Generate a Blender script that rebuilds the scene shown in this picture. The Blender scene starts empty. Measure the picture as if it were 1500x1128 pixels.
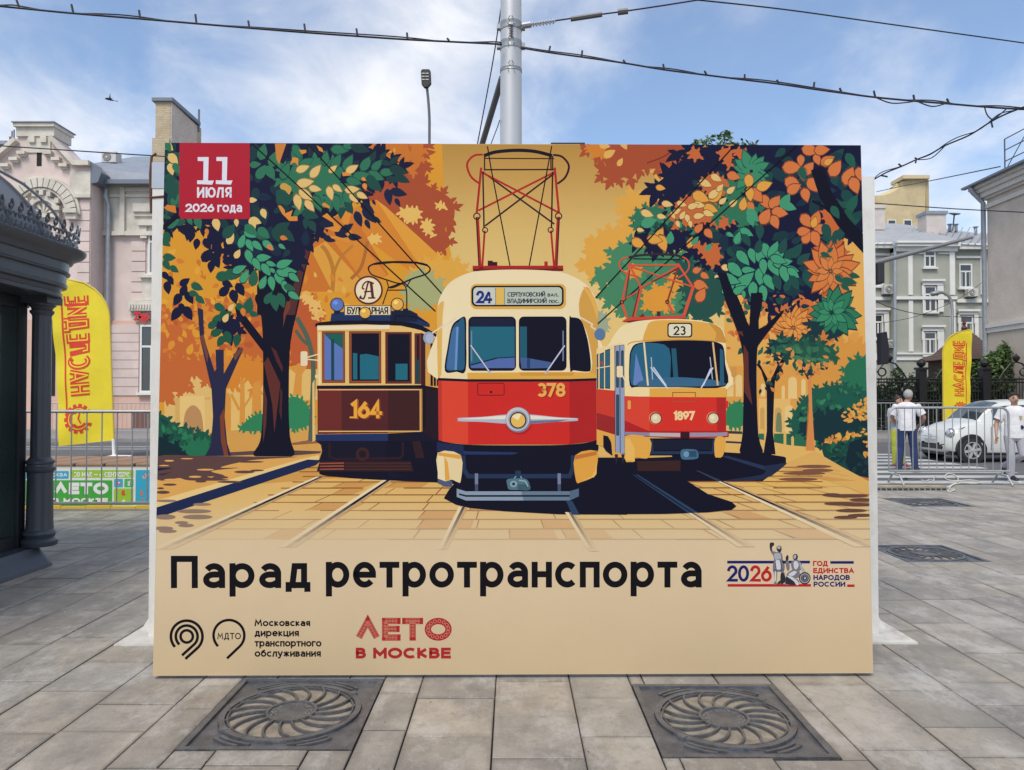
import bpy, bmesh, math, random
from mathutils import Vector, Matrix, geometry
R = math.radians
S = bpy.context.scene
COL = S.collection

# ---------------------------------------------------------------- camera, world, sun, exposure
F, CH = 1100.0, 1.53                      # focal length in photo pixels, eye height
PITCH = math.atan(21.0 / F)
cam_d = bpy.data.cameras.new('camera'); cam_d.sensor_width = 36; cam_d.lens = 36 * F / 1500
cam_d.clip_start = 0.05; cam_d.clip_end = 3000
cam = bpy.data.objects.new('camera', cam_d); COL.objects.link(cam)
cam.location = (0, 0, CH); cam.rotation_euler = (R(90) + PITCH, 0, 0)
S.camera = cam

SUN_EL, SUN_AZ = R(54), R(-160)           # azimuth measured from +Y towards +X: a hazy sun high behind the viewer, a little to the left
sun_dir = Vector((math.sin(SUN_AZ) * math.cos(SUN_EL), math.cos(SUN_AZ) * math.cos(SUN_EL), math.sin(SUN_EL)))
sun_d = bpy.data.lights.new('sun', 'SUN'); sun_d.energy = 2.0; sun_d.angle = R(24); sun_d.color = (1, .92, .80)
sun = bpy.data.objects.new('sun', sun_d); COL.objects.link(sun)
sun.rotation_euler = (-sun_dir).to_track_quat('-Z', 'Y').to_euler()

def build_world():
    w = bpy.data.worlds.new('World'); S.world = w; w.use_nodes = True
    nt = w.node_tree; nt.nodes.clear(); N = nt.nodes.new; L = nt.links.new
    out = N('ShaderNodeOutputWorld'); bg = N('ShaderNodeBackground'); L(bg.outputs[0], out.inputs[0])
    bg.inputs['Strength'].default_value = .1
    sky = N('ShaderNodeTexSky'); sky.sky_type = 'NISHITA'; sky.sun_disc = False
    sky.sun_elevation = SUN_EL; sky.sun_rotation = SUN_AZ; sky.air_density = 1.0; sky.dust_density = .6; sky.ozone_density = 2.0
    tc = N('ShaderNodeTexCoord'); sep = N('ShaderNodeSeparateXYZ'); L(tc.outputs['Generated'], sep.inputs[0])
    def math_(op, a, b=None, clamp=False):
        m = N('ShaderNodeMath'); m.operation = op; m.use_clamp = clamp
        for i, v in enumerate((a, b)):
            if v is None: continue
            if isinstance(v, (int, float)): m.inputs[i].default_value = v
            else: L(v, m.inputs[i])
        return m.outputs[0]
    zc = math_('ADD', math_('MAXIMUM', sep.outputs[2], 0.0), .30)
    px = math_('DIVIDE', sep.outputs[0], zc); py = math_('DIVIDE', sep.outputs[1], zc)
    cmb = N('ShaderNodeCombineXYZ'); L(px, cmb.inputs[0]); L(py, cmb.inputs[1])
    mp = N('ShaderNodeMapping'); L(cmb.outputs[0], mp.inputs[0])
    mp.inputs['Rotation'].default_value = (0, 0, R(-32)); mp.inputs['Scale'].default_value = (1.0, .8, 1); mp.inputs['Location'].default_value = CLOUD_AT
    n1 = N('ShaderNodeTexNoise'); n1.inputs['Scale'].default_value = 1.35; n1.inputs['Detail'].default_value = 7
    n1.inputs['Roughness'].default_value = .5; n1.inputs['Distortion'].default_value = .25; L(mp.outputs[0], n1.inputs['Vector'])
    n2 = N('ShaderNodeTexNoise'); n2.inputs['Scale'].default_value = 5.0; n2.inputs['Detail'].default_value = 10
    n2.inputs['Roughness'].default_value = .58; n2.inputs['Distortion'].default_value = .5; L(mp.outputs[0], n2.inputs['Vector'])
    m = math_('ADD', math_('MULTIPLY', n1.outputs[0], .78), math_('MULTIPLY', n2.outputs[0], .22))
    ramp = N('ShaderNodeValToRGB'); L(m, ramp.inputs[0])
    ramp.color_ramp.interpolation = 'EASE'
    e = ramp.color_ramp.elements; e[0].position = .405; e[0].color = (.10,) * 3 + (1,); e[1].position = .64; e[1].color = (1, 1, 1, 1)
    hz = math_('SUBTRACT', 1.0, math_('MULTIPLY', sep.outputs[2], 3.3), True)       # pale towards the skyline
    mask = math_('MAXIMUM', ramp.outputs[0], math_('MULTIPLY', hz, .55), True)
    shade = N('ShaderNodeMixRGB'); L(n2.outputs[0], shade.inputs[0])
    shade.inputs[1].default_value = (5.0, 5.2, 5.7, 1); shade.inputs[2].default_value = (7.6, 7.6, 7.7, 1)
    tint = N('ShaderNodeMixRGB'); tint.blend_type = 'MULTIPLY'; tint.inputs[0].default_value = 1; L(sky.outputs[0], tint.inputs[1])
    tint.inputs[2].default_value = SKY_TINT
    mix = N('ShaderNodeMixRGB'); L(mask, mix.inputs[0]); L(tint.outputs[0], mix.inputs[1]); L(shade.outputs[0], mix.inputs[2])
    L(mix.outputs[0], bg.inputs[0])
CLOUD_AT = (3.1, 1.7, 0)
SKY_TINT = (1.0, 1.12, 1.2, 1)
build_world()
S.view_settings.view_transform = 'Standard'; S.view_settings.look = 'None'; S.view_settings.gamma = 1
S.view_settings.exposure = 0.64

# ---------------------------------------------------------------- helpers
def ray(px, py):
    x = (px - 750) / F; z = -(py - 564) / F
    return Vector((x, math.cos(PITCH) - z * math.sin(PITCH), math.sin(PITCH) + z * math.cos(PITCH)))
def at(px, py, Y):                       # photo pixel + real distance -> point in the place
    d = ray(px, py); return Vector((0, 0, CH)) + d * (Y / d.y)
def ground(px, py, z=0):
    d = ray(px, py); return Vector((0, 0, CH)) + d * ((z - CH) / d.z)

def lin(c):
    return tuple((v / 255 / 12.92 if v / 255 <= .04045 else ((v / 255 + .055) / 1.055) ** 2.4) for v in c)

class MB:
    """collects shapes for one mesh"""
    def __init__(s): s.v = []; s.f = []; s.c = None
    def add(s, vs, fs):
        o = len(s.v); s.v += [tuple(v) for v in vs]; s.f += [tuple(i + o for i in f) for f in fs]
        return s
    def box(s, x0, x1, y0, y1, z0, z1, M=None):
        vs = [Vector((x, y, z)) for z in (z0, z1) for y in (y0, y1) for x in (x0, x1)]
        if M: vs = [M @ v for v in vs]
        return s.add(vs, [(0, 2, 3, 1), (4, 5, 7, 6), (0, 1, 5, 4), (2, 6, 7, 3), (0, 4, 6, 2), (1, 3, 7, 5)])
    def tube(s, pts, r, n=8, closed=False, cap=True):
        pts = [Vector(p) for p in pts]; k = len(pts)
        rs = r if isinstance(r, (list, tuple)) else [r] * k
        up = None; rings = []
        for i, p in enumerate(pts):
            if closed: t = pts[(i + 1) % k] - pts[i - 1]
            else: t = pts[min(i + 1, k - 1)] - pts[max(i - 1, 0)]
            t.normalize()
            if up is None:
                up = Vector((0, 0, 1)) if abs(t.z) < .9 else Vector((1, 0, 0))
            a = t.cross(up)
            if a.length < 1e-6: a = t.orthogonal()
            a.normalize(); b = a.cross(t).normalized(); up = b
            rings.append([p + (a * math.cos(2 * math.pi * j / n) + b * math.sin(2 * math.pi * j / n)) * rs[i] for j in range(n)])
        vs = [v for ring in rings for v in ring]; fs = []
        for i in range(k if closed else k - 1):
            A, B = i * n, ((i + 1) % k) * n
            for j in range(n):
                fs.append((A + j, A + (j + 1) % n, B + (j + 1) % n, B + j))
        if cap and not closed:
            fs.append(tuple(range(n))[::-1]); fs.append(tuple((k - 1) * n + j for j in range(n)))
        return s.add(vs, fs)
    def lathe(s, prof, n=20, M=None, seg=None):
        vs = []; fs = []; k = len(prof)
        for (r, z) in prof:
            for j in range(n):
                a = 2 * math.pi * j / n; rr = r * (seg(a) if seg else 1)
                vs.append(Vector((rr * math.cos(a), rr * math.sin(a), z)))
        if M: vs = [M @ v for v in vs]
        for i in range(k - 1):
            for j in range(n):
                fs.append((i * n + j, i * n + (j + 1) % n, (i + 1) * n + (j + 1) % n, (i + 1) * n + j))
        fs.append(tuple(range(n))[::-1]); fs.append(tuple((k - 1) * n + j for j in range(n)))
        return s.add(vs, fs)
    def prism(s, pts, axis, a, b):
        """2-D outline pts extruded along an axis ('x','y','z') from a to b"""
        n = len(pts)
        def P(p, t): return {'y': (p[0], t, p[1]), 'x': (t, p[0], p[1]), 'z': (p[0], p[1], t)}[axis]
        vs = [P(p, a) for p in pts] + [P(p, b) for p in pts]
        fs = [tuple(range(n)), tuple(range(2 * n - 1, n - 1, -1))] + [(i, i + n, (i + 1) % n + n, (i + 1) % n) for i in range(n)]
        return s.add(vs, fs)
    def build(s, name, mat, parent=None, smooth=False, bevel=0, loc=None):
        me = bpy.data.meshes.new(name); me.from_pydata(s.v, [], s.f); me.validate()
        bm = bmesh.new(); bm.from_mesh(me)
        bmesh.ops.recalc_face_normals(bm, faces=bm.faces)
        if bevel:
            es = [e for e in bm.edges if len(e.link_faces) == 2 and e.calc_face_angle(0) > .6]
            bmesh.ops.bevel(bm, geom=es, offset=bevel, segments=2, affect='EDGES', profile=.6, clamp_overlap=True)
        bm.to_mesh(me); bm.free()
        if smooth:
            me.polygons.foreach_set('use_smooth', [True] * len(me.polygons))
            try: me.set_sharp_from_angle(angle=R(40))
            except Exception: pass
        return link(name, me, mat, parent)

def link(name, me, mat=None, parent=None):
    o = bpy.data.objects.new(name, me); COL.objects.link(o)
    if mat: me.materials.append(mat)
    if parent: o.parent = parent
    return o
def tag(o, label=None, cat=None, group=None, kind=None):
    for k, v in (('label', label), ('category', cat), ('group', group), ('kind', kind)):
        if v: o[k] = v
    return o
def empty(name, loc, rz=0, label=None, cat=None, group=None):
    o = bpy.data.objects.new(name, None); COL.objects.link(o)
    o.location = loc; o.rotation_euler = (0, 0, rz); o.empty_display_size = .2
    return tag(o, label, cat, group)
def copy_tree(o, parent=None):
    c = o.copy(); COL.objects.link(c)
    if parent: c.parent = parent
    for ch in list(o.children): copy_tree(ch, c)
    return c
def arc(cx, cy, rx, ry, a0, a1, n=16):
    return [(cx + rx * math.cos(R(a0 + (a1 - a0) * i / n)), cy + ry * math.sin(R(a0 + (a1 - a0) * i / n))) for i in range(n + 1)]
def catmull(pts, closed=False, k=6):
    pts = [Vector(p) for p in pts]; n = len(pts); out = []
    for i in range(n if closed else n - 1):
        g = (lambda j: pts[j % n]) if closed else (lambda j: pts[max(0, min(n - 1, j))])
        p0, p1, p2, p3 = g(i - 1), g(i), g(i + 1), g(i + 2)
        for t in range(k):
            u = t / k
            out.append(.5 * ((2 * p1) + (p2 - p0) * u + (2 * p0 - 5 * p1 + 4 * p2 - p3) * u * u + (3 * p1 - p0 - 3 * p2 + p3) * u ** 3))
    if not closed: out.append(pts[-1])
    return out

# ---------------------------------------------------------------- materials
MATS = {}
def mat(name, color, rough=.6, metal=0, noise=0, scale=6, bump=0, bscale=40, spec=.5, stain=None, stain_amt=.4, stain_scale=2, stretch=(1, 1, 1)):
    """principled material; noise: brightness variation, stain: second colour in blotches, bump: fine relief"""
    if name in MATS: return MATS[name]
    m = bpy.data.materials.new(name); m.use_nodes = True; nt = m.node_tree; N = nt.nodes.new; L = nt.links.new
    b = nt.nodes['Principled BSDF']; b.inputs['Roughness'].default_value = rough; b.inputs['Metallic'].default_value = metal
    b.inputs['Specular IOR Level'].default_value = spec
    b.inputs['Base Color'].default_value = (*color, 1)
    tc = N('ShaderNodeTexCoord'); mp = N('ShaderNodeMapping'); mp.inputs['Scale'].default_value = stretch; L(tc.outputs['Object'], mp.inputs[0]); vec = mp.outputs[0]
    src = None
    if noise:
        n = N('ShaderNodeTexNoise'); n.inputs['Scale'].default_value = scale; n.inputs['Detail'].default_value = 6; n.inputs['Roughness'].default_value = .65; L(vec, n.inputs['Vector'])
        r = N('ShaderNodeMapRange'); r.inputs['From Min'].default_value = .3; r.inputs['From Max'].default_value = .7
        r.inputs['To Min'].default_value = 1 - noise; r.inputs['To Max'].default_value = 1 + noise; L(n.outputs[0], r.inputs[0])
        x = N('ShaderNodeMixRGB'); x.blend_type = 'MULTIPLY'; x.inputs[0].default_value = 1; x.inputs[1].default_value = (*color, 1); L(r.outputs[0], x.inputs[2])
        src = x.outputs[0]
    if stain:
        n = N('ShaderNodeTexNoise'); n.inputs['Scale'].default_value = stain_scale; n.inputs['Detail'].default_value = 7; n.inputs['Roughness'].default_value = .7; L(vec, n.inputs['Vector'])
        r = N('ShaderNodeMapRange'); r.inputs['From Min'].default_value = .5; r.inputs['From Max'].default_value = .72; r.inputs['To Max'].default_value = stain_amt; L(n.outputs[0], r.inputs[0])
        x = N('ShaderNodeMixRGB'); x.inputs[2].default_value = (*stain, 1); L(r.outputs[0], x.inputs[0])
        if src: L(src, x.inputs[1])
        else: x.inputs[1].default_value = (*color, 1)
        src = x.outputs[0]
    if src: L(src, b.inputs['Base Color'])
    if bump:
        n = N('ShaderNodeTexNoise'); n.inputs['Scale'].default_value = bscale; n.inputs['Detail'].default_value = 5; L(vec, n.inputs['Vector'])
        bp = N('ShaderNodeBump'); bp.inputs['Strength'].default_value = bump; bp.inputs['Distance'].default_value = .02; L(n.outputs[0], bp.inputs['Height']); L(bp.outputs[0], b.inputs['Normal'])
    MATS[name] = m; return m
def attr_mat(name, rough=.6, spec=.4, noise=0, scale=30, bump=0, bscale=60):
    """colour read from the mesh's own per-face colours (tiles, leaves, printed inks)"""
    if name in MATS: return MATS[name]
    m = bpy.data.materials.new(name); m.use_nodes = True; nt = m.node_tree; N = nt.nodes.new; L = nt.links.new
    b = nt.nodes['Principled BSDF']; b.inputs['Roughness'].default_value = rough; b.inputs['Specular IOR Level'].default_value = spec
    a = N('ShaderNodeAttribute'); a.attribute_name = 'ink'; src = a.outputs['Color']
    tc = N('ShaderNodeTexCoord')
    if noise:
        n = N('ShaderNodeTexNoise'); n.inputs['Scale'].default_value = scale; n.inputs['Detail'].default_value = 8; n.inputs['Roughness'].default_value = .7; L(tc.outputs['Object'], n.inputs['Vector'])
        r = N('ShaderNodeMapRange'); r.inputs['From Min'].default_value = .3; r.inputs['From Max'].default_value = .7
        r.inputs['To Min'].default_value = 1 - noise; r.inputs['To Max'].default_value = 1 + noise; L(n.outputs[0], r.inputs[0])
        x = N('ShaderNodeMixRGB'); x.blend_type = 'MULTIPLY'; x.inputs[0].default_value = 1; L(src, x.inputs[1]); L(r.outputs[0], x.inputs[2]); src = x.outputs[0]
    L(src, b.inputs['Base Color'])
    if bump:
        n = N('ShaderNodeTexNoise'); n.inputs['Scale'].default_value = bscale; n.inputs['Detail'].default_value = 4; L(tc.outputs['Object'], n.inputs['Vector'])
        bp = N('ShaderNodeBump'); bp.inputs['Strength'].default_value = bump; bp.inputs['Distance'].default_value = .01; L(n.outputs[0], bp.inputs['Height']); L(bp.outputs[0], b.inputs['Normal'])
    MATS[name] = m; return m
def glass(name, color=(.02, .03, .035), alpha=.5, rough=.03):
    if name in MATS: return MATS[name]
    m = bpy.data.materials.new(name); m.use_nodes = True
    b = m.node_tree.nodes['Principled BSDF']; b.inputs['Base Color'].default_value = (*color, 1)
    b.inputs['Roughness'].default_value = rough; b.inputs['Alpha'].default_value = alpha; b.inputs['Specular IOR Level'].default_value = .7
    MATS[name] = m; return m
def ink_attr(me, cols):
    a = me.color_attributes.new('ink', 'FLOAT_COLOR', 'POINT')
    a.data.foreach_set('color', [x for c in cols for x in (c[0], c[1], c[2], 1)])

# ---------------------------------------------------------------- stroke lettering (own letter shapes: a geometric sans)
A = arc
def _o(cx, cy, rx, ry): return ('c', [(cx + rx * math.cos(2 * math.pi * i / 28), cy + ry * math.sin(2 * math.pi * i / 28)) for i in range(28)])
GL = {   # name: (advance width, strokes); cap height 1, x-height lowercase handled through lower()
 'А': (.74, [[(0, 0), (.37, 1), (.74, 0)], [(.15, .3), (.59, .3)]]),
 'Б': (.6, [[(.58, 1), (0, 1), (0, 0), (.32, 0)] + A(.32, .3, .28, .3, -90, 90)[1:] + [(0, .6)]]),
 'В': (.6, [[(0, .54), (0, 1), (.3, 1)] + A(.3, .77, .24, .23, 90, -90)[1:] + [(0, .54)], [(0, .54), (.32, .54)] + A(.32, .27, .28, .27, 90, -90)[1:] + [(0, 0), (0, .54)]]),
 'Г': (.5, [[(0, 0), (0, 1), (.52, 1)]]),
 'Д': (.8, [[(.16, .0), (.26, 1), (.66, 1), (.66, 0)], [(.0, -.2), (.0, 0), (.8, 0), (.8, -.2)]]),
 'Е': (.52, [[(.54, 1), (0, 1), (0, 0), (.54, 0)], [(0, .52), (.5, .52)]]),
 'Ё': (.52, [[(.54, 1), (0, 1), (0, 0), (.54, 0)], [(0, .52), (.5, .52)]]),
 'Ж': (1.0, [[(.5, 0), (.5, 1)], [(0, 1), (.42, .52), (0, 0)], [(1, 1), (.58, .52), (1, 0)]]),
 'З': (.56, [A(.26, .76, .27, .24, 150, -90) + A(.27, .26, .29, .27, 90, -150)[1:]]),
 'И': (.68, [[(0, 1), (0, 0)], [(0, .08), (.68, .92)], [(.68, 0), (.68, 1)]]),
 'Й': (.68, [[(0, 1), (0, 0)], [(0, .08), (.68, .92)], [(.68, 0), (.68, 1)], A(.34, 1.28, .16, .12, 180, 360, 8)]),
 'К': (.6, [[(0, 0), (0, 1)], [(.58, 1), (.06, .48), (.62, 0)]]),
 'Л': (.68, [[(0, 0), (.2, .98), (.66, .98), (.66, 0)]]),
 'М': (.84, [[(0, 0), (0, 1)], [(0, .95), (.42, .3), (.84, .95)], [(.84, 1), (.84, 0)]]),
 'Н': (.66, [[(0, 0), (0, 1)], [(.66, 0), (.66, 1)], [(0, .52), (.66, .52)]]),
 'О': (.86, [_o(.43, .5, .45, .5)]),
 'П': (.64, [[(0, 0), (0, 1), (.64, 1), (.64, 0)]]),
 'Р': (.58, [[(0, 0), (0, 1), (.3, 1)] + A(.3, .71, .28, .29, 90, -90)[1:] + [(0, .42)]]),
 'С': (.76, [A(.44, .5, .44, .5, 48, 312, 22)]),
 'Т': (.64, [[(0, 1), (.64, 1)], [(.32, 0), (.32, 1)]]),
 'У': (.64, [[(0, 1), (.34, .36)], [(.66, 1), (.24, 0), (.08, 0)]]),
 'Х': (.64, [[(0, 0), (.64, 1)], [(0, 1), (.3, .53)], [(.34, .47), (.64, 0)]]),
 'Ц': (.74, [[(0, 1), (0, 0), (.78, 0), (.78, -.2)], [(.64, 0), (.64, 1)]]),
 'Ы': (.84, [[(0, 1), (0, 0), (.3, 0)] + A(.3, .29, .26, .29, -90, 90)[1:] + [(0, .58)], [(.84, 0), (.84, 1)]]),
 'Ь': (.56, [[(0, 1), (0, 0), (.3, 0)] + A(.3, .29, .28, .29, -90, 90)[1:] + [(0, .58)]]),
 'Ю': (1.0, [[(0, 0), (0, 1)], [(0, .5), (.24, .5)], _o(.64, .5, .4, .5)]),
 'Я': (.58, [[(.58, 0), (.58, 1), (.28, 1)] + A(.28, .71, .28, .29, 90, 270)[1:] + [(.58, .42)], [(.3, .42), (0, 0)]]),
 'Λ': (.78, [[(0, 0), (.39, 1), (.78, 0)]]),
 '0': (.64, [_o(.32, .5, .32, .5)]),
 '1': (.34, [[(0, .78), (.3, 1), (.3, 0)]]),
 '2': (.6, [A(.3, .7, .29, .3, 165, -30, 14) + [(.02, 0.0), (.62, 0.0)]]),
 '3': (.58, [A(.27, .75, .27, .25, 150, -90) + A(.28, .26, .3, .27, 90, -150)[1:]]),
 '4': (.64, [[(.46, 0), (.46, 1), (0, .24), (.64, .24)]]),
 '5': (.58, [[(.54, 1), (.08, 1), (.03, .58)] + A(.27, .32, .3, .32, 120, -140, 14)]),
 '6': (.62, [_o(.31, .32, .31, .32), [(.48, 1), (.06, .46)]]),
 '7': (.58, [[(0, 1), (.58, 1), (.18, 0)]]),
 '8': (.6, [_o(.3, .75, .26, .25), _o(.3, .26, .3, .27)]),
 '9': (.62, [_o(.31, .68, .31, .32), [(.14, 0), (.56, .54)]]),
 '.': (.14, [[(.0, .05), (.14, .05)]]), '—': (.9, [[(0, .45), (.9, .45)]]), '-': (.4, [[(0, .45), (.4, .45)]]),
 # lowercase drawn at cap scale (1 = x-height) where the shape differs
 'а': (.72, [A(.36, .62, .34, .38, 150, 0, 10) + [(.7, 0)], [(.7, .56), (.34, .56)] + A(.34, .28, .32, .28, 90, 300, 12)[1:] + [(.7, .16)]]),
 'б': (.8, [_o(.4, .48, .4, .48), A(.5, .5, .5, .85, 180, 110, 8) + [(.7, 1.42)]]),
 'е': (.82, [[(.03, .5), (.8, .5)] + A(.41, .5, .4, .5, 0, 320, 24)[1:]]),
 'р': (.82, [[(0, -.45), (0, 1)], _o(.41, .5, .4, .5)]),
 'с': (.72, [A(.42, .5, .42, .5, 46, 314, 22)]),
 'у': (.7, [[(0, 1), (.36, .04)], [(.72, 1), (.3, -.28), (.22, -.42), (.04, -.42)]]),
 'о': (.86, [_o(.43, .5, .43, .5)]),
 'М~': (.9, [[(0, 0), (.12, 1), (.44, .3), (.78, 1), (.9, 0)]]),
}
XH = .72
def layout(text, gap=.3, space=.5):
    """-> strokes [(closed, pts)], total width; cap height 1"""
    x = 0; out = []; toks = []; i = 0
    while i < len(text):
        if i + 1 < len(text) and text[i + 1] == '~': toks.append(text[i:i + 2]); i += 2
        else: toks.append(text[i]); i += 1
    for ch in toks:
        if ch == ' ': x += space; continue
        k = 1.0; g = ch
        if ch not in GL or ch in 'аберсуо':
            if ch in GL: k = XH
            else: g = ch.upper(); k = XH
        elif ch.lower() == ch and ch.isalpha(): k = XH
        adv, st = GL[g]
        for sk in st:
            closed = isinstance(sk, tuple); pts = sk[1] if closed else sk
            out.append((closed, [(x + p[0] * k, p[1] * k) for p in pts]))
        x += adv * k + gap * (1 if k == 1 else .92)
    return out, x - gap
def ribbon(pts, w, closed=False):
    """mitred strip along a 2-D polyline -> (left points, right points)"""
    n = len(pts); Lp = []; Rp = []
    for i in range(n):
        if closed: a, b = pts[i - 1], pts[(i + 1) % n]
        else: a, b = pts[max(i - 1, 0)], pts[min(i + 1, n - 1)]
        p = pts[i]
        def nrm(u, v):
            dx, dy = v[0] - u[0], v[1] - u[1]; l = math.hypot(dx, dy) or 1e-9; return (-dy / l, dx / l)
        n1 = nrm(a, p) if a != p else nrm(p, b); n2 = nrm(p, b) if b != p else n1
        mx, my = n1[0] + n2[0], n1[1] + n2[1]; l2 = mx * mx + my * my
        if l2 < .25: mx, my, k = n2[0], n2[1], 1.0
        else: k = 2 / l2
        k = min(k, 2.2 / max(1e-6, math.sqrt(l2))) if l2 >= .25 else k
        Lp.append((p[0] + mx * k * w / 2, p[1] + my * k * w / 2)); Rp.append((p[0] - mx * k * w / 2, p[1] - my * k * w / 2))
    return Lp, Rp

class Print:
    """flat inks laid on a surface in layers; to3(x, y, h) turns drawing coordinates into a point h above the surface"""
    DZ = .000012
    def __init__(s, to3, clip=None): s.items = []; s.to3 = to3; s.clip = clip; s.cur = 'main'; s.base = 0
    def _push(s, verts, faces, cols):
        if not verts: return
        xs = [v[0] for v in verts]; ys = [v[1] for v in verts]; bb = (min(xs), max(xs), min(ys), max(ys))
        lay = s.base
        for it in s.items:
            b = it[0]
            if it[1] > lay - 1 and b[0] < bb[1] and b[1] > bb[0] and b[2] < bb[3] and b[3] > bb[2]: lay = max(lay, it[1] + 1)
        s.items.append((bb, lay, verts, faces, cols, s.cur))
    def poly(s, pts, col):
        pts = [tuple(p[:2]) for p in pts]
        if s.clip:
            x0, x1, y0, y1 = s.clip
            for ax, lim, sg in ((0, x0, 1), (0, x1, -1), (1, y0, 1), (1, y1, -1)):
                q = []
                for i in range(len(pts)):
                    a, b = pts[i - 1], pts[i]; ia, ib = (a[ax] - lim) * sg >= 0, (b[ax] - lim) * sg >= 0
                    if ia != ib:
                        t = (lim - a[ax]) / (b[ax] - a[ax]); q.append((a[0] + (b[0] - a[0]) * t, a[1] + (b[1] - a[1]) * t))
                    if ib: q.append(b)
                pts = q
                if len(pts) < 3: return
        clean = [p for i, p in enumerate(pts) if math.dist(p, pts[i - 1]) > 1e-4]
        if len(clean) < 3: return
        tris = geometry.tessellate_polygon([[Vector((p[0], p[1], 0)) for p in clean]])
        s._push(clean, [tuple(t) for t in tris], [col] * len(clean))
    def grad(s, x0, x1, rows):
        """vertical colour run: rows = [(y, colour), ...]"""
        v = []; c = []; f = []
        for (y, col) in rows: v += [(x0, y), (x1, y)]; c += [col, col]
        for i in range(len(rows) - 1): f.append((2 * i, 2 * i + 1, 2 * i + 3, 2 * i + 2))
        s._push(v, f, c)
    def stroke(s, pts, w, col, closed=False):
        Lp, Rp = ribbon([tuple(p[:2]) for p in pts], w, closed); n = len(Lp)
        v = Lp + Rp; f = [(i, (i + 1) % n, n + (i + 1) % n, n + i) for i in range(n if closed else n - 1)]
        if s.clip:
            x0, x1, y0, y1 = s.clip
            if any(p[0] < x0 or p[0] > x1 or p[1] < y0 or p[1] > y1 for p in v):
                for a in f: s.poly([v[i] for i in a], col)
                return
        s._push(v, f, [col] * len(v))
    def ell(s, cx, cy, rx, ry, col, n=28):
        s.poly([(cx + rx * math.cos(2 * math.pi * i / n), cy + ry * math.sin(2 * math.pi * i / n)) for i in range(n)], col)
    def ring(s, cx, cy, r, w, col, n=32):
        s.stroke([(cx + r * math.cos(2 * math.pi * i / n), cy + r * math.sin(2 * math.pi * i / n)) for i in range(n)], w, col, True)
    def text(s, t, x0, x1, ybase, cap, w, col, gap=.3, space=.5, M=None):
        """lettering whose ink spans x0..x1 on the base line ybase (y grows downwards), capitals cap high, strokes w wide"""
        st, tw = layout(t, gap, space)
        h = cap - w; k = (x1 - x0 - w) / tw
        for closed, pts in st:
            q = [(x0 + w / 2 + p[0] * k, ybase - w / 2 - p[1] * h) for p in pts]
            if not closed and len(q) > 1:      # square ends reach the same edges as the bowls
                def ext(a, b):
                    l = math.dist(a, b) or 1; return (b[0] + (b[0] - a[0]) / l * w / 2, b[1] + (b[1] - a[1]) / l * w / 2)
                vert0 = abs(q[0][0] - q[1][0]) < .35 * abs(q[0][1] - q[1][1]); vert1 = abs(q[-1][0] - q[-2][0]) < .35 * abs(q[-1][1] - q[-2][1])
                hor0 = abs(q[0][1] - q[1][1]) < 1e-6; hor1 = abs(q[-1][1] - q[-2][1]) < 1e-6
                if vert0 or hor0: q[0] = ext(q[1], q[0])
                if vert1 or hor1: q[-1] = ext(q[-2], q[-1])
            if M: q = [M(p) for p in q]
            s.stroke(q, w, col, closed)
    def build(s, names, mat, parents):
        """one mesh per ink group; names[group] = object name, parents[group] = parent object"""
        out = {}
        for g in names:
            V = []; Fc = []; C = []
            for bb, lay, v, f, c, cur in s.items:
                if cur != g: continue
                o = len(V); V += [s.to3(p[0], p[1], (lay + 1) * s.DZ) for p in v]; Fc += [tuple(i + o for i in a) for a in f]; C += c
            if not V: continue
            me = bpy.data.meshes.new(names[g]); me.from_pydata(V, [], Fc); ink_attr(me, C)
            par = parents[g]
            if isinstance(par, str): par = out[par]
            out[g] = link(names[g], me, mat, par)
        return out
# ================================================================ the setting: ground, paving, road, buildings
rs = random.Random(3)
g = MB(); g.box(-150, 150, -60, 300, -.6, -.06)
tag(g.build('ground', mat('soil', (.16, .155, .15), .9, noise=.2, scale=.5)), kind='structure')
JOINT = mat('paving_joint', (.075, .07, .066), .95)
b = MB(); b.box(-16, 16, -3, 13.3, -.05, -.03)
tag(b.build('paving_bed', JOINT), kind='structure')
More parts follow.
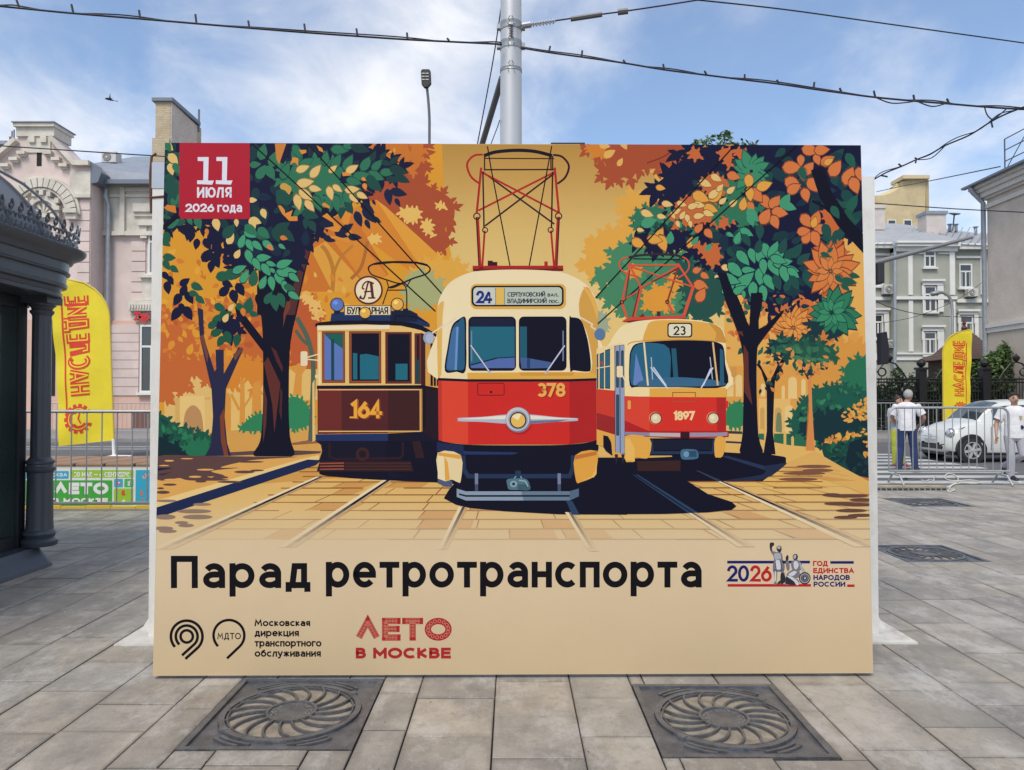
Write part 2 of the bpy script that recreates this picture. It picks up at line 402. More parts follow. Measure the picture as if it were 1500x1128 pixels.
# granite slabs: strips running away from the viewer, random lengths; openings left for the drain covers
HOLES = [(-1.475, -.695, 3.305, 4.145), (.64, 1.405, 3.235, 4.065), (3.72, 4.52, 7.1, 7.92), (5.72, 6.62, 10.75, 11.65)]
tv = []; tf = []; tcol = []
def slab(x0, x1, y0, y1, c):
    for h in HOLES:
        if x0 < h[1] and x1 > h[0] and y0 < h[3] and y1 > h[2]:
            # cut the slab round the opening
            for q in ((x0, h[0], y0, y1), (h[1], x1, y0, y1), (max(x0, h[0]), min(x1, h[1]), y0, h[2]), (max(x0, h[0]), min(x1, h[1]), h[3], y1)):
                if q[1] - q[0] > .03 and q[3] - q[2] > .03: slab(q[0], q[1], q[2], q[3], c)
            return
    ga, bv = rs.uniform(.0022, .0042), rs.uniform(.003, .006); z = rs.uniform(-.0018, .0018); o = len(tv)
    tv.extend([(x0 + ga, y0 + ga, -.03), (x1 - ga, y0 + ga, -.03), (x1 - ga, y1 - ga, -.03), (x0 + ga, y1 - ga, -.03),
               (x0 + ga, y0 + ga, z - .003), (x1 - ga, y0 + ga, z - .003), (x1 - ga, y1 - ga, z - .003), (x0 + ga, y1 - ga, z - .003),
               (x0 + ga + bv, y0 + ga + bv, z), (x1 - ga - bv, y0 + ga + bv, z), (x1 - ga - bv, y1 - ga - bv, z), (x0 + ga + bv, y1 - ga - bv, z)])
    e = [rs.uniform(.012, .05) for _ in range(4)]; tv.extend([(x0 + ga + e[0], y0 + ga + e[1], z), (x1 - ga - e[2], y0 + ga + e[1], z), (x1 - ga - e[2], y1 - ga - e[3], z), (x0 + ga + e[0], y1 - ga - e[3], z)])
    for k in range(4):
        m = (k + 1) % 4; tf.append((o + k, o + m, o + 4 + m, o + 4 + k)); tf.append((o + 4 + k, o + 4 + m, o + 8 + m, o + 8 + k))
    for k in range(4): m = (k + 1) % 4; tf.append((o + 8 + k, o + 8 + m, o + 12 + m, o + 12 + k))
    tf.append((o + 12, o + 13, o + 14, o + 15)); tcol.extend([tuple(q * .5 for q in c)] * 8)
    for _ in range(4): w_ = rs.uniform(.66, .98); tcol.append(tuple(q * w_ for q in c))          # grit worn into the slab edges
    for _ in range(4): w_ = rs.uniform(.92, 1.08); tcol.append(tuple(q * w_ for q in c))
sx = [-.488 + .4005 * k for k in range(-37, 40)]
FIRST = {36: 3.35 - 6 * .44, 37: 3.52 - 12 * .44, 38: 3.35 - 12 * .435, 39: 3.52 - 12 * .44}
for i in range(len(sx) - 1):
    y = -2 + rs.uniform(0, .6)
    if i in FIRST: y = FIRST[i]
    while y < 13.2:
        l = (.44 if i in FIRST and 1 < y < 3.9 else rs.choice((.3, .4, .44, .5, .6, .6, .75, .9))); y1 = min(y + l, 13.25)
        if y1 - y < .1: break
        v = rs.choice((.84, .92, .97, 1.0, 1.04, 1.1)) * rs.uniform(.97, 1.03); w = rs.choice((0, 0, .015, .03, -.012))
        slab(sx[i], sx[i + 1], y, y1, (.335 * v * (1 + w), .305 * v, .262 * v * (1 - w * 1.4))); y = y1
me = bpy.data.meshes.new('pavement'); me.from_pydata(tv, [], tf); ink_attr(me, tcol)
pm = attr_mat('granite', .62, .35, noise=.16, scale=5, bump=.25, bscale=120)
def granite_extra(m):          # speckle, scuffs and pale dusty smears on the stone
    nt = m.node_tree; N = nt.nodes.new; L = nt.links.new; bsdf = nt.nodes['Principled BSDF']
    src = bsdf.inputs['Base Color'].links[0].from_socket; tc = N('ShaderNodeTexCoord')
    def layer(scale, det, f0, f1, amt, colr, st=(1, 1, 1), rough=.65):
        nonlocal src
        mp = N('ShaderNodeMapping'); mp.inputs['Scale'].default_value = st; L(tc.outputs['Object'], mp.inputs[0])
        n = N('ShaderNodeTexNoise'); n.inputs['Scale'].default_value = scale; n.inputs['Detail'].default_value = det; n.inputs['Roughness'].default_value = rough; L(mp.outputs[0], n.inputs['Vector'])
        r = N('ShaderNodeMapRange'); r.inputs['From Min'].default_value = f0; r.inputs['From Max'].default_value = f1; r.inputs['To Max'].default_value = amt; L(n.outputs[0], r.inputs[0])
        x = N('ShaderNodeMixRGB'); L(r.outputs[0], x.inputs[0]); L(src, x.inputs[1]); x.inputs[2].default_value = (*colr, 1); src = x.outputs[0]
    layer(160, 3, .55, .75, .45, (.07, .068, .064)); layer(190, 3, .58, .78, .5, (.48, .46, .43))
    layer(1.5, 10, .43, .62, .75, (.155, .148, .14), (1, .6, 1), .74); layer(3.2, 10, .50, .63, .7, (.44, .42, .39), (1, .5, 1), .78); layer(11, 8, .52, .66, .55, (.16, .15, .14), (1, 1, 1), .8); layer(26, 4, .68, .71, .8, (.05, .047, .045)); layer(.32, 5, .5, .68, .35, (.30, .25, .19)); layer(5.5, 10, .60, .70, .5, (.12, .11, .10), (1, .5, 1), .8); layer(9, 9, .64, .72, .6, (.52, .50, .46), (1, .6, 1), .8)
    L(src, bsdf.inputs['Base Color'])
granite_extra(pm)
tag(link('pavement', me, pm), kind='structure')

# road beyond, kerbs, crossing, far pavement
ASPH = mat('asphalt', (.10, .10, .105), .9, noise=.16, scale=.7, bump=.2, bscale=60)
b = MB(); b.box(-60, 60, 13.45, 27, -.05, -.012); tag(b.build('road', ASPH), kind='structure')
KST = mat('kerb_granite', (.24, .235, .225), .8, noise=.15, scale=4)
b = MB(); b.box(-16, 60, 13.25, 13.45, -.05, .004); tag(b.build('near_kerb', KST, bevel=.008), kind='structure')
b = MB(); b.box(-60, 60, 27, 27.25, -.05, .13); tag(b.build('far_kerb', KST, bevel=.01), kind='structure')
b = MB(); b.box(-60, 60, 27.25, 36.8, -.05, .122); tag(b.build('far_pavement', mat('far_paving', (.23, .22, .215), .9, noise=.12, scale=1.5)), kind='structure')
b = MB(); b.box(16, 60, 0, 13.25, -.05, -.012); b.box(-60, -16, 0, 13.4, -.05, -.012); tag(b.build('side_pavement', mat('far_paving', (.2, .2, .2))), kind='structure')
PAINT = mat('road_paint', (.47, .47, .45), .7, noise=.2, scale=6, stain=(.25, .25, .25), stain_amt=.5, stain_scale=3)
b = MB()
for k in range(13):
    y = 13.75 + k * 1.0
    b.box(6.2 + .05 * k, 15.5 if k < 2 else 10.6, y, y + .45, -.01, -.004)
tag(b.build('crossing_stripes', PAINT), kind='structure')
b = MB(); b.box(-60, 6, 23.2, 23.35, -.01, -.004); b.box(-60, 6, 24.3, 24.45, -.01, -.004); tag(b.build('lane_lines', PAINT), kind='structure')

# ---------------------------------------------------------------- building kit (flat frontages facing the viewer, built from relief)
DARKGL = mat('window_glass', (.03, .036, .042), .06, spec=.9)
WFR = mat('window_frame_white', (.66, .66, .64), .5)
def bld(name, label, cat='building'):
    return empty(name, (0, 0, 0), 0, label, cat)
class Front:
    """a frontage plane at distance Y: px()->metres, relief towards the viewer is positive"""
    def __init__(s, Y): s.Y = Y
    def X(s, px): return at(px, 585, s.Y).x
    def Z(s, py): return at(750, py, s.Y).z
    def slabbox(s, mb, x0, x1, y0, y1, d0, d1):
        mb.box(s.X(x0), s.X(x1), s.Y - d1, s.Y - d0, s.Z(y1), s.Z(y0)); return mb
    def outline(s, mb, pts, d0, d1):
        mb.prism([(s.X(x), s.Z(y)) for x, y in pts], 'y', s.Y - d1, s.Y - d0); return mb
def window(fr, parent, x0, x1, y0, y1, d=0, open_=False, bars=True, lintel=None, wall=None):
    """white frame with glass set into it; hooded surround when asked"""
    m = MB(); t = .09; X0, X1, Z0, Z1 = fr.X(x0), fr.X(x1), fr.Z(y1), fr.Z(y0); Y = fr.Y - d
    m.box(X0, X0 + t, Y - .06, Y + .05, Z0, Z1); m.box(X1 - t, X1, Y - .06, Y + .05, Z0, Z1)
    m.box(X0 + t, X1 - t, Y - .06, Y + .05, Z0, Z0 + t); m.box(X0 + t, X1 - t, Y - .06, Y + .05, Z1 - t, Z1)
    zt = Z0 + (Z1 - Z0) * .68
    if bars:
        m.box(X0 + t, X1 - t, Y - .05, Y + .04, zt - .05, zt + .05); xm = (X0 + X1) / 2; m.box(xm - .045, xm + .045, Y - .05, Y + .04, Z0 + t, zt - .05)
    m.box(X0 - .12, X1 + .12, Y - .16, Y - .002, Z0 - .12, Z0 - .002)
    o = m.build('window', WFR, parent)
    gl = MB(); gl.box(X0 + t, X1 - t, Y - .012, Y - .004, Z0 + t, Z1 - t); gl.build('pane', DARKGL, o)
    if bars and not open_:
        cw = (X1 - X0) * .17
        for ca, cb_ in ((X0 + t + .02, X0 + t + cw), (X1 - t - cw * .7, X1 - t - .02)): c = MB(); c.box(ca, cb_, Y - .02, Y - .014, Z0 + t, zt - .06); c.build('curtain', mat('curtain', (.34, .35, .34), .9), o)
    if lintel:
        h = MB(); lx0, lx1, ly0, ly1 = lintel
        h.box(fr.X(lx0), fr.X(lx1), Y - .28, Y - .1, fr.Z(ly0 + 3), fr.Z(ly0)); h.box(fr.X(lx0 + 2), fr.X(lx1 - 2), Y - .16, Y - .1, fr.Z(y0 - 1.2), fr.Z(ly0 + 3))
        for a, b_ in ((lx0 + 1, x0 - .6), (x1 + .6, lx1 - 1)):
            h.box(fr.X(a), fr.X(b_), Y - .13, Y - .1, fr.Z(y0 + (y1 - y0) * .35), fr.Z(y0 - 1.2)); h.box(fr.X(a + 1), fr.X(b_), Y - .125, Y - .1, fr.Z(y1), fr.Z(y0 + (y1 - y0) * .35))
        h.build('window_surround', MATS['trim_' + wall], parent)
    return o
def ac_unit(fr, x0, x1, y0, y1, label, d=.1, depth=.45):
    X0, X1, Z0, Z1 = fr.X(x0), fr.X(x1), fr.Z(y1), fr.Z(y0); Y = fr.Y - d
    t = empty('air_conditioner', ((X0 + X1) / 2, Y, Z0), 0, label, 'air conditioner', 'air conditioner units on the buildings')
    w, h = (X1 - X0) / 2, Z1 - Z0
    m = MB(); m.box(-w, w, -depth, 0, 0, h); m.build('casing', mat('ac_white', (.52, .52, .5), .6, noise=.08), t, bevel=.03)
    m = MB(); r = h * .38; cx = -w * .25
    M = Matrix.Translation((cx, -depth - .012, h * .5)) @ Matrix.Rotation(R(90), 4, 'X')
    m.lathe([(r, -.01), (r, .01), (r * .92, .012), (r * .9, -.008)], 24, M); m.build('fan_grille', mat('ac_dark', (.05, .05, .05), .7), t)
    m = MB(); M2 = Matrix.Translation((cx, -depth - .03, h * .5)) @ Matrix.Rotation(R(90), 4, 'X'); m.lathe([(r * .3, -.008), (r * .3, .008)], 12, M2)
    for k in range(3):
        rr = r * (.5 + .2 * k); m.tube([(cx + rr * math.cos(a / 16 * 2 * math.pi), -depth - .03, h * .5 + rr * math.sin(a / 16 * 2 * math.pi)) for a in range(16)], .012, 5, True)
    m.build('fan_hub', mat('ac_white', (.5, .5, .5)), t)
    for bx in (-.75, .75): m = MB(); m.box(w * (bx - .05), w * (bx + .05), -depth, .1 + d, -.06, 0); m.build('bracket', mat('ac_dark', (.05, .05, .05)), t)
    return t
def downpipe(pts, parent, r=.07, name='downpipe', m=None):
    MB().tube(pts, r, 10).build(name, m or mat('zinc_pipe', (.34, .37, .41), .45, .3, noise=.15, scale=3), parent, True)

# ---------------------------------------------------------------- pink house with a stepped gable
f1 = Front(36)
pk = bld('pink_house', 'pale pink plastered house with a stepped gable and big arched window recess')
PINK = mat('pink_plaster', (.62, .51, .475), .9, noise=.10, scale=.8, stain=(.36, .32, .30), stain_amt=.35, stain_scale=.5)
GREYP = mat('grey_plaster', (.60, .56, .49), .9, noise=.13, scale=1.1, stain=(.30, .27, .24), stain_amt=.55, stain_scale=.8)
CORAL = mat('coral_plaster', (.60, .40, .325), .9, noise=.06, scale=1)
MATS['trim_pink'] = GREYP
RZ = mat('zinc_roof', (.25, .28, .33), .6, .2, noise=.12, scale=1.5, stain=(.16, .18, .22), stain_amt=.4, stain_scale=2)
m = MB(); f1.outline(m, [(-60, 640), (-60, 285), (0, 236), (28, 210), (33, 205), (33, 192), (84, 192), (84, 207), (118, 242), (139, 242), (139, 640)], -.6, .5)
m.box(f1.X(-60), f1.X(138.5), 36.62, 44, f1.Z(640), f1.Z(300)); m.build('gable_wall', PINK, pk)
m = MB(); f1.outline(m, [(139, 640), (139, 268), (330, 268), (330, 640)], -1.2, -.7); m.build('wing_wall', PINK, pk)
f1b = Front(36.7)
m = MB()
f1b.slabbox(m, 141, 330, 268, 346, 0, .10); f1b.slabbox(m, 141, 330, 340, 346, .1, .22); f1b.slabbox(m, 141, 330, 286, 290, .1, .2)
f1b.slabbox(m, 176, 183, 276, 346, .1, .24); f1b.slabbox(m, 183, 330, 276, 282, .1, .18)
m.build('frieze', GREYP, pk)
m = MB(); f1b.slabbox(m, 139, 330, 470, 640, 0, .12); f1.slabbox(m, -60, 139, 470, 640, .5, .62); m.build('ground_storey', CORAL, pk)
m = MB()
for y in range(354, 470, 15): f1.slabbox(m, 120, 138, y - 56, y - 42.4, .5, .56)
m.build('rusticated_blocks', PINK, pk); m = MB()
for y in range(354, 470, 15): f1b.slabbox(m, 191, 212, y, y + 13.6, 0, .07)
for y in range(476, 580, 13): f1b.slabbox(m, 160, 205, y, y + 12.2, .12, .17)
m.build('rusticated_blocks', PINK, pk)
# gable trim: raking copings, corbel steps, arch
m = MB()
f1.outline(m, [(-60, 285), (0, 236), (30, 209), (34, 214), (2, 241), (-60, 292)], .5, .8); f1.outline(m, [(80, 210), (84, 206), (118, 242), (139, 242), (139, 249), (116, 249)], .5, .8)
f1.slabbox(m, 29, 88, 188, 193, -.9, .75); f1.slabbox(m, 31, 86, 193, 206, -.8, .62); f1.slabbox(m, 118, 141, 290, 295, .5, .72); f1.slabbox(m, 109, 139, 256, 290, .5, .58)
for x, y in ((34, 230), (23, 239), (10, 248), (72, 230), (84, 239), (95, 248)): f1.slabbox(m, x, x + 12, y - 2, y + 2.5, .5, .74); f1.slabbox(m, x + 1, x + 11, y + 2.5, y + 5, .5, .64)
f1.slabbox(m, 46, 80, 205, 229, .5, .56)
for cx in (54, 71): f1.outline(m, arc(cx, 208, 4.5, 4.5, 180, 360, 8) + [(cx + 4.5, 215), (cx - 4.5, 215)], .5, .66)
cx, cy = 70, 319
for k in range(17):
    a0, a1 = 180 + k * 180 / 17 + .8, 180 + (k + 1) * 180 / 17 - .8
    f1.outline(m, arc(cx, cy, 52, 52, a0, a1, 2) + arc(cx, cy, 39, 39, a1, a0, 2), .5, .78)
for r0, r1, dd in ((56, 52.5, .68), (38, 35, .7)): f1.outline(m, arc(cx, cy, r0, r0, 180, 360, 24) + arc(cx, cy, r1, r1, 360, 180, 24), .5, dd)
for s in (-1, 1): f1.slabbox(m, *sorted((cx + s * 35, cx + s * 54)), 312, 318, .78, .9); f1.slabbox(m, *sorted((cx + s * 37, cx + s * 52)), 318, 326, .5, .78)
f1.outline(m, arc(cx + 2, 316, 24, 24, 180, 360, 18) + arc(cx + 2, 316, 17, 17, 360, 180, 18), .5, .72)
for a in (215, 247, 270, 293, 325):
    x, y = cx + 2 + 27 * math.cos(R(a)), 316 + 27 * math.sin(R(a)); f1.slabbox(m, x - 3, x + 3, y - 4, y + 3, .5, .82)
for a in (200, 235, 270, 305, 340): f1.outline(m, [(cx + 2, 318), (cx + 2 + 16 * math.cos(R(a - 8)), 317 + 16 * math.sin(R(a - 8))), (cx + 2 + 16 * math.cos(R(a + 8)), 317 + 16 * math.sin(R(a + 8)))], .5, .6)
f1.slabbox(m, 88, 99, 308, 314, .5, .86); f1.slabbox(m, 90, 97, 314, 345, .5, .74); f1.slabbox(m, 60, 92, 318, 323, .5, .66)
m.build('gable_ornament', GREYP, pk)
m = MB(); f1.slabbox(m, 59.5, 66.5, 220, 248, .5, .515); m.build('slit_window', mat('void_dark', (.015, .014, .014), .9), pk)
m = MB()
f1.slabbox(m, 27.5, 89.5, 186.4, 187.9, -1.0, .82); m.build('coping', RZ, pk)
m = MB(); Xa, Xb = f1.X(84), f1.X(330)
m.add([(Xa, 36.3, f1.Z(243)), (f1.X(118), 36.2, f1.Z(243)), (f1.X(139), 36.4, f1.Z(243)), (f1.X(140), 36.2, f1.Z(268)), (Xb, 36.2, f1.Z(268)), (Xb, 43, 15.5), (Xa, 43, 15.5), (Xa, 37, f1.Z(225)), (Xa, 43.1, 15.5)], [(2, 3, 4, 5), (0, 1, 2, 5, 6)])
for k in range(8):
    x = f1.X(150 + k * 22); m.tube([(x, 36.25, f1.Z(267)), (x - .4, 42.9, 15.46)], .03, 5)
m.build('roof', RZ, pk)
m = MB(); m.box(f1.X(141), f1.X(330), 35.85, 36.1, f1.Z(270), f1.Z(264)); m.build('gutter', mat('zinc_dark', (.16, .18, .22), .5, .4), pk)
m = MB(); f1.outline(m, [(139, 243), (155, 258), (150, 272), (140, 274)], -.2, .6); m.build('valley_flashing', mat('zinc_dark', (.16, .18, .22)), pk)
m = MB(); m.box(f1.X(191), f1.X(202), 37.6, 38.6, f1.Z(258), f1.Z(243)); m.build('roof_hatch', RZ, pk)
yp = 36.38; downpipe([(f1.X(146), yp, f1.Z(272)), (f1.X(147), yp - .1, f1.Z(286)), (f1.X(149.5), yp, f1.Z(296)), (f1.X(149.5), yp, f1.Z(632))], pk, .1)
window(f1b, pk, 216, 236, 332, 402, .02)
m = MB(); f1b.slabbox(m, 203, 250, 325, 332, .05, .3); f1b.slabbox(m, 206, 215, 332, 350, .05, .2); f1b.slabbox(m, 206, 250, 404, 408, .05, .34); f1b.slabbox(m, 209, 250, 408, 440, .05, .16); f1b.slabbox(m, 190, 250, 441, 456, .05, .3); f1b.slabbox(m, 196, 250, 300, 312, .1, .3); f1b.slabbox(m, 196, 250, 312, 318, .1, .2)
for k in range(10): f1b.slabbox(m, 193 + k * 4, 195 + k * 4, 447, 453, .3, .36)
m.build('window_surround', GREYP, pk)
f1c = Front(36.5)
window(f1c, pk, 205, 238, 476, 575, 0, True)
m = MB(); f1b.slabbox(m, 195, 330, 603, 628, .12, .16); m.build('basement_grille', mat('grille_brown', (.16, .08, .07), .8), pk)
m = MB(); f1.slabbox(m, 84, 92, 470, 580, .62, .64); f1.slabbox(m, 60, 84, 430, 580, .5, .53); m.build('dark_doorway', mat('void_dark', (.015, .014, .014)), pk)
# red shop lettering
sg = empty('shop_sign', (f1b.X(212), f1b.Y - .3, f1b.Z(471)), 0, 'red slanted shop lettering fixed to the pink house above a doorway', 'shop sign')
px_ = 1 / 30.0
SP = Print(lambda x, y, h: (x * px_ * 36.7 / 36, -h * 300 - .02, -y * px_ * 36.7 / 36))
SP.text('Тер', -14, 9, 0, 13, 3.2, (.55, .03, .03), .25, M=lambda p: (p[0] - p[1] * .22, p[1]))
for it in list(SP.items): pass
SP.build({'main': 'lettering'}, attr_mat('sign_ink', .5), {'main': sg})
m = MB(); m.box(-.45, .5, .0, .1, .06, .1); m.box(-.45, .5, .0, .1, .3, .33); m.build('rail', mat('ac_dark', (.05, .05, .05)), sg)
ac_unit(Front(39.4), 154, 175, 227, 243, 'grey air conditioner standing on the zinc roof of the pink house', 0, .6)

# yellow brick fire wall rising behind
BRK = mat('yellow_brick', (.42, .33, .20), .9)
def brick_nodes(mt, c1, c2, mo, sc, sq=2.0):
    nt = mt.node_tree; N = nt.nodes.new; L = nt.links.new; bs = nt.nodes['Principled BSDF']
    tc = N('ShaderNodeTexCoord'); sp = N('ShaderNodeSeparateXYZ'); L(tc.outputs['Object'], sp.inputs[0]); ad = N('ShaderNodeMath'); L(sp.outputs[0], ad.inputs[0]); L(sp.outputs[1], ad.inputs[1])
    cb = N('ShaderNodeCombineXYZ'); L(ad.outputs[0], cb.inputs[0]); L(sp.outputs[2], cb.inputs[1])
    br = N('ShaderNodeTexBrick'); L(cb.outputs[0], br.inputs['Vector']); br.inputs['Scale'].default_value = sc; br.inputs['Color1'].default_value = (*c1, 1); br.inputs['Color2'].default_value = (*c2, 1); br.inputs['Mortar'].default_value = (*mo, 1); br.inputs['Mortar Size'].default_value = .018
    n = N('ShaderNodeTexNoise'); n.inputs['Scale'].default_value = 1.2; n.inputs['Detail'].default_value = 8; L(tc.outputs['Object'], n.inputs['Vector'])
    r = N('ShaderNodeMapRange'); r.inputs['From Min'].default_value = .3; r.inputs['From Max'].default_value = .7; r.inputs['To Min'].default_value = .9; r.inputs['To Max'].default_value = 1.08; L(n.outputs[0], r.inputs[0])
    x = N('ShaderNodeMixRGB'); x.blend_type = 'MULTIPLY'; x.inputs[0].default_value = 1; L(br.outputs['Color'], x.inputs[1]); L(r.outputs[0], x.inputs[2]); L(x.outputs[0], bs.inputs['Base Color'])
    bp = N('ShaderNodeBump'); bp.inputs['Strength'].default_value = .5; bp.inputs['Distance'].default_value = .02; L(br.outputs['Fac'], bp.inputs['Height']); bp.invert = True; L(bp.outputs[0], bs.inputs['Normal'])
brick_nodes(BRK, (.52, .43, .29), (.44, .35, .23), (.32, .27, .2), 2.6)
PBR = mat('pale_brick', (.60, .50, .43), .9); brick_nodes(PBR, (.62, .52, .45), (.56, .46, .39), (.42, .34, .28), 2.6)
fw = bld('brick_firewall', 'tall narrow yellow brick fire wall with a zinc coping rising above the pink house', 'wall')
fc = Front(40); xl, xr, zt = fc.X(224), fc.X(247.5), fc.Z(149)
m = MB(); m.box(xl, xr - .06, 40, 44, 2, zt); m.box(xl - .12, xr - .06, 39.9, 40, 2, fc.Z(203)); m.build('wall', BRK, fw)
m = MB(); m.add([(xr - .055, 40.02, 2), (xr - .055, 43.3, 2), (xr - .055, 43.3, zt - .1), (xr - .055, 40.02, zt), (xr, 40.02, 2), (xr, 43.3, 2), (xr, 43.3, zt - .1), (xr, 40.02, zt)], [(0, 1, 2, 3), (4, 5, 6, 7), (0, 4, 5, 1), (1, 5, 6, 2), (2, 6, 7, 3), (3, 7, 4, 0)]); m.build('side_face', PBR, fw)
m = MB(); m.box(xl - .15, xr + .12, 39.85, 43.5, zt - .02, zt + .2); m.build('coping', mat('zinc_dark', (.16, .18, .22)), fw, bevel=.03)
MB().tube([(xr + .05, 43.4, zt - .4), (xr + .05, 43.4, zt + .9)], .06, 6).build('vent_pipe', mat('zinc_dark', (.16, .18, .22)), fw)

# cream house at the very edge behind
ch = bld('cream_house', 'sliver of a pale cream house with an aerial behind the pink gable')
fz = Front(48); m = MB(); m.box(fz.X(-120), fz.X(9), 48, 56, 0, fz.Z(214)); m.build('wall', mat('cream_plaster', (.55, .50, .38), .9, noise=.06), ch)
m = MB(); m.box(fz.X(-125), fz.X(11), 47.6, 56, fz.Z(214), fz.Z(209)); m.build('roof', RZ, ch)
m = MB()
for x, y in ((5, 188), (8, 186), (2, 196)): m.tube([(fz.X(x), 48.5, fz.Z(210)), (fz.X(x), 48.5, fz.Z(y))], .04, 5)
m.tube([(fz.X(1), 48.5, fz.Z(198)), (fz.X(9), 48.5, fz.Z(198))], .03, 5); m.build('aerial', mat('ac_dark', (.05, .05, .05)), ch)

# ---------------------------------------------------------------- green-grey house on the right
Q3 = lambda x, y: (1260 + x * .319, 180 + y * .319)
f2, f2b = Front(50), Front(49.3)
gh = bld('green_house', 'grey green three storey house with white window surrounds and a tin roof')
GG = mat('green_plaster', (.345, .355, .305), .9, noise=.05, scale=.6, stain=(.2, .22, .19), stain_amt=.3, stain_scale=.4)
WT = mat('white_trim', (.68, .68, .65), .8, noise=.06, scale=1.5); MATS['trim_green'] = WT
def qb(fr, mb, x0, x1, y0, y1, d0, d1):
    a, b_ = Q3(x0, y0), Q3(x1, y1); fr.slabbox(mb, a[0], b_[0], a[1], b_[1], d0, d1)
m = MB(); m.box(f2.X(1180), f2.X(1462), 50, 60, 0, f2.Z(364)); m.build('wall', GG, gh)
m = MB(); a, b_ = Q3(165, 570), Q3(445, 1300); m.box(f2b.X(a[0]), f2b.X(b_[0]), 49.3, 50, 0, f2b.Z(361)); m.build('bay', GG, gh)
m = MB()
for x0, x1 in ((224, 244), (415, 438)): qb(f2b, m, x0, x1, 570, 790, 0, .1); qb(f2b, m, x0, x1, 815, 1050, 0, .1)
qb(f2, m, 557, 572, 590, 790, 0, .1)
qb(f2b, m, 165, 445, 798, 812, 0, .18); qb(f2b, m, 165, 445, 1056, 1064, 0, .2); qb(f2b, m, 165, 445, 1064, 1090, 0, .08); qb(f2, m, -200, 165, 800, 815, 0, .16); qb(f2, m, 445, 600, 810, 826, 0, .16); qb(f2, m, -200, 165, 1060, 1090, 0, .14); qb(f2, m, 445, 600, 1064, 1090, 0, .14)
qb(f2b, m, 160, 450, 548, 572, -.6, .5); qb(f2b, m, 165, 447, 572, 592, -.6, .22); qb(f2b, m, 363, 415, 597, 603, 0, .1); qb(f2b, m, 247, 300, 597, 603, 0, .1)
qb(f2, m, -200, 165, 556, 580, 0, .5); qb(f2, m, 445, 620, 560, 585, 0, .5); qb(f2, m, -200, 150, 600, 610, 0, .12); qb(f2, m, 445, 560, 612, 622, 0, .12)
m.build('cornice_trim', WT, gh)
for (x0, x1, y0, y1, fr, lt, op) in ((298, 350, 588, 664, f2b, None, True), (296, 352, 750, 868, f2b, (280, 386, 720), True), (292, 350, 960, 1066, f2b, (278, 386, 930), False), (458, 518, 648, 758, f2, None, False), (458, 520, 885, 990, f2, (443, 545, 858), False), (60, 108, 640, 750, f2, None, False), (60, 106, 880, 990, f2, (36, 134, 852), False)):
    a, b_ = Q3(x0, y0), Q3(x1, y1); L_ = None
    if lt: l0, l1 = Q3(lt[0], lt[2]), Q3(lt[1], lt[2]); L_ = (l0[0], l1[0], l0[1], 0)
    window(fr, gh, a[0], b_[0], a[1], b_[1], .03, op, True, L_, 'green')
m = MB()
Zr = f2.Z(362)
def rp(x, y, Y): p = Q3(x, y); return tuple(at(p[0], p[1], Y))
m.add([rp(-300, 560, 49.4), rp(165, 556, 49.4), rp(445, 556, 49.4), rp(640, 566, 49.4), rp(640, 520, 60), rp(420, 490, 60), rp(160, 462, 60), rp(-300, 462, 60)], [(0, 1, 6, 7), (1, 2, 5, 6), (2, 3, 4, 5)])
m.add([rp(158, 550, 48.7), rp(452, 550, 48.7), rp(330, 505, 53), rp(230, 502, 53), rp(150, 535, 53), rp(460, 535, 53)], [(0, 1, 2, 3), (0, 3, 4), (1, 5, 2)])
for k in range(22):
    x = -80 + k * 32; m.tube([rp(x, 556, 49.35), rp(x + 40, 480, 59)], .04, 5)
m.build('roof', mat('tin_roof', (.36, .37, .385), .6, .2, noise=.1, scale=1.2, stain=(.22, .23, .25), stain_amt=.4, stain_scale=1.5), gh)
CHM = mat('chimney_plaster', (.52, .47, .44), .9, noise=.12, scale=2)
for x0, x1, y0, y1, c in ((70, 122, 378, 490, 0), (313, 404, 405, 510, 1)):
    fr = Front(56); m = MB(); qb(fr, m, x0, x1, y0 + 14, y1, -1.2, 0); o = m.build('chimney', CHM, gh); m = MB(); qb(fr, m, x0 - 6, x1 + 6, y0, y0 + 14, -1.3, .1); m.build('chimney_cap', RZ if c else CHM, o)
fr = Front(58)
for x, y0, y1 in ((412, 468, 500), (440, 468, 500), (530, 480, 520)): m = MB(); p, q = Q3(x, y0), Q3(x, y1); m.tube([at(p[0], p[1], 58), at(q[0], q[1], 58)], .12, 8); m.tube([at(p[0], p[1], 58), at(p[0], p[1] - 1, 58)], .2, 8); m.build('roof_vent', RZ, gh)
m = MB(); p0, p1 = Q3(432, 425), Q3(425, 495); m.tube([at(*p1, 57), at(*p0, 57)], .05, 6)
c0 = at(*p0, 57); m.lathe([(.05, 0), (.38, .1), (.42, .16), (.02, .2)], 14, Matrix.Translation(c0) @ Matrix.Rotation(R(20), 4, 'X')); m.build('aerial_dish', mat('ac_dark', (.05, .05, .05)), gh)
for x in (160, ): p, q = Q3(x, 560), Q3(x, 1130); downpipe([at(*p, 49.2), at(*q, 49.2)], gh, .1)
for i, (x0, x1, y0, y1, lb) in enumerate(((98, 150, 748, 790, 'air conditioner under the upper edge window of the green house'), (480, 526, 766, 802, 'air conditioner under the window nearest the beige wall'), (106, 144, 1000, 1036, 'lowest air conditioner beside the ground window of the green house'))):
    a, b_ = Q3(x0, y0), Q3(x1, y1); ac_unit(f2, a[0], b_[0], a[1], b_[1], lb)

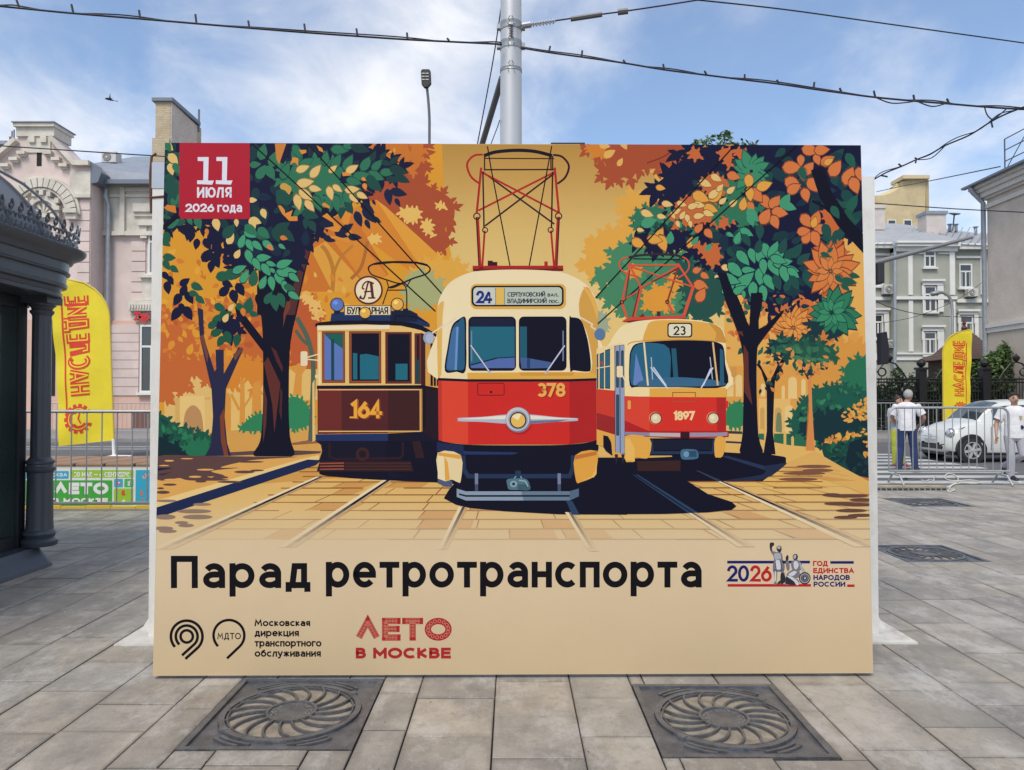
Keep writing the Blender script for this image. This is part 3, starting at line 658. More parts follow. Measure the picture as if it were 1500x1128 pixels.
# yellow house behind it
yh = bld('yellow_house', 'ochre house with a curved stepped gable rising behind the tin roof')
fy = Front(75); OCH = mat('ochre_plaster', (.52, .42, .25), .9, noise=.14, scale=.9, stain=(.34, .27, .17), stain_amt=.7, stain_scale=.5)
pts = [Q3(*p) for p in ((-200, 520), (-200, 345), (75, 335), (120, 333), (160, 318), (190, 300), (205, 285), (203, 268), (250, 258), (312, 250), (306, 520))]
m = MB(); m.prism([(fy.X(x), fy.Z(y)) for x, y in pts], 'y', 75, 77.5); m.build('gable_wall', OCH, yh)
m = MB(); cop = [Q3(*p) for p in ((75, 335), (120, 333), (160, 318), (190, 300), (205, 285), (203, 268))]
m.tube([(fy.X(x), 76, fy.Z(y)) for x, y in cop], .35, 8); qb(fy, m, 196, 318, 246, 262, -2, .5); m.build('coping', mat('ochre_trim', (.56, .47, .30), .9, noise=.06), yh)
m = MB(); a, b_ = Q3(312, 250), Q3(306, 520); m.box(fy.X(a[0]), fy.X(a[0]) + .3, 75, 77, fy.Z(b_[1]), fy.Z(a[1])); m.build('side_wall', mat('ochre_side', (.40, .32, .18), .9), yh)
for x0 in (132, 205): window(fy, yh, *[Q3(x, 0)[0] for x in (x0, x0 + 40)], Q3(0, 445)[1], Q3(0, 476)[1], .02, True, False)

# beige brick house whose long wall runs towards the viewer
bh = bld('beige_house', 'beige painted brick house side with a heavy white cornice and corner downpipe')
BEI = mat('beige_brick', (.52, .46, .41), .9); brick_nodes(BEI, (.60, .52, .45), (.56, .485, .42), (.50, .43, .37), 3.0)
WX, YF = 22.25, 35.0
def zy(py, Y=YF): return at(750, py, Y).z
m = MB(); m.box(WX, WX + 12, 14, YF, 0, zy(283)); m.build('wall', BEI, bh)
BT = mat('beige_trim', (.60, .575, .54), .85, noise=.08, scale=1.5)
m = MB()
for o, y0, y1 in ((.55, 272, 277), (.42, 277, 283), (.3, 283, 290), (.14, 290, 293), (.1, 300, 306), (.16, 476, 481), (.1, 481, 488)): m.box(WX - o, WX + .2, 14, YF + o, zy(y1), zy(y0))
m.build('cornice', BT, bh)
m = MB(); m.box(WX - .04, WX, 14, YF + .04, 0, zy(488)); m.build('plinth_storey', mat('beige_low', (.50, .43, .36), .9, noise=.1, scale=1), bh)
m = MB(); m.add([(WX - .75, 14, zy(271)), (WX - .75, YF + .7, zy(271)), (WX + 6, YF - 3, zy(271) + 3), (WX + 6, 14, zy(271) + 3)], [(0, 1, 2, 3)]); m.box(WX - .8, WX - .6, 14, YF + .7, zy(273), zy(270)); m.build('roof', mat('zinc_dark', (.16, .18, .22)), bh)
downpipe([(WX - .65, YF + .2, zy(272)), (WX - .6, YF + .15, zy(280)), (WX - .12, YF + .1, zy(297)), (WX - .1, YF + .1, .2)], bh, .11)
rl = empty('roof_railing', (WX - .2, 0, zy(271) + .1), 0, 'thin steel railing along the roof edge of the beige house', 'railing')
m = MB()
for k in range(12):
    y = 33.4 - k * 1.6; m.tube([(0, y, 0), (0, y, 1.5)], .03, 5)
for z in (.5, 1.0, 1.5): m.tube([(0, 33.4, z), (0, 14, z)], .025, 5)
for k in range(3): m.tube([(0, 33.4 - k * 1.6, 0.05), (0, 31.8 - k * 1.6, 1.45)], .02, 5)
m.build('rail', mat('steel_dark', (.12, .12, .125), .5, .5), rl)
# ================================================================ street objects
GALV = mat('galvanised', (.36, .37, .38), .45, .55, noise=.12, scale=8)
DSTEEL = mat('dark_grey_paint', (.060, .068, .086), .34, .1, noise=.08, scale=6, stain=(.075, .08, .085), stain_amt=.35, stain_scale=5)
BLACKM = mat('black_metal', (.022, .023, .027), .5, .2)
WPOST = mat('white_post_paint', (.66, .655, .63), .5, noise=.05, scale=5, stain=(.30, .16, .08), stain_amt=.22, stain_scale=14, stretch=(1, 1, .5))

# ---- two white steel posts behind the board
def steel_post(x, y, h, label, cap):
    t = empty('steel_post', (x, y, 0), 0, label, 'steel post', 'white steel posts behind the board')
    m = MB()
    for s in (-1, 1): m.box(-.1, .1, s * .1 - .006, s * .1 + .006, .012, h)
    m.box(-.005, .005, -.094, .094, .012, h); m.build('beam', WPOST, t)
    m = MB(); m.box(-.23 if cap else -.3, .26, -.28, .26, 0, .012); m.build('base_plate', mat('worn_plate', (.56, .55, .52), .7, noise=.15, scale=5, stain=(.22, .13, .08), stain_amt=.6, stain_scale=6), t)
    for s in (-1, 1):
        m = MB(); m.prism([(s * .1, .013), (s * .2, .013), (s * .1, .17)], 'y', -.006, .006); m.build('gusset', WPOST, t)
    if cap:
        m = MB(); m.box(-.104, .104, -.11, .11, h - .14, h + .03); m.build('cap_sleeve', mat('zinc_sleeve', (.42, .45, .50), .4, .4, noise=.1), t)
        m = MB(); m.tube([(-.11, -.1, h - .3), (-.118, -.1, h - .05), (-.11, -.1, h + .07), (-.08, -.1, h + .09)], .008, 6); m.tube([(-.106, -.108, h - .2), (0, -.109, h - .19), (.106, -.108, h - .2)], .007, 6); m.build('wire_tie', mat('rust', (.12, .05, .03), .9), t)
    return t
pl, prt = at(241, 900, 4.86), at(1266, 900, 4.9)
steel_post(pl.x, pl.y + .1, 3.04, 'rusty white steel post with a zinc sleeve and wire tie, beside the kiosk', True)
steel_post(prt.x - .01, prt.y + .1, 2.99, 'white steel post with a bare top, on the barrier and car side of the board', False)

# ---- drain covers
IRON = mat('cast_iron', (.14, .147, .165), .38, .5, noise=.4, scale=11, stain=(.17, .155, .135), stain_amt=.4, stain_scale=6, bump=.3, bscale=90)
DEBR = mat('silt', (.24, .21, .165), .95, noise=.35, scale=14, stain=(.07, .065, .06), stain_amt=.6, stain_scale=9)
def drain(x0, x1, y0, y1, label, spin):
    w = x1 - x0; d = y1 - y0; cx, cy = (x0 + x1) / 2, (y0 + y1) / 2
    t = empty('drain_cover', (cx, cy, 0), 0, label, 'drain cover', 'cast iron drain covers in the paving')
    a, b_ = w / 2 - .004, d / 2 - .004; m = MB(); z0, z1 = -.03, -.002
    for q in ((-a, a, -b_, -b_ + .03), (-a, a, b_ - .03, b_), (-a, -a + .03, -b_ + .03, b_ - .03), (a - .03, a, -b_ + .03, b_ - .03)): m.box(q[0], q[1], q[2], q[3], z0, z1 + .004)
    m.box(-a + .03, a - .03, -b_ + .03, b_ - .03, -.06, -.045)
    r = min(a, b_) - .045
    for sx_ in (-1, 1):
        for sy in (-1, 1):
            q = [(sx_ * (a - .03), sy * (b_ - .03))] + [(sx_ * (r - .002) * math.cos(R(90 * j / 10)), sy * (r - .002) * math.sin(R(90 * j / 10))) for j in range(11)]
            m.prism([q[0], (sx_ * (a - .03), 0)] + q[1:] + [(0, sy * (b_ - .03))], 'z', -.03, -.0115)
    for q0 in (45, 135, 225, 315):       # raised ribs filling the corners round the lid
        for rr, hw_ in ((r + .024, 34), (r + .052, 27), (r + .080, 21), (r + .110, 15), (r + .14, 9)):
            for s_ in (-1, 1):
                c0 = q0 + s_ * hw_ * .52; L_, R_ = ribbon([(rr * math.cos(R(c0 - hw_ * .42 + hw_ * .14 * j)), rr * math.sin(R(c0 - hw_ * .42 + hw_ * .14 * j))) for j in range(7)], .014)
                if max(abs(p[0]) for p in L_ + R_) < a - .032 and max(abs(p[1]) for p in L_ + R_) < b_ - .032: m.prism(L_ + R_[::-1], 'z', -.0095, -.001)
    m.build('frame', IRON, t)
    m = MB(); n = 56
    def rg(r0, r1, zb, zt):
        i = [(r0 * math.cos(2 * math.pi * k / n), r0 * math.sin(2 * math.pi * k / n)) for k in range(n)]; o = [(r1 * math.cos(2 * math.pi * k / n), r1 * math.sin(2 * math.pi * k / n)) for k in range(n)]
        vs = [(*p, z) for z in (zb, zt) for c_ in (i, o) for p in c_]; fs = []
        for k in range(n):
            q = (k + 1) % n; fs += [(2 * n + k, 2 * n + q, 3 * n + q, 3 * n + k), (n + k, n + q, 3 * n + q, 3 * n + k), (k, q, 2 * n + q, 2 * n + k)]
        m.add(vs, fs)
    rg(r - .032, r - .004, -.03, .002); rg(r - .048, r - .040, -.03, -.001); rg(r * .32, r * .36, -.03, .002)
    m.lathe([(r * .32, -.03), (r * .32, -.006), (.001, -.005)], 28)
    for k in range(17):       # curved vanes
        a0 = 360 / 17 * k + 11; pts = []
        for j in range(9):
            u = j / 8; rr = r * .36 + (r - .034 - r * .36) * u; an = R(a0 + spin * (6 + 16 * u) * u); pts.append((rr * math.cos(an), rr * math.sin(an)))
        L_, R_ = ribbon(pts, .0105)
        m.prism(L_ + R_[::-1], 'z', -.03, .0015)
    for an in (40, 220):      # lifting lugs
        p = [(r * .93 * math.cos(R(an - 4)), r * .93 * math.sin(R(an - 4))), (r * 1.03 * math.cos(R(an - 3)), r * 1.03 * math.sin(R(an - 3))), (r * 1.03 * math.cos(R(an + 3)), r * 1.03 * math.sin(R(an + 3))), (r * .93 * math.cos(R(an + 4)), r * .93 * math.sin(R(an + 4)))]
        m.prism(p, 'z', -.01, .005)
    m.build('grate', IRON, t)
    m = MB(); m.lathe([(r - .03, -.015), (.001, -.012)], 40); m.build('silt', DEBR, t)
    # raised ring of lettering round the hub
    PT = Print(lambda x, y, h: (x, y, -.004 + h)); st, tw = layout('3634-2019 (С250)'.replace('(', '').replace(')', ''), .3)
    for closed, pts in st:
        q = []
        for p in pts:
            an = R(215) - p[0] / tw * R(285); rr = r * .22 + p[1] * r * .065; q.append((rr * math.cos(an), rr * math.sin(an)))
        PT.stroke(q, .0045, (.2, .2, .2), closed)
    PT.build({'main': 'raised_lettering'}, attr_mat('iron_letter', .5), {'main': t})
    rr_ = random.Random(int(cx * 100))
    m = MB()
    for k in range(26):
        an = rr_.random() * 6.28; ra = r * rr_.uniform(.45, .92); x, y = ra * math.cos(an), ra * math.sin(an); s = rr_.uniform(.006, .02); c, s2 = math.cos(an * 3), math.sin(an * 3)
        m.add([(x - s * c, y - s * s2, -.018), (x + s * .4 * s2, y - s * .4 * c, -.013), (x + s * c, y + s * s2, -.017), (x - s * .4 * s2, y + s * .4 * c, -.014)], [(0, 1, 2, 3)])
    m.build('leaf_litter', mat('dry_leaf', (.20, .13, .06), .8), t)
    return t
drain(*HOLES[0], 'dusty iron drain cover in front of the festival and transit emblems', 1)
drain(*HOLES[1], 'iron drain cover with dry leaf litter below the anniversary emblem', -1)
drain(*HOLES[2], 'iron drain cover half hidden behind the board near the white post', -1)
drain(*HOLES[3], 'small far drain cover lying between the cable ramp and the board', 1)

# ---- kiosk
kx, ky = -4.36, 6.95
kio = empty('street_kiosk', (-6.0, 5.4, 0), 0, 'dark grey metal kiosk with fluted columns, curved cornice and lacy roof cresting', 'kiosk')
KO = Vector((-6.0, 5.4, 0))
def plan(off, rad=.34):            # rounded plan outline, off = metres outside the wall line
    x0, x1, y0, y1 = -8.2 - off, kx + off, 3.2 - off, ky + off - .02; r = max(.05, rad + off * .6); out = []
    for cx, cy, a in ((x1 - r, y0 + r, -90), (x1 - r, y1 - r, 0), (x0 + r, y1 - r, 90), (x0 + r, y0 + r, 180)): out += arc(cx, cy, r, r, a, a + 90, 9)
    return [(p[0] - KO.x, p[1] - KO.y) for p in out]
def sweep(prof, closed_top=False, closed_bot=False, rad=.34):
    m = MB(); rings = [plan(o, rad) for o, z in prof]; n = len(rings[0]); vs = []; fs = []
    for (o, z), rg_ in zip(prof, rings): vs += [(p[0], p[1], z) for p in rg_]
    for i in range(len(prof) - 1):
        for j in range(n): fs.append((i * n + j, i * n + (j + 1) % n, (i + 1) * n + (j + 1) % n, (i + 1) * n + j))
    if closed_top: fs.append(tuple((len(prof) - 1) * n + j for j in range(n)))
    if closed_bot: fs.append(tuple(range(n))[::-1])
    return m.add(vs, fs)
sweep([(-.3, 2.47), (.19, 2.47), (.22, 2.462), (.245, 2.47), (.25, 2.50), (.235, 2.51), (.245, 2.545), (.28, 2.555), (.285, 2.58), (.275, 2.585), (.275, 2.67), (.30, 2.675), (.305, 2.69), (.29, 2.70), (.295, 2.775), (.315, 2.78), (.325, 2.795), (.33, 2.81), (.36, 2.83), (.395, 2.85), (.415, 2.875), (.418, 2.895), (.40, 2.905), (.2, 2.91)], rad=.3).build('cornice', DSTEEL, kio, True)
RP = [(.23, 2.905), (.20, 3.0), (.16, 3.1), (.10, 3.2), (.02, 3.31), (-.10, 3.43), (-.26, 3.56), (-.46, 3.67), (-.7, 3.77), (-1.2, 3.88), (-1.7, 3.93)]
sweep(RP, True, rad=.3).build('roof', DSTEEL, kio, True)
m = MB()
for k in range(9):               # standing seams
    y = 7.05 - .42 * k - KO.y; m.tube([(kx + o - KO.x, y + min(0, o) * .0, z + .006) for o, z in RP], .014, 5)
m.build('roof_seam', DSTEEL, kio)
m = MB(); X0 = kx + .345 - KO.x
def flat_arc(y, z, r, a0, a1, w=.017, n=9, M=None):
    pts = arc(0, 0, r, r, a0, a1, n); L_, R_ = ribbon(pts, w); q = L_ + R_[::-1]
    vs = [M @ Vector((0, y + p[0], z + p[1])) for p in q] + [M @ Vector((.008, y + p[0], z + p[1])) for p in q]; k = len(q)
    m.add(vs, [tuple(range(k)), tuple(range(2 * k - 1, k - 1, -1))] + [(i, i + k, (i + 1) % k + k, (i + 1) % k) for i in range(k)])
def motif(M):
    flat_arc(0, .002, .036, 0, 180, .03, 8, M)
    for s in (-1, 1):
        m.add([M @ Vector(v) for v in ((0, s * .060, .0), (0, s * .036, .0), (0, s * .016, .08), (0, s * .044, .08), (.008, s * .058, 0), (.008, s * .024, .075))], [(0, 1, 2, 3)])
        flat_arc(s * .032, .10, .03, 90 - s * 100, 90 + s * 90, .018, 6, M)
        m.add([M @ Vector(v) for v in ((0, s * .004, .13), (0, s * .03, .16), (0, s * .018, .185), (0, 0, .15))], [(0, 1, 2, 3)])
    flat_arc(0, .185, .022, 0, 360, .02, 10, M); flat_arc(0, .215, .012, 200, 520, .012, 7, M)
pl_ = plan(.345, .3); acc = 0
for i in range(len(pl_)):
    a, b_ = pl_[i], pl_[(i + 1) % len(pl_)]; d = math.dist(a, b_)
    if (a[0] + b_[0]) / 2 + KO.x < -5.2: continue
    ang = math.atan2(b_[1] - a[1], b_[0] - a[0]) - math.pi / 2
    while acc < d:
        t_ = acc / d; M = Matrix.Translation((a[0] + (b_[0] - a[0]) * t_, a[1] + (b_[1] - a[1]) * t_, 2.905)) @ Matrix.Rotation(ang, 4, 'Z') @ Matrix.Rotation(R(6), 4, 'Y'); motif(M); acc += .117
    acc -= d
m.build('cresting', DSTEEL, kio)
sweep([(.13, .0), (.12, .03), (.03, .185), (-.15, .19)], False, True, rad=.08).build('plinth', DSTEEL, kio, bevel=0)
m = MB()
def kb(x0, x1, y0, y1, z0, z1): m.box(x0 - KO.x, x1 - KO.x, y0 - KO.y, y1 - KO.y, z0, z1)
WXk = kx - .1
for y0, y1 in ((6.80, 6.90), (5.15, 5.25), (3.4, 3.5)): kb(WXk - .06, WXk, y0, y1, .19, 2.46)
for z0, z1 in ((.19, .30), (2.36, 2.46)): kb(WXk - .055, WXk - .005, 3.5, 5.15, z0, z1); kb(WXk - .055, WXk - .005, 5.25, 6.8, z0, z1)
kb(WXk - .9, WXk - .06, 6.82, 6.88, .19, 2.46); kb(-8.1, WXk - .9, 6.82, 6.88, .19, 2.46); kb(-8.1, WXk - .3, 3.3, 6.8, .19, .22)
m.build('wall_frame', mat('dark_frame', (.03, .034, .04), .4, .3), kio, bevel=.004)
m = MB()
for y0, y1 in ((5.25, 6.8), (3.5, 5.15)): kb(WXk - .035, WXk - .025, y0, y1, .3, 2.36)
m.build('pane', glass('kiosk_glass', (.03, .05, .05), .45), kio)
m = MB()
for z in (.7, 1.15, 1.6): kb(-5.6, -4.75, 4.2, 6.6, z, z + .03)
for y in (4.3, 4.8, 5.4, 5.9, 6.3): kb(-5.5, -4.9, y, y + .16, .73, 1.05); kb(-5.5, -4.9, y + .1, y + .22, 1.18, 1.45)
m.build('shelf_goods', mat('dim_goods', (.34, .40, .34), .7, noise=.6, scale=4), kio)
def column(x, y):
    M = Matrix.Translation((x - KO.x, y - KO.y, 0))
    m = MB(); fl = lambda a: 1 - .055 * (math.cos(a * 12) > .3)
    m.lathe([(.145, .19), (.148, .2), (.15, .235), (.135, .25), (.12, .262), (.128, .285), (.137, .30), (.128, .325), (.115, .335)], 28, M)
    m.lathe([(.115, .33), (.11, .40), (.104, .80), (.106, .86), (.116, .868), (.125, .885), (.125, .905), (.112, .915), (.108, .935), (.118, .945), (.118, .965), (.095, .985), (.086, 1.0)], 28, M)
    m.lathe([(.083, 1.0), (.079, 2.36)], 48, M, fl)
    m.lathe([(.08, 2.30), (.084, 2.31), (.1, 2.33), (.1, 2.345), (.084, 2.355), (.09, 2.375), (.115, 2.395), (.115, 2.41)], 28, M)
    o = m.build('column', DSTEEL, kio, True)
    m = MB(); m.box(x - .12 - KO.x, x + .12 - KO.x, y - .12 - KO.y, y + .12 - KO.y, 2.41, 2.475); m.build('capital_block', DSTEEL, o, bevel=.006)
    m = MB(); m.box(x - .105 - KO.x, x + .105 - KO.x, y - .105 - KO.y, y + .105 - KO.y, 2.42, 2.60); m.build('capital_block', DSTEEL, o, bevel=.006)
column(-4.345, 6.93); column(-4.78, 7.12)

# ---- crowd barriers
def make_barrier(w, nb, label):
    t = empty('crowd_barrier', (0, 0, 0), 0, label, 'crowd barrier', 'grey steel crowd barriers')
    h, lo, r = 1.38, .24, .14; m = MB(); hw = w / 2
    pts = [(-hw, 0, lo), (-hw, 0, h - r)] + [(-hw + r - r * math.cos(R(a)), 0, h - r + r * math.sin(R(a))) for a in (22, 45, 68, 90)] + [(hw - r + r * math.sin(R(a)), 0, h - r + r * math.cos(R(a))) for a in (0, 22, 45, 68, 90)] + [(hw, 0, lo)]
    m.tube(pts, .021, 8, True); m.build('frame', GALV, t, True)
    m = MB()
    for k in range(nb):
        x = -hw + w * (k + 1) / (nb + 1); m.tube([(x, 0, lo), (x, 0, h - .01)], .008, 6, cap=False)
    m.build('bar_grille', GALV, t)
    for s in (-1, 1):
        m = MB(); x = s * (hw - .12); m.tube([(x, 0, lo), (x, 0, .17)], .02, 8); m.tube([(x, -.3, .012), (x, -.14, .17), (x, .14, .17), (x, .3, .012)], .018, 8); m.build('foot', GALV, t, True)
    return t
b0 = make_barrier(3.0, 15, 'crowd barrier standing between the kiosk and the board, before the green bench banner')
b0.location = (-5.1, 9.35, 0); b0.rotation_euler = (0, 0, R(1))
def put_barrier(x, y, rz, label, src=None):
    c = copy_tree(src or b0); c.location = (x, y, 0); c.rotation_euler = (0, 0, rz); c['label'] = label; return c
b1 = make_barrier(2.12, 14, 'nearest crowd barrier on the car side, in front of the white haired man')
b1.location = (7.87, 13.55, 0); b1.rotation_euler = (0, 0, R(-2))
put_barrier(at(100, 600, 31).x, 31.2, R(2), 'far crowd barrier across the road partly behind the mirrored yellow flag')
put_barrier(at(100, 600, 31).x + 3.15, 31.0, R(-3), 'far crowd barrier across the road in front of the brown basement grille')
put_barrier(at(1290, 600, 30.6).x - .35, 30.6, 0, 'far crowd barrier behind the white haired man')
put_barrier(at(1290, 600, 30.6).x + 2.75, 30.7, R(1), 'far crowd barrier behind the front of the car and the upright yellow flag')
put_barrier(at(1470, 600, 30.6).x + .9, 30.5, 0, 'far crowd barrier behind the walking young man')

# ---- bench planter with its banner
bn = empty('bench', (-8.6, 11.2, 0), 0, 'long granite bench topped with brown wooden slats beyond the barrier', 'bench')
m = MB(); m.box(-3.5, 6.6, -.75, .8, 0, .58); m.build('base', mat('bench_granite', (.22, .215, .205), .85, noise=.25, scale=9, bump=.3), bn, bevel=.03)
m = MB(); sk = random.Random(5)
for k in range(24):
    x = -3.4 + k * .42; sl = .10; m.add([(x + a + (sl if yy > 0 else 0), yy, z) for z in (.585, .635) for yy in (-.66, .7) for a in (0, .385)], [(0, 2, 3, 1), (4, 5, 7, 6), (0, 1, 5, 4), (2, 6, 7, 3), (0, 4, 6, 2), (1, 3, 7, 5)])
m.build('seat_slats', mat('wood_slats', (.27, .16, .095), .7, noise=.2, scale=3, stretch=(4, .5, 1)), bn, bevel=.02)
bw0, bw1 = at(20, 720, 10.4).x, at(262, 720, 10.4).x
ban = empty('festival_banner', ((bw0 + bw1) / 2, 10.42, .06), 0, 'green and blue festival banner with white lettering hung along the bench side', 'banner')
BWW = bw1 - bw0; BZ0 = .045
ban_k = BWW / (262 - 20)
BP = Print(lambda x, y, h: ((x - 141) * ban_k, -.02 - h * 40, (748 - y) * ban_k - .02))
def brr(x0, x1, y0, y1, c, r=1.6):
    q = []
    for cx, cy, a in ((x1 - r, y0 + r, -90), (x1 - r, y1 - r, 0), (x0 + r, y1 - r, 90), (x0 + r, y0 + r, 180)): q += arc(cx, cy, r, r, a, a + 90, 4)
    BP.poly(q, c)
LIME, GREEN, CYAN, WH = (.30, .52, .04), (.05, .36, .05), (.04, .36, .55), (.75, .75, .75)
BP.poly([(20, 691), (262, 691), (262, 748), (20, 748)], (.66, .70, .66))
brr(20, 100.5, 695, 706.5, CYAN); brr(102.5, 195.5, 693.5, 705, LIME); brr(20, 164.5, 708.5, 746.5, GREEN); brr(167, 180, 706.5, 719, CYAN); brr(182, 195.5, 706.5, 719, (.06, .42, .12)); brr(167, 195.5, 720.5, 745, LIME); brr(198.5, 262, 693.5, 744, CYAN)
BP.text('30 МАЯ — 6 СЕНТЯБРЯ', 108, 189, 703.5, 7, 1.3, WH, .3); BP.text('ΛЕТО', 79, 158.5, 729, 17, 5.2, WH, .38); BP.text('В МОСКВЕ', 78, 158, 743, 8.5, 2.4, WH, .34)
BP.poly([(178, 724), (181, 722.5), (183, 724), (183.5, 731), (178, 731)], (.55, .10, .04)); BP.ell(173.5, 713, 3.2, 2.4, (.6, .12, .2)); BP.ell(174.5, 712, 1.4, 1, WH); BP.poly([(187, 710), (191, 709), (190, 717), (187, 717)], (.55, .6, .55)); BP.poly([(180, 738), (182, 736), (184, 740), (186.5, 742), (177, 742)], WH)
for x, y in ((212, 703), (216, 700)): BP.poly([(x - 4, y - 2), (x, y + 1), (x + 3, y - 3), (x + 1, y + 3), (x - 3, y + 3)], (.62, .35, .33)); BP.ell(x, y, 1, 1, (.5, .1, .1))
BP.poly([(205, 727), (208, 722), (210, 728), (207, 732)], (.6, .16, .06)); BP.poly([(207, 735), (212, 736), (209, 739)], (.6, .1, .1)); BP.ell(240, 715, 4, 4, WH); BP.ell(240, 715, 2, 2, (.6, .5, .05)); BP.text('МОСКВА', 62, 98, 703, 5, 1, WH, .3)
m = MB(); m.box(-BWW / 2, BWW / 2, -.02, -.005, 0, 57 * ban_k); m.build('sheet', mat('banner_back', (.5, .5, .5), .6), ban)
BP.build({'main': 'printed_face'}, attr_mat('banner_ink', .5), {'main': ban})
m = MB(); YL = mat('yellow_edging', (.62, .42, .03), .6); x = -BWW / 2
while x < BWW / 2 - .2:
    m.box(x, x + .34, -.09, -.03, -.052, .0 + .012 * ((int(x * 10)) % 2)); x += .345
m.build('edging', YL, ban)
m = MB(); m.box(-BWW / 2, BWW / 2, -.11, -.091, -.06, -.03); m.build('hem', mat('kerb_granite', (.24, .235, .225)), ban)

# ---- feather flags
def feather_flag(name_label, px0, px1, pyt, pyb, Y, mirror):
    s = Y / F; X0 = at(px0, 585, Y).x; X1 = at(px1, 585, Y).x
    t = empty('feather_flag', ((X1 if mirror else X0), Y, 0), 0, name_label, 'flag', 'yellow feather flags')
    sg_ = 1 if not mirror else -1; wd = X1 - X0; zt, zb = at(750, pyt, Y).z, at(750, pyb, Y).z; H = zt - zb
    # sail outline: straight pole edge, rounded shoulder, straight free edge; u 0 at the pole, v 0 at the bottom
    N_, K_ = 36, 14; vs = []; fs = []
    def surf(u, v):
        e = max(0, (v - .74) / .26); u0 = (1 - math.sqrt(max(0, 1 - e * e))) * .93
        uu = u0 + (1 - u0) * u
        return (sg_ * (uu * wd * (1 - .06 * (1 - v)) + (.16 * wd * (1 - v) if mirror else 0) * 0), .04 * math.sin(5 * uu + 7 * v) * uu + .02 * math.sin(22 * v + 3 * uu) * uu, zb + v * H + (.02 * uu * H if mirror else 0) * 0 + (-.02 * H * uu * (1 - v)))
    for i in range(N_ + 1):
        for j in range(K_ + 1): vs.append(surf(j / K_, i / N_))
    for i in range(N_):
        for j in range(K_): a = i * (K_ + 1) + j; fs.append((a, a + 1, a + K_ + 2, a + K_ + 1))
    m = MB(); m.add(vs, fs); m.build('sail', mat('flag_yellow', (.70, .56, .02), .7, noise=.05, scale=3), t, True)
    m = MB(); pole = [(-.02 * sg_, 0, .06)] + [(surf(0, v)[0] - .012 * sg_, surf(0, v)[1], surf(0, v)[2]) for v in [i / 24 for i in range(25)]]
    m.tube(pole, .022, 8); m.build('pole', mat('flag_pole', (.58, .42, .05), .5), t, True)
    m = MB(); m.lathe([(.42, 0), (.45, .02), (.43, .05), (.1, .08), (.04, .1), (.04, .5), (.001, .5)], 20); m.build('base', mat('flag_base', (.7, .7, .69), .5), t, True)
    # lettering read upwards; front and back carry the same print
    q = 1 / wd
    def to3(x, y, h):              # x up the flag (metres from bottom), y from pole (metres)
        u_full = y / wd; v = x / H; e = max(0, (v - .74) / .26); u0 = (1 - math.sqrt(max(0, 1 - e * e))) * .93
        u = (u_full - u0) / max(.05, 1 - u0); p = surf(max(0, min(1, u)), v); return (p[0], p[1] - .009 - h * 30, p[2])
    def fine(q, cl):
        out = []
        for i in range(len(q) - (0 if cl else 1)):
            a, b_ = q[i], q[(i + 1) % len(q)]; n = max(1, int(math.dist(a, b_) / .05)); out += [(a[0] + (b_[0] - a[0]) * j / n, a[1] + (b_[1] - a[1]) * j / n) for j in range(n)]
        return out if cl else out + [q[-1]]
    FP = Print(to3); C = (.62, .04, .02); yl = (.70, .56, .02)
    st, tw = layout('НАСЛЕДИЕ', .34); xs0, xs1, cap = .30 * H, .88 * H, .34 * wd; base = .74 * wd
    for wdt, c in ((.085 * wd, C), (.022 * wd, yl)):
        for closed, pts in st: FP.stroke(fine([(xs0 + p[0] / tw * (xs1 - xs0), base - p[1] * cap) for p in pts], closed), wdt, c, closed)
    FP.stroke(fine([(.16 * H, .83 * wd), (.86 * H, .83 * wd)], False), .028 * wd, C)
    cx, cy, rr = .15 * H, .62 * wd, .2 * wd
    FP.stroke(arc(cx, cy, rr, rr, -62, 245, 34), .022 * wd, C); FP.stroke(arc(cx, cy, rr * .72, rr * .72, -50, 235, 30), .04 * wd, C)
    for k in range(13):
        a = R(-60 + k * 25); FP.stroke([(cx + rr * 1.06 * math.cos(a), cy + rr * 1.06 * math.sin(a)), (cx + rr * 1.28 * math.cos(a), cy + rr * 1.28 * math.sin(a))], .06 * wd, C)
    FP.poly([(cx + rr * .55, cy + rr * .9), (cx + rr * .62, cy + rr * .1), (cx + rr * .42, cy + .2 * rr)], C); FP.poly([(cx - rr * .7, cy + rr * .9), (cx - rr * .4, cy + rr * .3), (cx - rr * .62, cy + rr * .1)], C)
    FP.stroke([(cx - rr * .4, cy - rr * .2), (cx, cy), (cx + rr * .5, cy - rr * .15)], .025 * wd, C)
    FP.build({'main': 'lettering'}, attr_mat('flag_ink', .6), {'main': t})
    return t
ff = feather_flag('yellow feather flag seen from behind with mirrored red lettering, beside the kiosk', 84, 168, 402, 645, 19.5, True)
ff.rotation_euler = (0, R(-2.6), 0)
feather_flag('yellow feather flag with upright red lettering standing beyond the white car', 1382, 1424, 483, 618, 29, False)

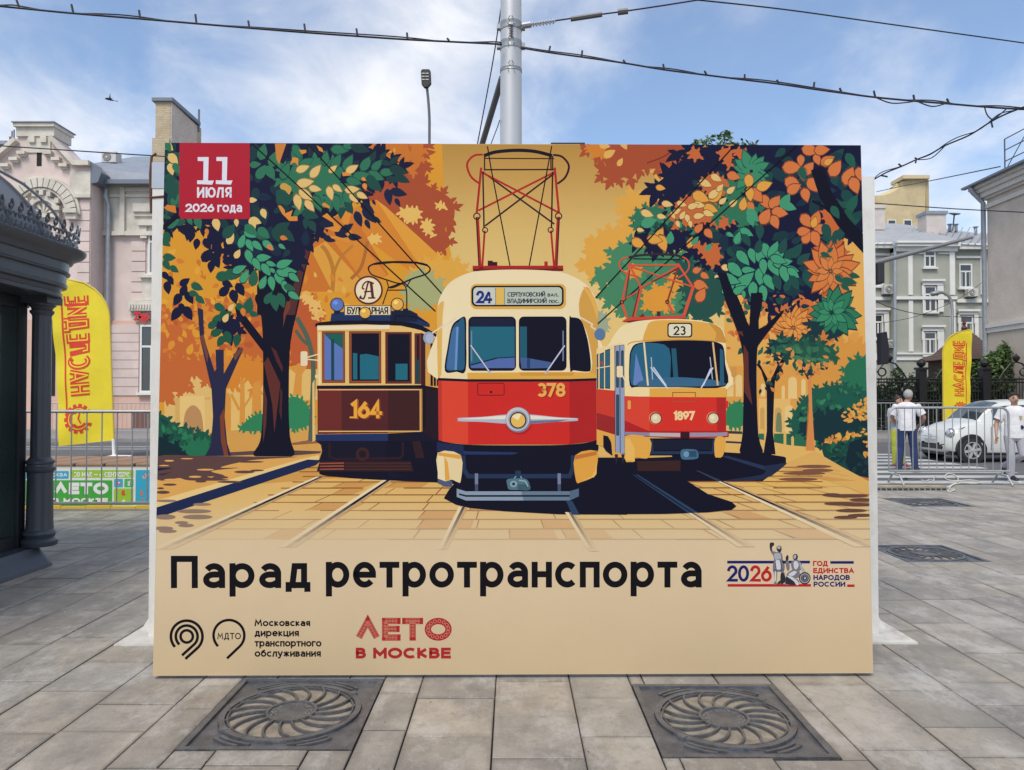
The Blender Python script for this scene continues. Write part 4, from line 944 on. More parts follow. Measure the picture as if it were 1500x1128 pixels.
# ---- catenary pole with clamps and stay arm
POLE = mat('pole_paint', (.50, .51, .52), .4, .35, noise=.06, scale=2, stain=(.36, .36, .36), stain_amt=.3, stain_scale=1.5, stretch=(1, 1, .3))
PX, PY = at(748.5, 300, 12.4).x, 12.4
cp = empty('catenary_pole', (PX, PY, 0), 0, 'thick pale grey catenary pole with clamps rising behind the board', 'pole')
pz = lambda py: at(748, py, PY).z
MB().lathe([(.2, 0), (.185, 4), (.178, 7), (.165, 11)], 32).build('shaft', POLE, cp, True)
for y0, y1, nm in ((34, 46, 0), (62, 74, 0), (102, 107, 0)):
    m = MB(); zc = pz((y0 + y1) / 2); hh = (pz(y0) - pz(y1)) / 2
    m.lathe([(.176, zc - hh), (.184, zc - hh), (.186, zc - hh * .8), (.181, zc), (.186, zc + hh * .8), (.184, zc + hh), (.176, zc + hh)], 32)
    for s in (-1, 1):
        if nm == 0 and y0 < 100: m.box(s * .205 - .03, s * .205 + .03, -.05, .05, zc - .04, zc + .04)
    for s in (-.05, .05): m.tube([(s, -.19, zc - .03), (s, -.225, zc - .03)], .012, 6); m.tube([(s * .9, -.2, zc + .04), (s * .3, -.215, zc + .09)], .008, 5)
    m.build('clamp', mat('clamp_steel', (.30, .31, .33), .45, .5, noise=.1), cp)
m = MB()
for k in range(6): m.tube([(-.035 + .012 * (k % 2), -.192, pz(44 + k * 3.2)), (.035, -.194, pz(45 + k * 3.2)), (.0, -.196, pz(46.5 + k * 3.2))], .008, 5)
m.build('hanging_chain', mat('steel_dark', (.1, .1, .1), .5, .5), cp)
m = MB(); m.tube([(-.15, .05, pz(112)), (at(706, 212, 13.6).x - PX, 1.2, at(706, 212, 13.6).z), (at(690, 262, 14.2).x - PX, 1.8, at(690, 262, 14.2).z)], .055, 10); m.build('stay_arm', mat('arm_grey', (.12, .115, .115), .6), cp)

# ---- wires (each span a thing of its own)
WIRE = mat('wire_black', (.012, .012, .02), .6)
def wire(name, label, pts, r, twist=0, spikes=(), extra=None, cat='cable'):
    p0 = Vector(pts[0]); t = empty(name, p0, 0, label, cat); loc = [Vector(p) - p0 for p in pts]
    c = catmull(loc, False, 6); MB().tube(c, r, 6).build('strand', WIRE, t, True)
    if twist: MB().tube([p + Vector((0, 0, twist * (.5 + .7 * math.sin(i * .31 + 1.9 * math.sin(i * .13 + len(c)))))) for i, p in enumerate(c)], r * .7, 5).build('strand', WIRE, t, True)
    for e in (extra or []): MB().tube(catmull([Vector(p) - p0 for p in e], False, 6), r * .7, 5).build('slack_strand', WIRE, t, True)
    for a, b_ in spikes: MB().tube([Vector(a) - p0, Vector(b_) - p0], r * 1.15, 5).build('tie_end', WIRE, t)
    return t
def Wp(l, Y0, Y1):
    n = len(l); return [tuple(at(x, y, Y0 + (Y1 - Y0) * i / (n - 1))) for i, (x, y) in enumerate(l)]
L1 = [(-60, 2), (0, 9), (30, 12), (107, 19.5), (205, 27.5), (287, 34.5), (365, 41), (446, 47.5), (523, 53), (597, 58), (657, 61), (727, 64.5), (733, 66)]
W1 = Wp(L1, 11.0, 12.2)
sp = [(28, 11, 24, 0), (107, 18, 104.5, 6.5), (205, 26, 203.5, 15), (287.5, 33.5, 286, 21), (365, 40, 363.5, 30.5), (447, 46.5, 445.5, 35), (523.5, 52, 522, 42), (597, 57, 596, 48), (658, 59.5, 655, 56)]
wire('overhead_cable', 'sagging bundled black cable from the pole across the sky above the pink house', W1, .015, .03, [(tuple(at(a, b, 11.7)), tuple(at(c, d, 11.7))) for a, b, c, d in sp])
L2 = [(763, 70), (805, 77), (852, 83.5), (915, 92.5), (972, 102), (1035, 110), (1091, 117), (1141, 123), (1192, 130.5), (1232, 136), (1282, 142.5), (1340, 148), (1390, 152), (1442, 156.5), (1497, 160), (1540, 161)]
sp = [(804, 76, 806, 67.5), (852, 83, 853, 74), (916, 92, 913, 88), (973, 101, 971.5, 94), (1035, 109, 1032, 104), (1091, 117, 1091, 109), (1141, 122.5, 1138, 117), (1192, 130, 1193, 120.5), (1233, 135.5, 1230, 129), (1282, 141.5, 1280, 133), (1339.5, 147, 1338, 139), (1390, 151, 1387, 144.5)]
ex = [Wp([(1282, 142.5), (1305, 151), (1330, 150), (1345, 147)], 11.2, 11.1), Wp([(1342, 148), (1365, 156), (1385, 152)], 11.1, 11), Wp([(1442, 156), (1446, 168), (1454, 175), (1462, 170), (1475, 159)], 11, 10.9)]
wire('overhead_cable', 'sagging bundled black cable from the pole towards the beige house with looping slack', Wp(L2, 12.2, 10.8), .014, .025, [(tuple(at(a, b, 11.6)), tuple(at(c, d, 11.6))) for a, b, c, d in sp], ex)
L3 = [(1502, 156), (1476, 166), (1452, 178), (1420, 198), (1385, 213), (1362, 226), (1342, 234), (1320, 244), (1300, 252), (1285, 260), (1272, 268)]
sp = [(1452, 178, 1454, 187), (1343, 233, 1340, 231), (1320, 243, 1316, 240), (1342, 234, 1341, 239), (1290, 257, 1300, 259)]
wire('overhead_cable', 'twisted black cable dropping steeply above the green house roof', Wp(L3, 10.8, 14), .012, .04, [(tuple(at(a, b, 12)), tuple(at(c, d, 12))) for a, b, c, d in sp], [Wp([(1385, 213), (1365, 231), (1345, 234)], 12, 12.4)])
t = wire('span_wire', 'stay wire with a grey insulator running from the pole clamp to the sky', Wp([(763, 38), (850, 25), (925, 15), (1022, 0), (1100, -14)], 12.3, 11.6), .012)
p0 = Vector(t.location); Ls = [Vector(at(a, b, 12.25 - (a - 763) * .002)) - p0 for a, b in ((765, 38), (778, 36), (812, 31), (836, 28), (882, 21), (905, 18), (920, 16))]
m = MB(); m.tube([Ls[0], Ls[1]], .05, 8); m.build('shackle', mat('clamp_steel', (.3, .31, .33)), t)
m = MB()
for k in range(15):
    u = k / 14; p = Ls[1].lerp(Ls[2], u); q = Ls[1].lerp(Ls[2], u + .04); m.tube([p, q], .045 if k % 2 else .026, 8)
m.build('insulator', mat('insulator_grey', (.42, .42, .43), .5), t)
m = MB(); m.tube([Ls[3], Ls[4]], .042, 8); m.tube([Ls[5], Ls[6]], .05, 8); m.build('tensioner', mat('steel_dark', (.1, .1, .1)), t)
wire('span_wire', 'thin blue black wire crossing the upper sky down to the beige house', Wp([(1022, 0), (1150, 14), (1300, 35), (1500, 63), (1560, 72)], 12, 16), .012)
wire('span_wire', 'thin wire slanting from the sky down past the left of the pole', Wp([(738, -12), (735, 5), (722, 90), (699, 213), (690, 262)], 12.3, 15), .011)
wire('span_wire', 'short thin wire hanging beside the pole base above the board', Wp([(732, 176), (728, 188), (718, 214), (708, 240)], 12.3, 13), .008)
wire('span_wire', 'thin wire strung from the ochre gable to the roof railing', Wp([(1284, 281), (1320, 273), (1362, 265), (1465, 244)], 70, 36), .03)
wire('span_wire', 'thin dark wire crossing in front of the green house roof', Wp([(1270, 297), (1300, 299), (1400, 306), (1520, 312)], 26, 26), .018)
wire('span_wire', 'thin wire running in front of the pink gable', Wp([(-20, 212), (0, 213.6), (105, 220.5), (222, 228), (300, 232)], 30, 30), .025)
wire('span_wire', 'pair of drooping thin wires across the green house front', Wp([(1284, 442), (1310, 452), (1360, 462), (1440, 465)], 44, 46), .022, 0, (), [Wp([(1284, 474), (1340, 464), (1400, 440), (1444, 410)], 44, 46)])

# ---- lamps and the mast arm
lp = empty('street_lamp', (at(629, 300, 22).x, 22, 0), 0, 'dark flat street lamp on a thin bent pole above the board', 'street lamp')
lx = lambda px, py: Vector((at(px, py, 22).x - lp.location.x, 0, at(px, py, 22).z))
MB().tube(catmull([Vector((.0, 0, 0)), lx(629, 400), lx(629, 212), lx(629, 175), lx(627.6, 150), lx(625.5, 129)], False, 5), .04, 8).build('pole', mat('arm_grey2', (.13, .13, .135), .5, .3), lp, True)
m = MB(); hp = [(617, 106), (619, 103.5), (629, 103.5), (631.2, 106), (632, 124), (627, 130), (622, 130), (618, 125)]
m.prism([(lx(*p).x, lx(*p).z) for p in hp], 'y', -.12, .02); hd = m.build('lamp_head', mat('lamp_dark', (.022, .02, .022), .6), lp, bevel=.02)
m = MB()
for i in range(2):
    for j in range(3):
        p = lx(621.5 + i * 5.5, 110 + j * 4.5); m.box(p.x - .06, p.x + .03, -.135, -.121, p.z - .02, p.z + .012)
m.build('led_lens', mat('lens', (.45, .45, .44), .3), hd)
l2 = empty('street_lamp', (at(1397, 600, 36).x, 36, 0), 0, 'grey street lamp with a curved neck in front of the green house', 'street lamp')
ly = lambda px, py: Vector((at(px, py, 36).x - l2.location.x, 0, at(px, py, 36).z))
MB().tube(catmull([Vector((0, 0, 0)), ly(1396, 600), ly(1395, 480), ly(1394.5, 450), ly(1391, 436), ly(1384, 430), ly(1378, 428)], False, 5), .07, 8).build('pole', GALV, l2, True)
m = MB(); c = ly(1371, 429.5); m.lathe([(.02, -.28), (.16, -.2), (.2, 0), (.14, .2), (.06, .3)], 14, Matrix.Translation(c) @ Matrix.Rotation(R(80), 4, 'Y') @ Matrix.Scale(.6, 4, (1, 0, 0))); m.build('lamp_head', GALV, l2, True)
ma = empty('mast_arm', (at(1274, 600, 18).x, 18, 0), 0, 'tapered grey mast arm slanting up from behind the white post', 'signal mast')
mx = lambda px, py: Vector((at(px, py, 18).x - ma.location.x, 0, at(px, py, 18).z))
MB().tube([(0, 0, 0), (0, 0, mx(1274, 380).z)], .1, 12).build('pole', GALV, ma, True)
AG = mat('arm_grey3', (.19, .195, .205), .5, .3)
MB().tube([(0, 0, mx(1274, 388).z), mx(1300, 380), mx(1380, 359), mx(1424, 347.5)], [.07, .062, .048, .038], 10).build('arm', AG, ma, True)
m = MB(); p = mx(1285, 400); m.box(p.x - .1, p.x + .06, -.25, .1, p.z - .28, p.z + .22); m.build('signal_box', BLACKM, ma, bevel=.03)
m = MB(); a, b_ = mx(1281, 489), mx(1292.5, 534); n_ = 10
cv = [(a.x, -.2, a.z), (b_.x - .03, -.22, a.z + .03), (b_.x + .02, -.2, (a.z + b_.z) / 2), (b_.x, -.16, b_.z), (a.x, -.15, b_.z - .02)]
m.prism([(q[0], q[2]) for q in cv], 'y', -.3, -.1); m.tube([(0, 0, a.z - .2), (a.x + .05, -.15, a.z - .2)], .03, 6); m.build('covered_signal', mat('black_cloth', (.012, .013, .018), .9, bump=.6, bscale=6), ma, bevel=.03)
rp_ = empty('roof_panel', (at(832, 212, 14).x, 14, 0), 0, 'flat dark shelter roof just showing above the top edge of the board', 'shelter roof')
zz = at(832, 208.6, 14).z; hw = (at(857, 212, 14).x - at(807, 212, 14).x) / 2
m = MB(); m.box(-hw, hw, 0, .9, zz - .05, zz); m.build('panel', mat('lamp_dark', (.022, .02, .022)), rp_, bevel=.01); m = MB(); m.tube([(0, .45, 0), (0, .45, zz - .05)], .05, 8); m.build('post', BLACKM, rp_)

# ---- a bird
bd = empty('bird', tuple(at(160, 145.5, 26)), R(20), 'small dark bird in flight against the pale sky', 'bird')
m = MB(); m.tube(catmull([Vector(p) for p in ((-.13, 0, .0), (-.06, 0, .012), (.03, 0, .0), (.10, 0, -.02), (.17, 0, -.03))], False, 4), [.012, .022, .03, .036, .042, .044, .045, .044, .042, .04, .034, .03, .024, .02, .014, .01, .006], 8)
for s in (-1, 1): m.add([(.0, s * .03, .02), (.06, s * .03, .02), (.05, s * .16, .09), (.10, s * .26, .15), (.03, s * .15, .1)], [(0, 1, 2, 4), (4, 2, 3)])
m.add([(.15, -.01, -.03), (.15, .01, -.03), (.27, .05, -.03), (.27, -.05, -.03)], [(0, 1, 2, 3)]); m.build('body', mat('bird_dark', (.03, .03, .035), .9), bd)
# ================================================================ the advertising board and its print
import numpy as np
BW, BH, LEAN, BTH = 3.955, 2.962, .03, .05
def _hom():
    src = [(245, 207.5), (1261, 213.5), (1279, 986), (224, 990)]; dst = [(0, BH), (BW, BH), (BW, 0), (0, 0)]
    M = []; b = []
    for (x, y), (u, v) in zip(src, dst):
        M += [[x, y, 1, 0, 0, 0, -u * x, -u * y], [0, 0, 0, x, y, 1, -v * x, -v * y]]; b += [u, v]
    h = np.linalg.solve(np.array(M), np.array(b)); return list(h) + [1]
HM = _hom()
def uv(x, y):
    d = HM[6] * x + HM[7] * y + 1
    return ((HM[0] * x + HM[1] * y + HM[2]) / d, (HM[3] * x + HM[4] * y + HM[5]) / d)
def board3(u, v, h):
    return (u - BW / 2, v * math.sin(LEAN) - h * math.cos(LEAN), v * math.cos(LEAN) + h * math.sin(LEAN))
BLc, BRc = ground(224, 990, .02), ground(1279, 986, .02)
board = empty('advertising_board', ((BLc.x + BRc.x) / 2, (BLc.y + BRc.y) / 2, .02), math.atan2(BRc.y - BLc.y, BRc.x - BLc.x),
              'huge cream advertising board printed with three old trams, standing on the paving', 'advertising board')
INK = 1.26                                  # how bright the shaded board face shows a full white
def ink(r, g, b):
    return tuple(min(.86, v / INK) for v in lin((r, g, b)))

pn = MB()
def bslab(u0, u1, v0, v1, h0, h1):
    vs = [board3(u, v, h) for h in (h0, h1) for v in (v0, v1) for u in (u0, u1)]
    pn.add(vs, [(0, 1, 3, 2), (4, 6, 7, 5), (0, 4, 5, 1), (2, 3, 7, 6), (0, 2, 6, 4), (1, 5, 7, 3)])
bslab(0, BW, 0, BH, -BTH, 0)
pn.build('panel', mat('board_panel', ink(212, 188, 152),   .55, spec=.08, noise=.025, scale=2.5), board)

# ---- drawing helpers in photo-pixel coordinates of the print
class Rg:
    def __init__(s, x0, y0, k): s.x0, s.y0, s.k = x0, y0, k
    def p(s, txt):
        a = [float(t) for t in txt.split()]
        return [(s.x0 + a[i] * s.k, s.y0 + a[i + 1] * s.k) for i in range(0, len(a), 2)]
    def q(s, x, y): return (s.x0 + x * s.k, s.y0 + y * s.k)
rA = Rg(220, 200, .2305); rB = Rg(220, 440, .3013); rC = Rg(440, 360, .3193); rD = Rg(620, 380, .33695); rE = Rg(860, 360, .31915)
rF = Rg(440, 205, .30667); rG = Rg(860, 205, .28); rH = Rg(1040, 440, .3193); r3 = Rg(400, 205, .13333); r2 = Rg(240, 340, .13333)
r1 = Rg(240, 205, .13333); r4 = Rg(230, 640, .16846); r5 = Rg(420, 660, .32); r6 = Rg(860, 640, .28667); r7 = Rg(1060, 330, .16845); r8 = Rg(860, 205, .15515)
P = Print(lambda u, v, h: board3(u, v, h), (0, BW, .0, BH))
_poly, _stroke, _push = P.poly, P.stroke, P._push
rnd = random.Random(7)
def poly(pts, col): _poly([uv(p[0], p[1]) for p in pts], col)
def sm(pts, col, k=5): poly([tuple(p) for p in catmull([(*p, 0) for p in pts], True, k)], col)
def stroke(pts, w, col, closed=False): _stroke([uv(p[0], p[1]) for p in pts], w * BW / 1040, col, closed)
def curve(pts, w, col, k=6): stroke([tuple(p[:2]) for p in catmull([(*p, 0) for p in pts], False, k)], w, col)
def ell(cx, cy, rx, ry, col, n=28): poly([(cx + rx * math.cos(2 * math.pi * i / n), cy + ry * math.sin(2 * math.pi * i / n)) for i in range(n)], col)
def ring(cx, cy, r, w, col, n=32, ry=None): stroke([(cx + r * math.cos(2 * math.pi * i / n), cy + (ry or r) * math.sin(2 * math.pi * i / n)) for i in range(n)], w, col, True)
def rect(x0, y0, x1, y1, col, rad=0):
    if not rad: poly([(x0, y0), (x1, y0), (x1, y1), (x0, y1)], col); return
    q = []
    for cx, cy, a in ((x1 - rad, y0 + rad, -90), (x1 - rad, y1 - rad, 0), (x0 + rad, y1 - rad, 90), (x0 + rad, y0 + rad, 180)): q += arc(cx, cy, rad, rad, a, a + 90, 5)
    poly(q, col)
def rrpts(x0, y0, x1, y1, rad):
    q = []
    for cx, cy, a in ((x1 - rad, y0 + rad, -90), (x1 - rad, y1 - rad, 0), (x0 + rad, y1 - rad, 90), (x0 + rad, y0 + rad, 180)): q += arc(cx, cy, rad, rad, a, a + 90, 5)
    return q
def text(t, x0, x1, yb, cap, w, col, gap=.3, space=.5):
    st, tw = layout(t, gap, space); h = cap - w; k = (x1 - x0 - w) / tw
    for closed, pts in st:
        q = [(x0 + w / 2 + p[0] * k, yb - w / 2 - p[1] * h) for p in pts]
        if not closed:
            def ext(a, b):
                l = math.dist(a, b) or 1; return (b[0] + (b[0] - a[0]) / l * w / 2, b[1] + (b[1] - a[1]) / l * w / 2)
            def square(a, b): return abs(a[0] - b[0]) < .5 * abs(a[1] - b[1]) or abs(a[1] - b[1]) < 1e-6
            if square(q[0], q[1]): q[0] = ext(q[1], q[0])
            if square(q[-1], q[-2]): q[-1] = ext(q[-2], q[-1])
        stroke(q, w, col, closed)
LP = [(0, 0), (.14, .36), (.32, .48), (.52, .46), (.74, .30), (.9, .12), (1, 0)]
def leaf(cx, cy, ln, ang, col, wd=.46, edge=None):
    a = R(ang); ca, sa = math.cos(a), math.sin(a)
    pts = [(t - .5, w * wd) for t, w in LP] + [(t - .5, -w * wd) for t, w in LP[-2:0:-1]]
    q = [(cx + ln * (x * ca - y * sa), cy + ln * (x * sa + y * ca)) for x, y in pts]
    if edge:
        poly([(cx + (p[0] - cx) * 1.12, cy + (p[1] - cy) * 1.2) for p in q], edge)
    poly(q, col)
def leaves(rg, lst, col, wd=.5, edge=None):
    for t in lst:
        x, y = rg.q(t[0], t[1]); leaf(x, y, t[2] * rg.k, t[3], t[4] if len(t) > 4 else col, wd, edge)
def rosette(cx, cy, r, n, col, wd=.42, a0=None, spread=360, edge=None, inner=.12, sq=1.0):
    a0 = rnd.random() * 360 if a0 is None else a0
    for i in range(n):
        a = a0 + spread * i / n + rnd.uniform(-6, 6); L_ = r * rnd.uniform(.62, .95); d = r * inner + L_ / 2
        leaf(cx + d * math.cos(R(a)), cy + d * math.sin(R(a)) * sq, L_, math.degrees(math.atan2(math.sin(R(a)) * sq, math.cos(R(a)))), col, wd, edge)
def inside(pt, pg):
    x, y = pt; c = False
    for i in range(len(pg)):
        (x1, y1), (x2, y2) = pg[i - 1], pg[i]
        if (y1 > y) != (y2 > y) and x < (x2 - x1) * (y - y1) / (y2 - y1) + x1: c = not c
    return c
def mass(pts, col, L_=12, step=8, wd=.5, out=.25, jit=32, smooth=True, skip=0):
    """a leafy silhouette: the outline and leaves growing out of it"""
    q = [tuple(p[:2]) for p in catmull([(*p, 0) for p in pts], True, 4)] if smooth else pts
    poly(q, col)
    area = sum(q[i - 1][0] * q[i][1] - q[i][0] * q[i - 1][1] for i in range(len(q))); sg = 1 if area > 0 else -1
    acc = 0
    for i in range(len(q)):
        a, b = q[i - 1], q[i]; d = math.dist(a, b)
        if d < 1e-6: continue
        while acc < d:
            t = acc / d; x, y = a[0] + (b[0] - a[0]) * t, a[1] + (b[1] - a[1]) * t
            n = math.degrees(math.atan2(-(b[0] - a[0]) * sg, (b[1] - a[1]) * sg)) + rnd.uniform(-jit, jit)
            l = L_ * rnd.uniform(.7, 1.3)
            fan = L_ >= 9 and rnd.random() < .75
            for da, ls in (((-52, .8), (0, 1.1), (52, .8)) if fan else ((0, 1),)):
                leaf(x + math.cos(R(n + da)) * l * ls * (out + (.22 if fan else 0)), y + math.sin(R(n + da)) * l * ls * (out + (.22 if fan else 0)), l * ls, n + da, col, wd * (.85 if fan else 1))
            acc += step * rnd.uniform(.8, 1.4) * (1.75 if fan else 1)
        acc -= d
def fill(pg, n, cols, L0, L1, wd=.5, ang=None, spread=180, edge=None):
    xs = [p[0] for p in pg]; ys = [p[1] for p in pg]; k = 0; tries = 0
    while k < n and tries < n * 40:
        tries += 1
        p = (rnd.uniform(min(xs), max(xs)), rnd.uniform(min(ys), max(ys)))
        if not inside(p, pg): continue
        k += 1; a = rnd.uniform(-spread, spread) + (ang or 0)
        leaf(*p, rnd.uniform(L0, L1), a, rnd.choice(cols), wd, edge)

NAVY, NIGHT, DTEAL, MGRN, GRN, BGRN = ink(24, 27, 56), ink(20, 20, 38), ink(28, 58, 64), ink(40, 88, 72), ink(50, 116, 86), ink(70, 156, 114)
CREAM, AMBER, ORG, DORG, RUST, LAMB = ink(228, 190, 118), ink(222, 154, 50), ink(214, 126, 52), ink(198, 104, 52), ink(172, 80, 50), ink(230, 176, 84)
BEIGE, SKYT, BLK, WHT = ink(220, 196, 160), ink(226, 192, 122), ink(20, 18, 24), ink(226, 228, 236)
TAN, BROWN, PURP = ink(208, 154, 80), ink(98, 48, 44), ink(92, 70, 70)

# ---------------------------------------------------------------- the printed park
P.grad(0.004, BW - .004, [(min(BH - .002, uv(700, y)[1]), c) for y, c in ((207, ink(186, 140, 68)), (260, ink(200, 156, 84)), (340, ink(220, 184, 112)), (420, ink(228, 194, 124)), (520, ink(232, 196, 118)), (700, ink(222, 176, 100)))])
P.grad(0.004, BW - .004, [(max(.004, uv(700, y)[1]), c) for y, c in ((668, ink(224, 172, 92)), (700, ink(224, 178, 102)), (735, ink(224, 184, 116)), (765, ink(221, 190, 138)), (795, ink(220, 195, 157)), (830, ink(220, 196, 160)), (990, ink(207, 183, 146)))])
poly([(224, 205), (650, 205), (655, 330), (668, 395), (668, 700), (224, 700)], AMBER)
mass(rF.p('560 -20 620 30 600 60 620 120 600 200 690 250 740 300 740 380 700 420 725 490 680 530 620 545 500 440 380 330 300 250 250 150 250 -20'), RUST, 13, 9, .55)
mass(rF.p('230 -20 560 -20 590 70 560 140 480 150 400 160 300 200 200 120'), ink(206, 118, 48), 12, 9)
fill(rF.p('300 20 560 20 560 130 300 150'), 12, [ink(190, 96, 48), AMBER], 6, 12)
poly(rF.p('335 290 372 282 700 590 790 690 640 700 240 410 250 330'), ink(216, 134, 50))
poly(rF.p('372 282 420 318 770 640 840 700 690 700 560 570'), ink(226, 158, 60))
mass(rF.p('640 570 700 570 770 580 800 620 830 640 700 720 560 720 560 620'), ink(226, 168, 72), 10, 8)
mass(rF.p('560 620 640 650 690 700 700 760 560 800 500 720'), ink(170, 172, 118), 9, 8)
for pt in ('480 340 530 320 580 335 570 375 530 390 500 370', '590 395 625 385 640 420 610 445', '660 300 700 310 700 325 665 320', '330 460 380 450 385 480 345 490', '640 440 650 450 645 460 635 455'):
    mass(rF.p(pt), ink(232, 186, 100), 6, 6, .6)
poly(rF.p('0 440 250 330 430 640 250 720 0 720'), ink(206, 118, 48))
poly(rF.p('60 520 130 480 290 660 260 720 160 720'), ink(224, 160, 66))
poly(rF.p('170 480 250 430 420 640 330 700'), ink(218, 138, 52))
curve(rF.p('160 720 165 620 140 540 110 500'), 6, ink(190, 124, 52)); curve(rF.p('165 640 200 560 260 500'), 4, ink(190, 124, 52)); curve(rF.p('250 660 300 600 330 480'), 5, ink(176, 110, 48))
# orange crowns on the left
mass(rB.p('55 60 240 60 330 20 420 40 560 0 560 400 480 460 420 400 380 360 320 340 260 400 215 360 200 460 120 440 60 470'), DORG, 14, 10, .6)
mass(rB.p('250 60 330 60 400 130 420 260 470 380 440 420 400 380 330 350 260 400 230 330 250 200'), ink(216, 140, 50), 11, 9, .6)
fill(rB.p('60 60 540 20 540 380 60 430'), 110, [ORG, DORG, ink(222, 146, 52), ink(186, 92, 48), AMBER], 8, 18, .6)
fill(rA.p('90 560 480 600 640 700 640 1100 90 1120'), 46, [ORG, ink(230, 166, 62), ink(204, 120, 44), AMBER], 8, 17, .6)
mass(rB.p('690 250 690 0 800 0 840 60 830 330 760 340 700 300'), ink(192, 92, 50), 12, 10)
mass(rC.p('10 225 40 215 60 235 95 260 100 275 70 280 40 260'), ink(232, 184, 104), 6, 6, .6); mass(rC.p('60 285 100 290 115 300 90 330 65 335 75 310'), ink(232, 184, 104), 6, 6, .6)
fill(rC.p('20 120 240 120 240 330 60 330'), 16, [ink(230, 176, 84), ORG, ink(216, 134, 50)], 8, 14)
# pale buildings, arch and far trees behind the left trunks
poly(rB.p('75 330 310 330 310 650 75 650'), ink(224, 184, 112)); mass(rB.p('55 300 320 300 300 400 250 380 215 350 190 420 165 450 120 440 95 470 55 480'), DORG, 12, 9, .6); poly(rB.p('120 470 300 465 300 478 120 484'), ink(214, 170, 98)); poly(rB.p('128 480 150 480 150 650 128 650'), ink(214, 170, 98))
poly(rB.p('150 460 270 460 275 650 150 650'), ink(232, 194, 122))
sm(rB.p('172 655 172 560 190 520 215 505 240 520 258 560 258 655'), ink(188, 140, 92), 3)
poly(rB.p('380 340 555 340 555 650 380 650'), ink(228, 186, 108)); mass(rB.p('375 300 560 300 556 400 520 440 480 380 450 360 430 430 405 400 380 420'), ink(216, 134, 50), 10, 8, .6)
for pt in ('372 645 372 470 385 440 400 470 398 645', '440 620 445 380 465 380 468 600', '500 560 505 400 545 380 548 560'):
    poly(rB.p(pt), ink(216, 148, 66))
stroke(rB.p('400 450 440 530'), 4, ink(216, 148, 66)); stroke(rB.p('505 450 465 510'), 3, ink(216, 148, 66))
poly(rB.p('682 330 830 330 830 480 682 480'), ink(226, 184, 108))
for pt in ('700 460 715 340 745 340 742 460', '690 330 730 300 770 320 735 370'): poly(rB.p(pt), ink(216, 148, 66))
# ground of the park
poly([(224, 640), (470, 618), (480, 690), (480, 700), (224, 720)], TAN)
poly(rB.p('300 640 560 625 560 760 380 760'), ink(212, 156, 80)); poly(rB.p('680 610 800 598 850 640 850 770 680 770'), ink(214, 160, 82))
poly(rB.p('380 735 560 725 560 745 390 752'), PURP); poly(rB.p('690 690 800 672 840 690 700 700'), ink(150, 96, 70)); poly(rB.p('690 725 840 730 830 740 690 752'), PURP)
mass(rB.p('440 625 490 570 550 548 556 625'), ink(50, 128, 86), 7, 6); mass(rB.p('680 615 682 480 715 465 760 490 785 540 785 600'), ink(52, 132, 88), 8, 6)
mass(rB.p('45 755 45 565 90 565 125 610 180 608 212 640 262 632 300 665 300 755'), ink(30, 86, 68), 10, 7, .6)
fill(rB.p('55 570 120 600 210 650 295 680 295 745 60 745'), 50, [ink(38, 104, 76), ink(26, 70, 62), ink(48, 122, 84)], 8, 15, .6)
mass(rB.p('45 755 45 660 110 690 180 720 180 755'), ink(22, 44, 52), 10, 8)
mass(rB.p('185 745 190 690 230 680 290 700 295 745'), ink(40, 112, 80), 9, 7)
# pale green bough beside the brown tram
curve(rB.p('720 80 760 150 785 220 800 320 795 500 785 680'), 7, ink(84, 100, 82)); curve(rB.p('715 140 750 190 785 215'), 5, ink(84, 100, 82))
poly(rB.p('795 400 806 380 806 680 795 684'), ink(226, 190, 124))
# small tree
poly(rB.p('238 30 265 40 270 180 320 340 328 330 325 235 365 235 365 352 437 222 460 232 375 425 368 560 380 690 400 752 272 752 300 700 312 560 305 430 250 180'), ink(42, 42, 70))
poly(rB.p('345 560 365 520 368 640 385 752 365 752 350 680'), ink(124, 66, 46)); poly(rB.p('250 170 268 160 290 260 285 300'), ink(112, 70, 60)); poly(rB.p('410 260 450 222 460 232 420 290'), ink(112, 70, 60))
# big tree: trunk, limbs
sm(rB.p('520 -30 545 60 555 180 556 400 552 560 540 680 508 750 600 756 705 750 686 660 680 480 690 200 735 -40 640 -60'), NIGHT, 4)
poly(rA.p('690 940 1000 560 1060 620 1010 800 950 1060 940 1128 690 1128'), NIGHT)
poly(rA.p('740 380 800 380 900 20 950 20 840 260 830 520 1000 700 900 980 700 960 700 700'), NIGHT)
poly(rA.p('880 1128 905 990 960 820 1005 640 1050 650 985 860 930 1128'), ink(84, 48, 50))
poly(rB.p('420 25 448 40 555 180 600 300 560 250 430 80'), NIGHT)
poly(rB.p('560 300 580 270 640 400 610 640 600 500'), ink(96, 48, 44)); poly(rB.p('595 220 620 240 652 320 650 345 620 290'), ink(84, 42, 42)); poly(rB.p('556 400 575 480 570 600 555 690'), ink(96, 50, 44)); poly(rB.p('640 420 650 440 645 580 634 540'), ink(78, 40, 42))
poly(rB.p('655 125 668 70 690 30 690 0 672 0 656 60'), ink(120, 60, 46))

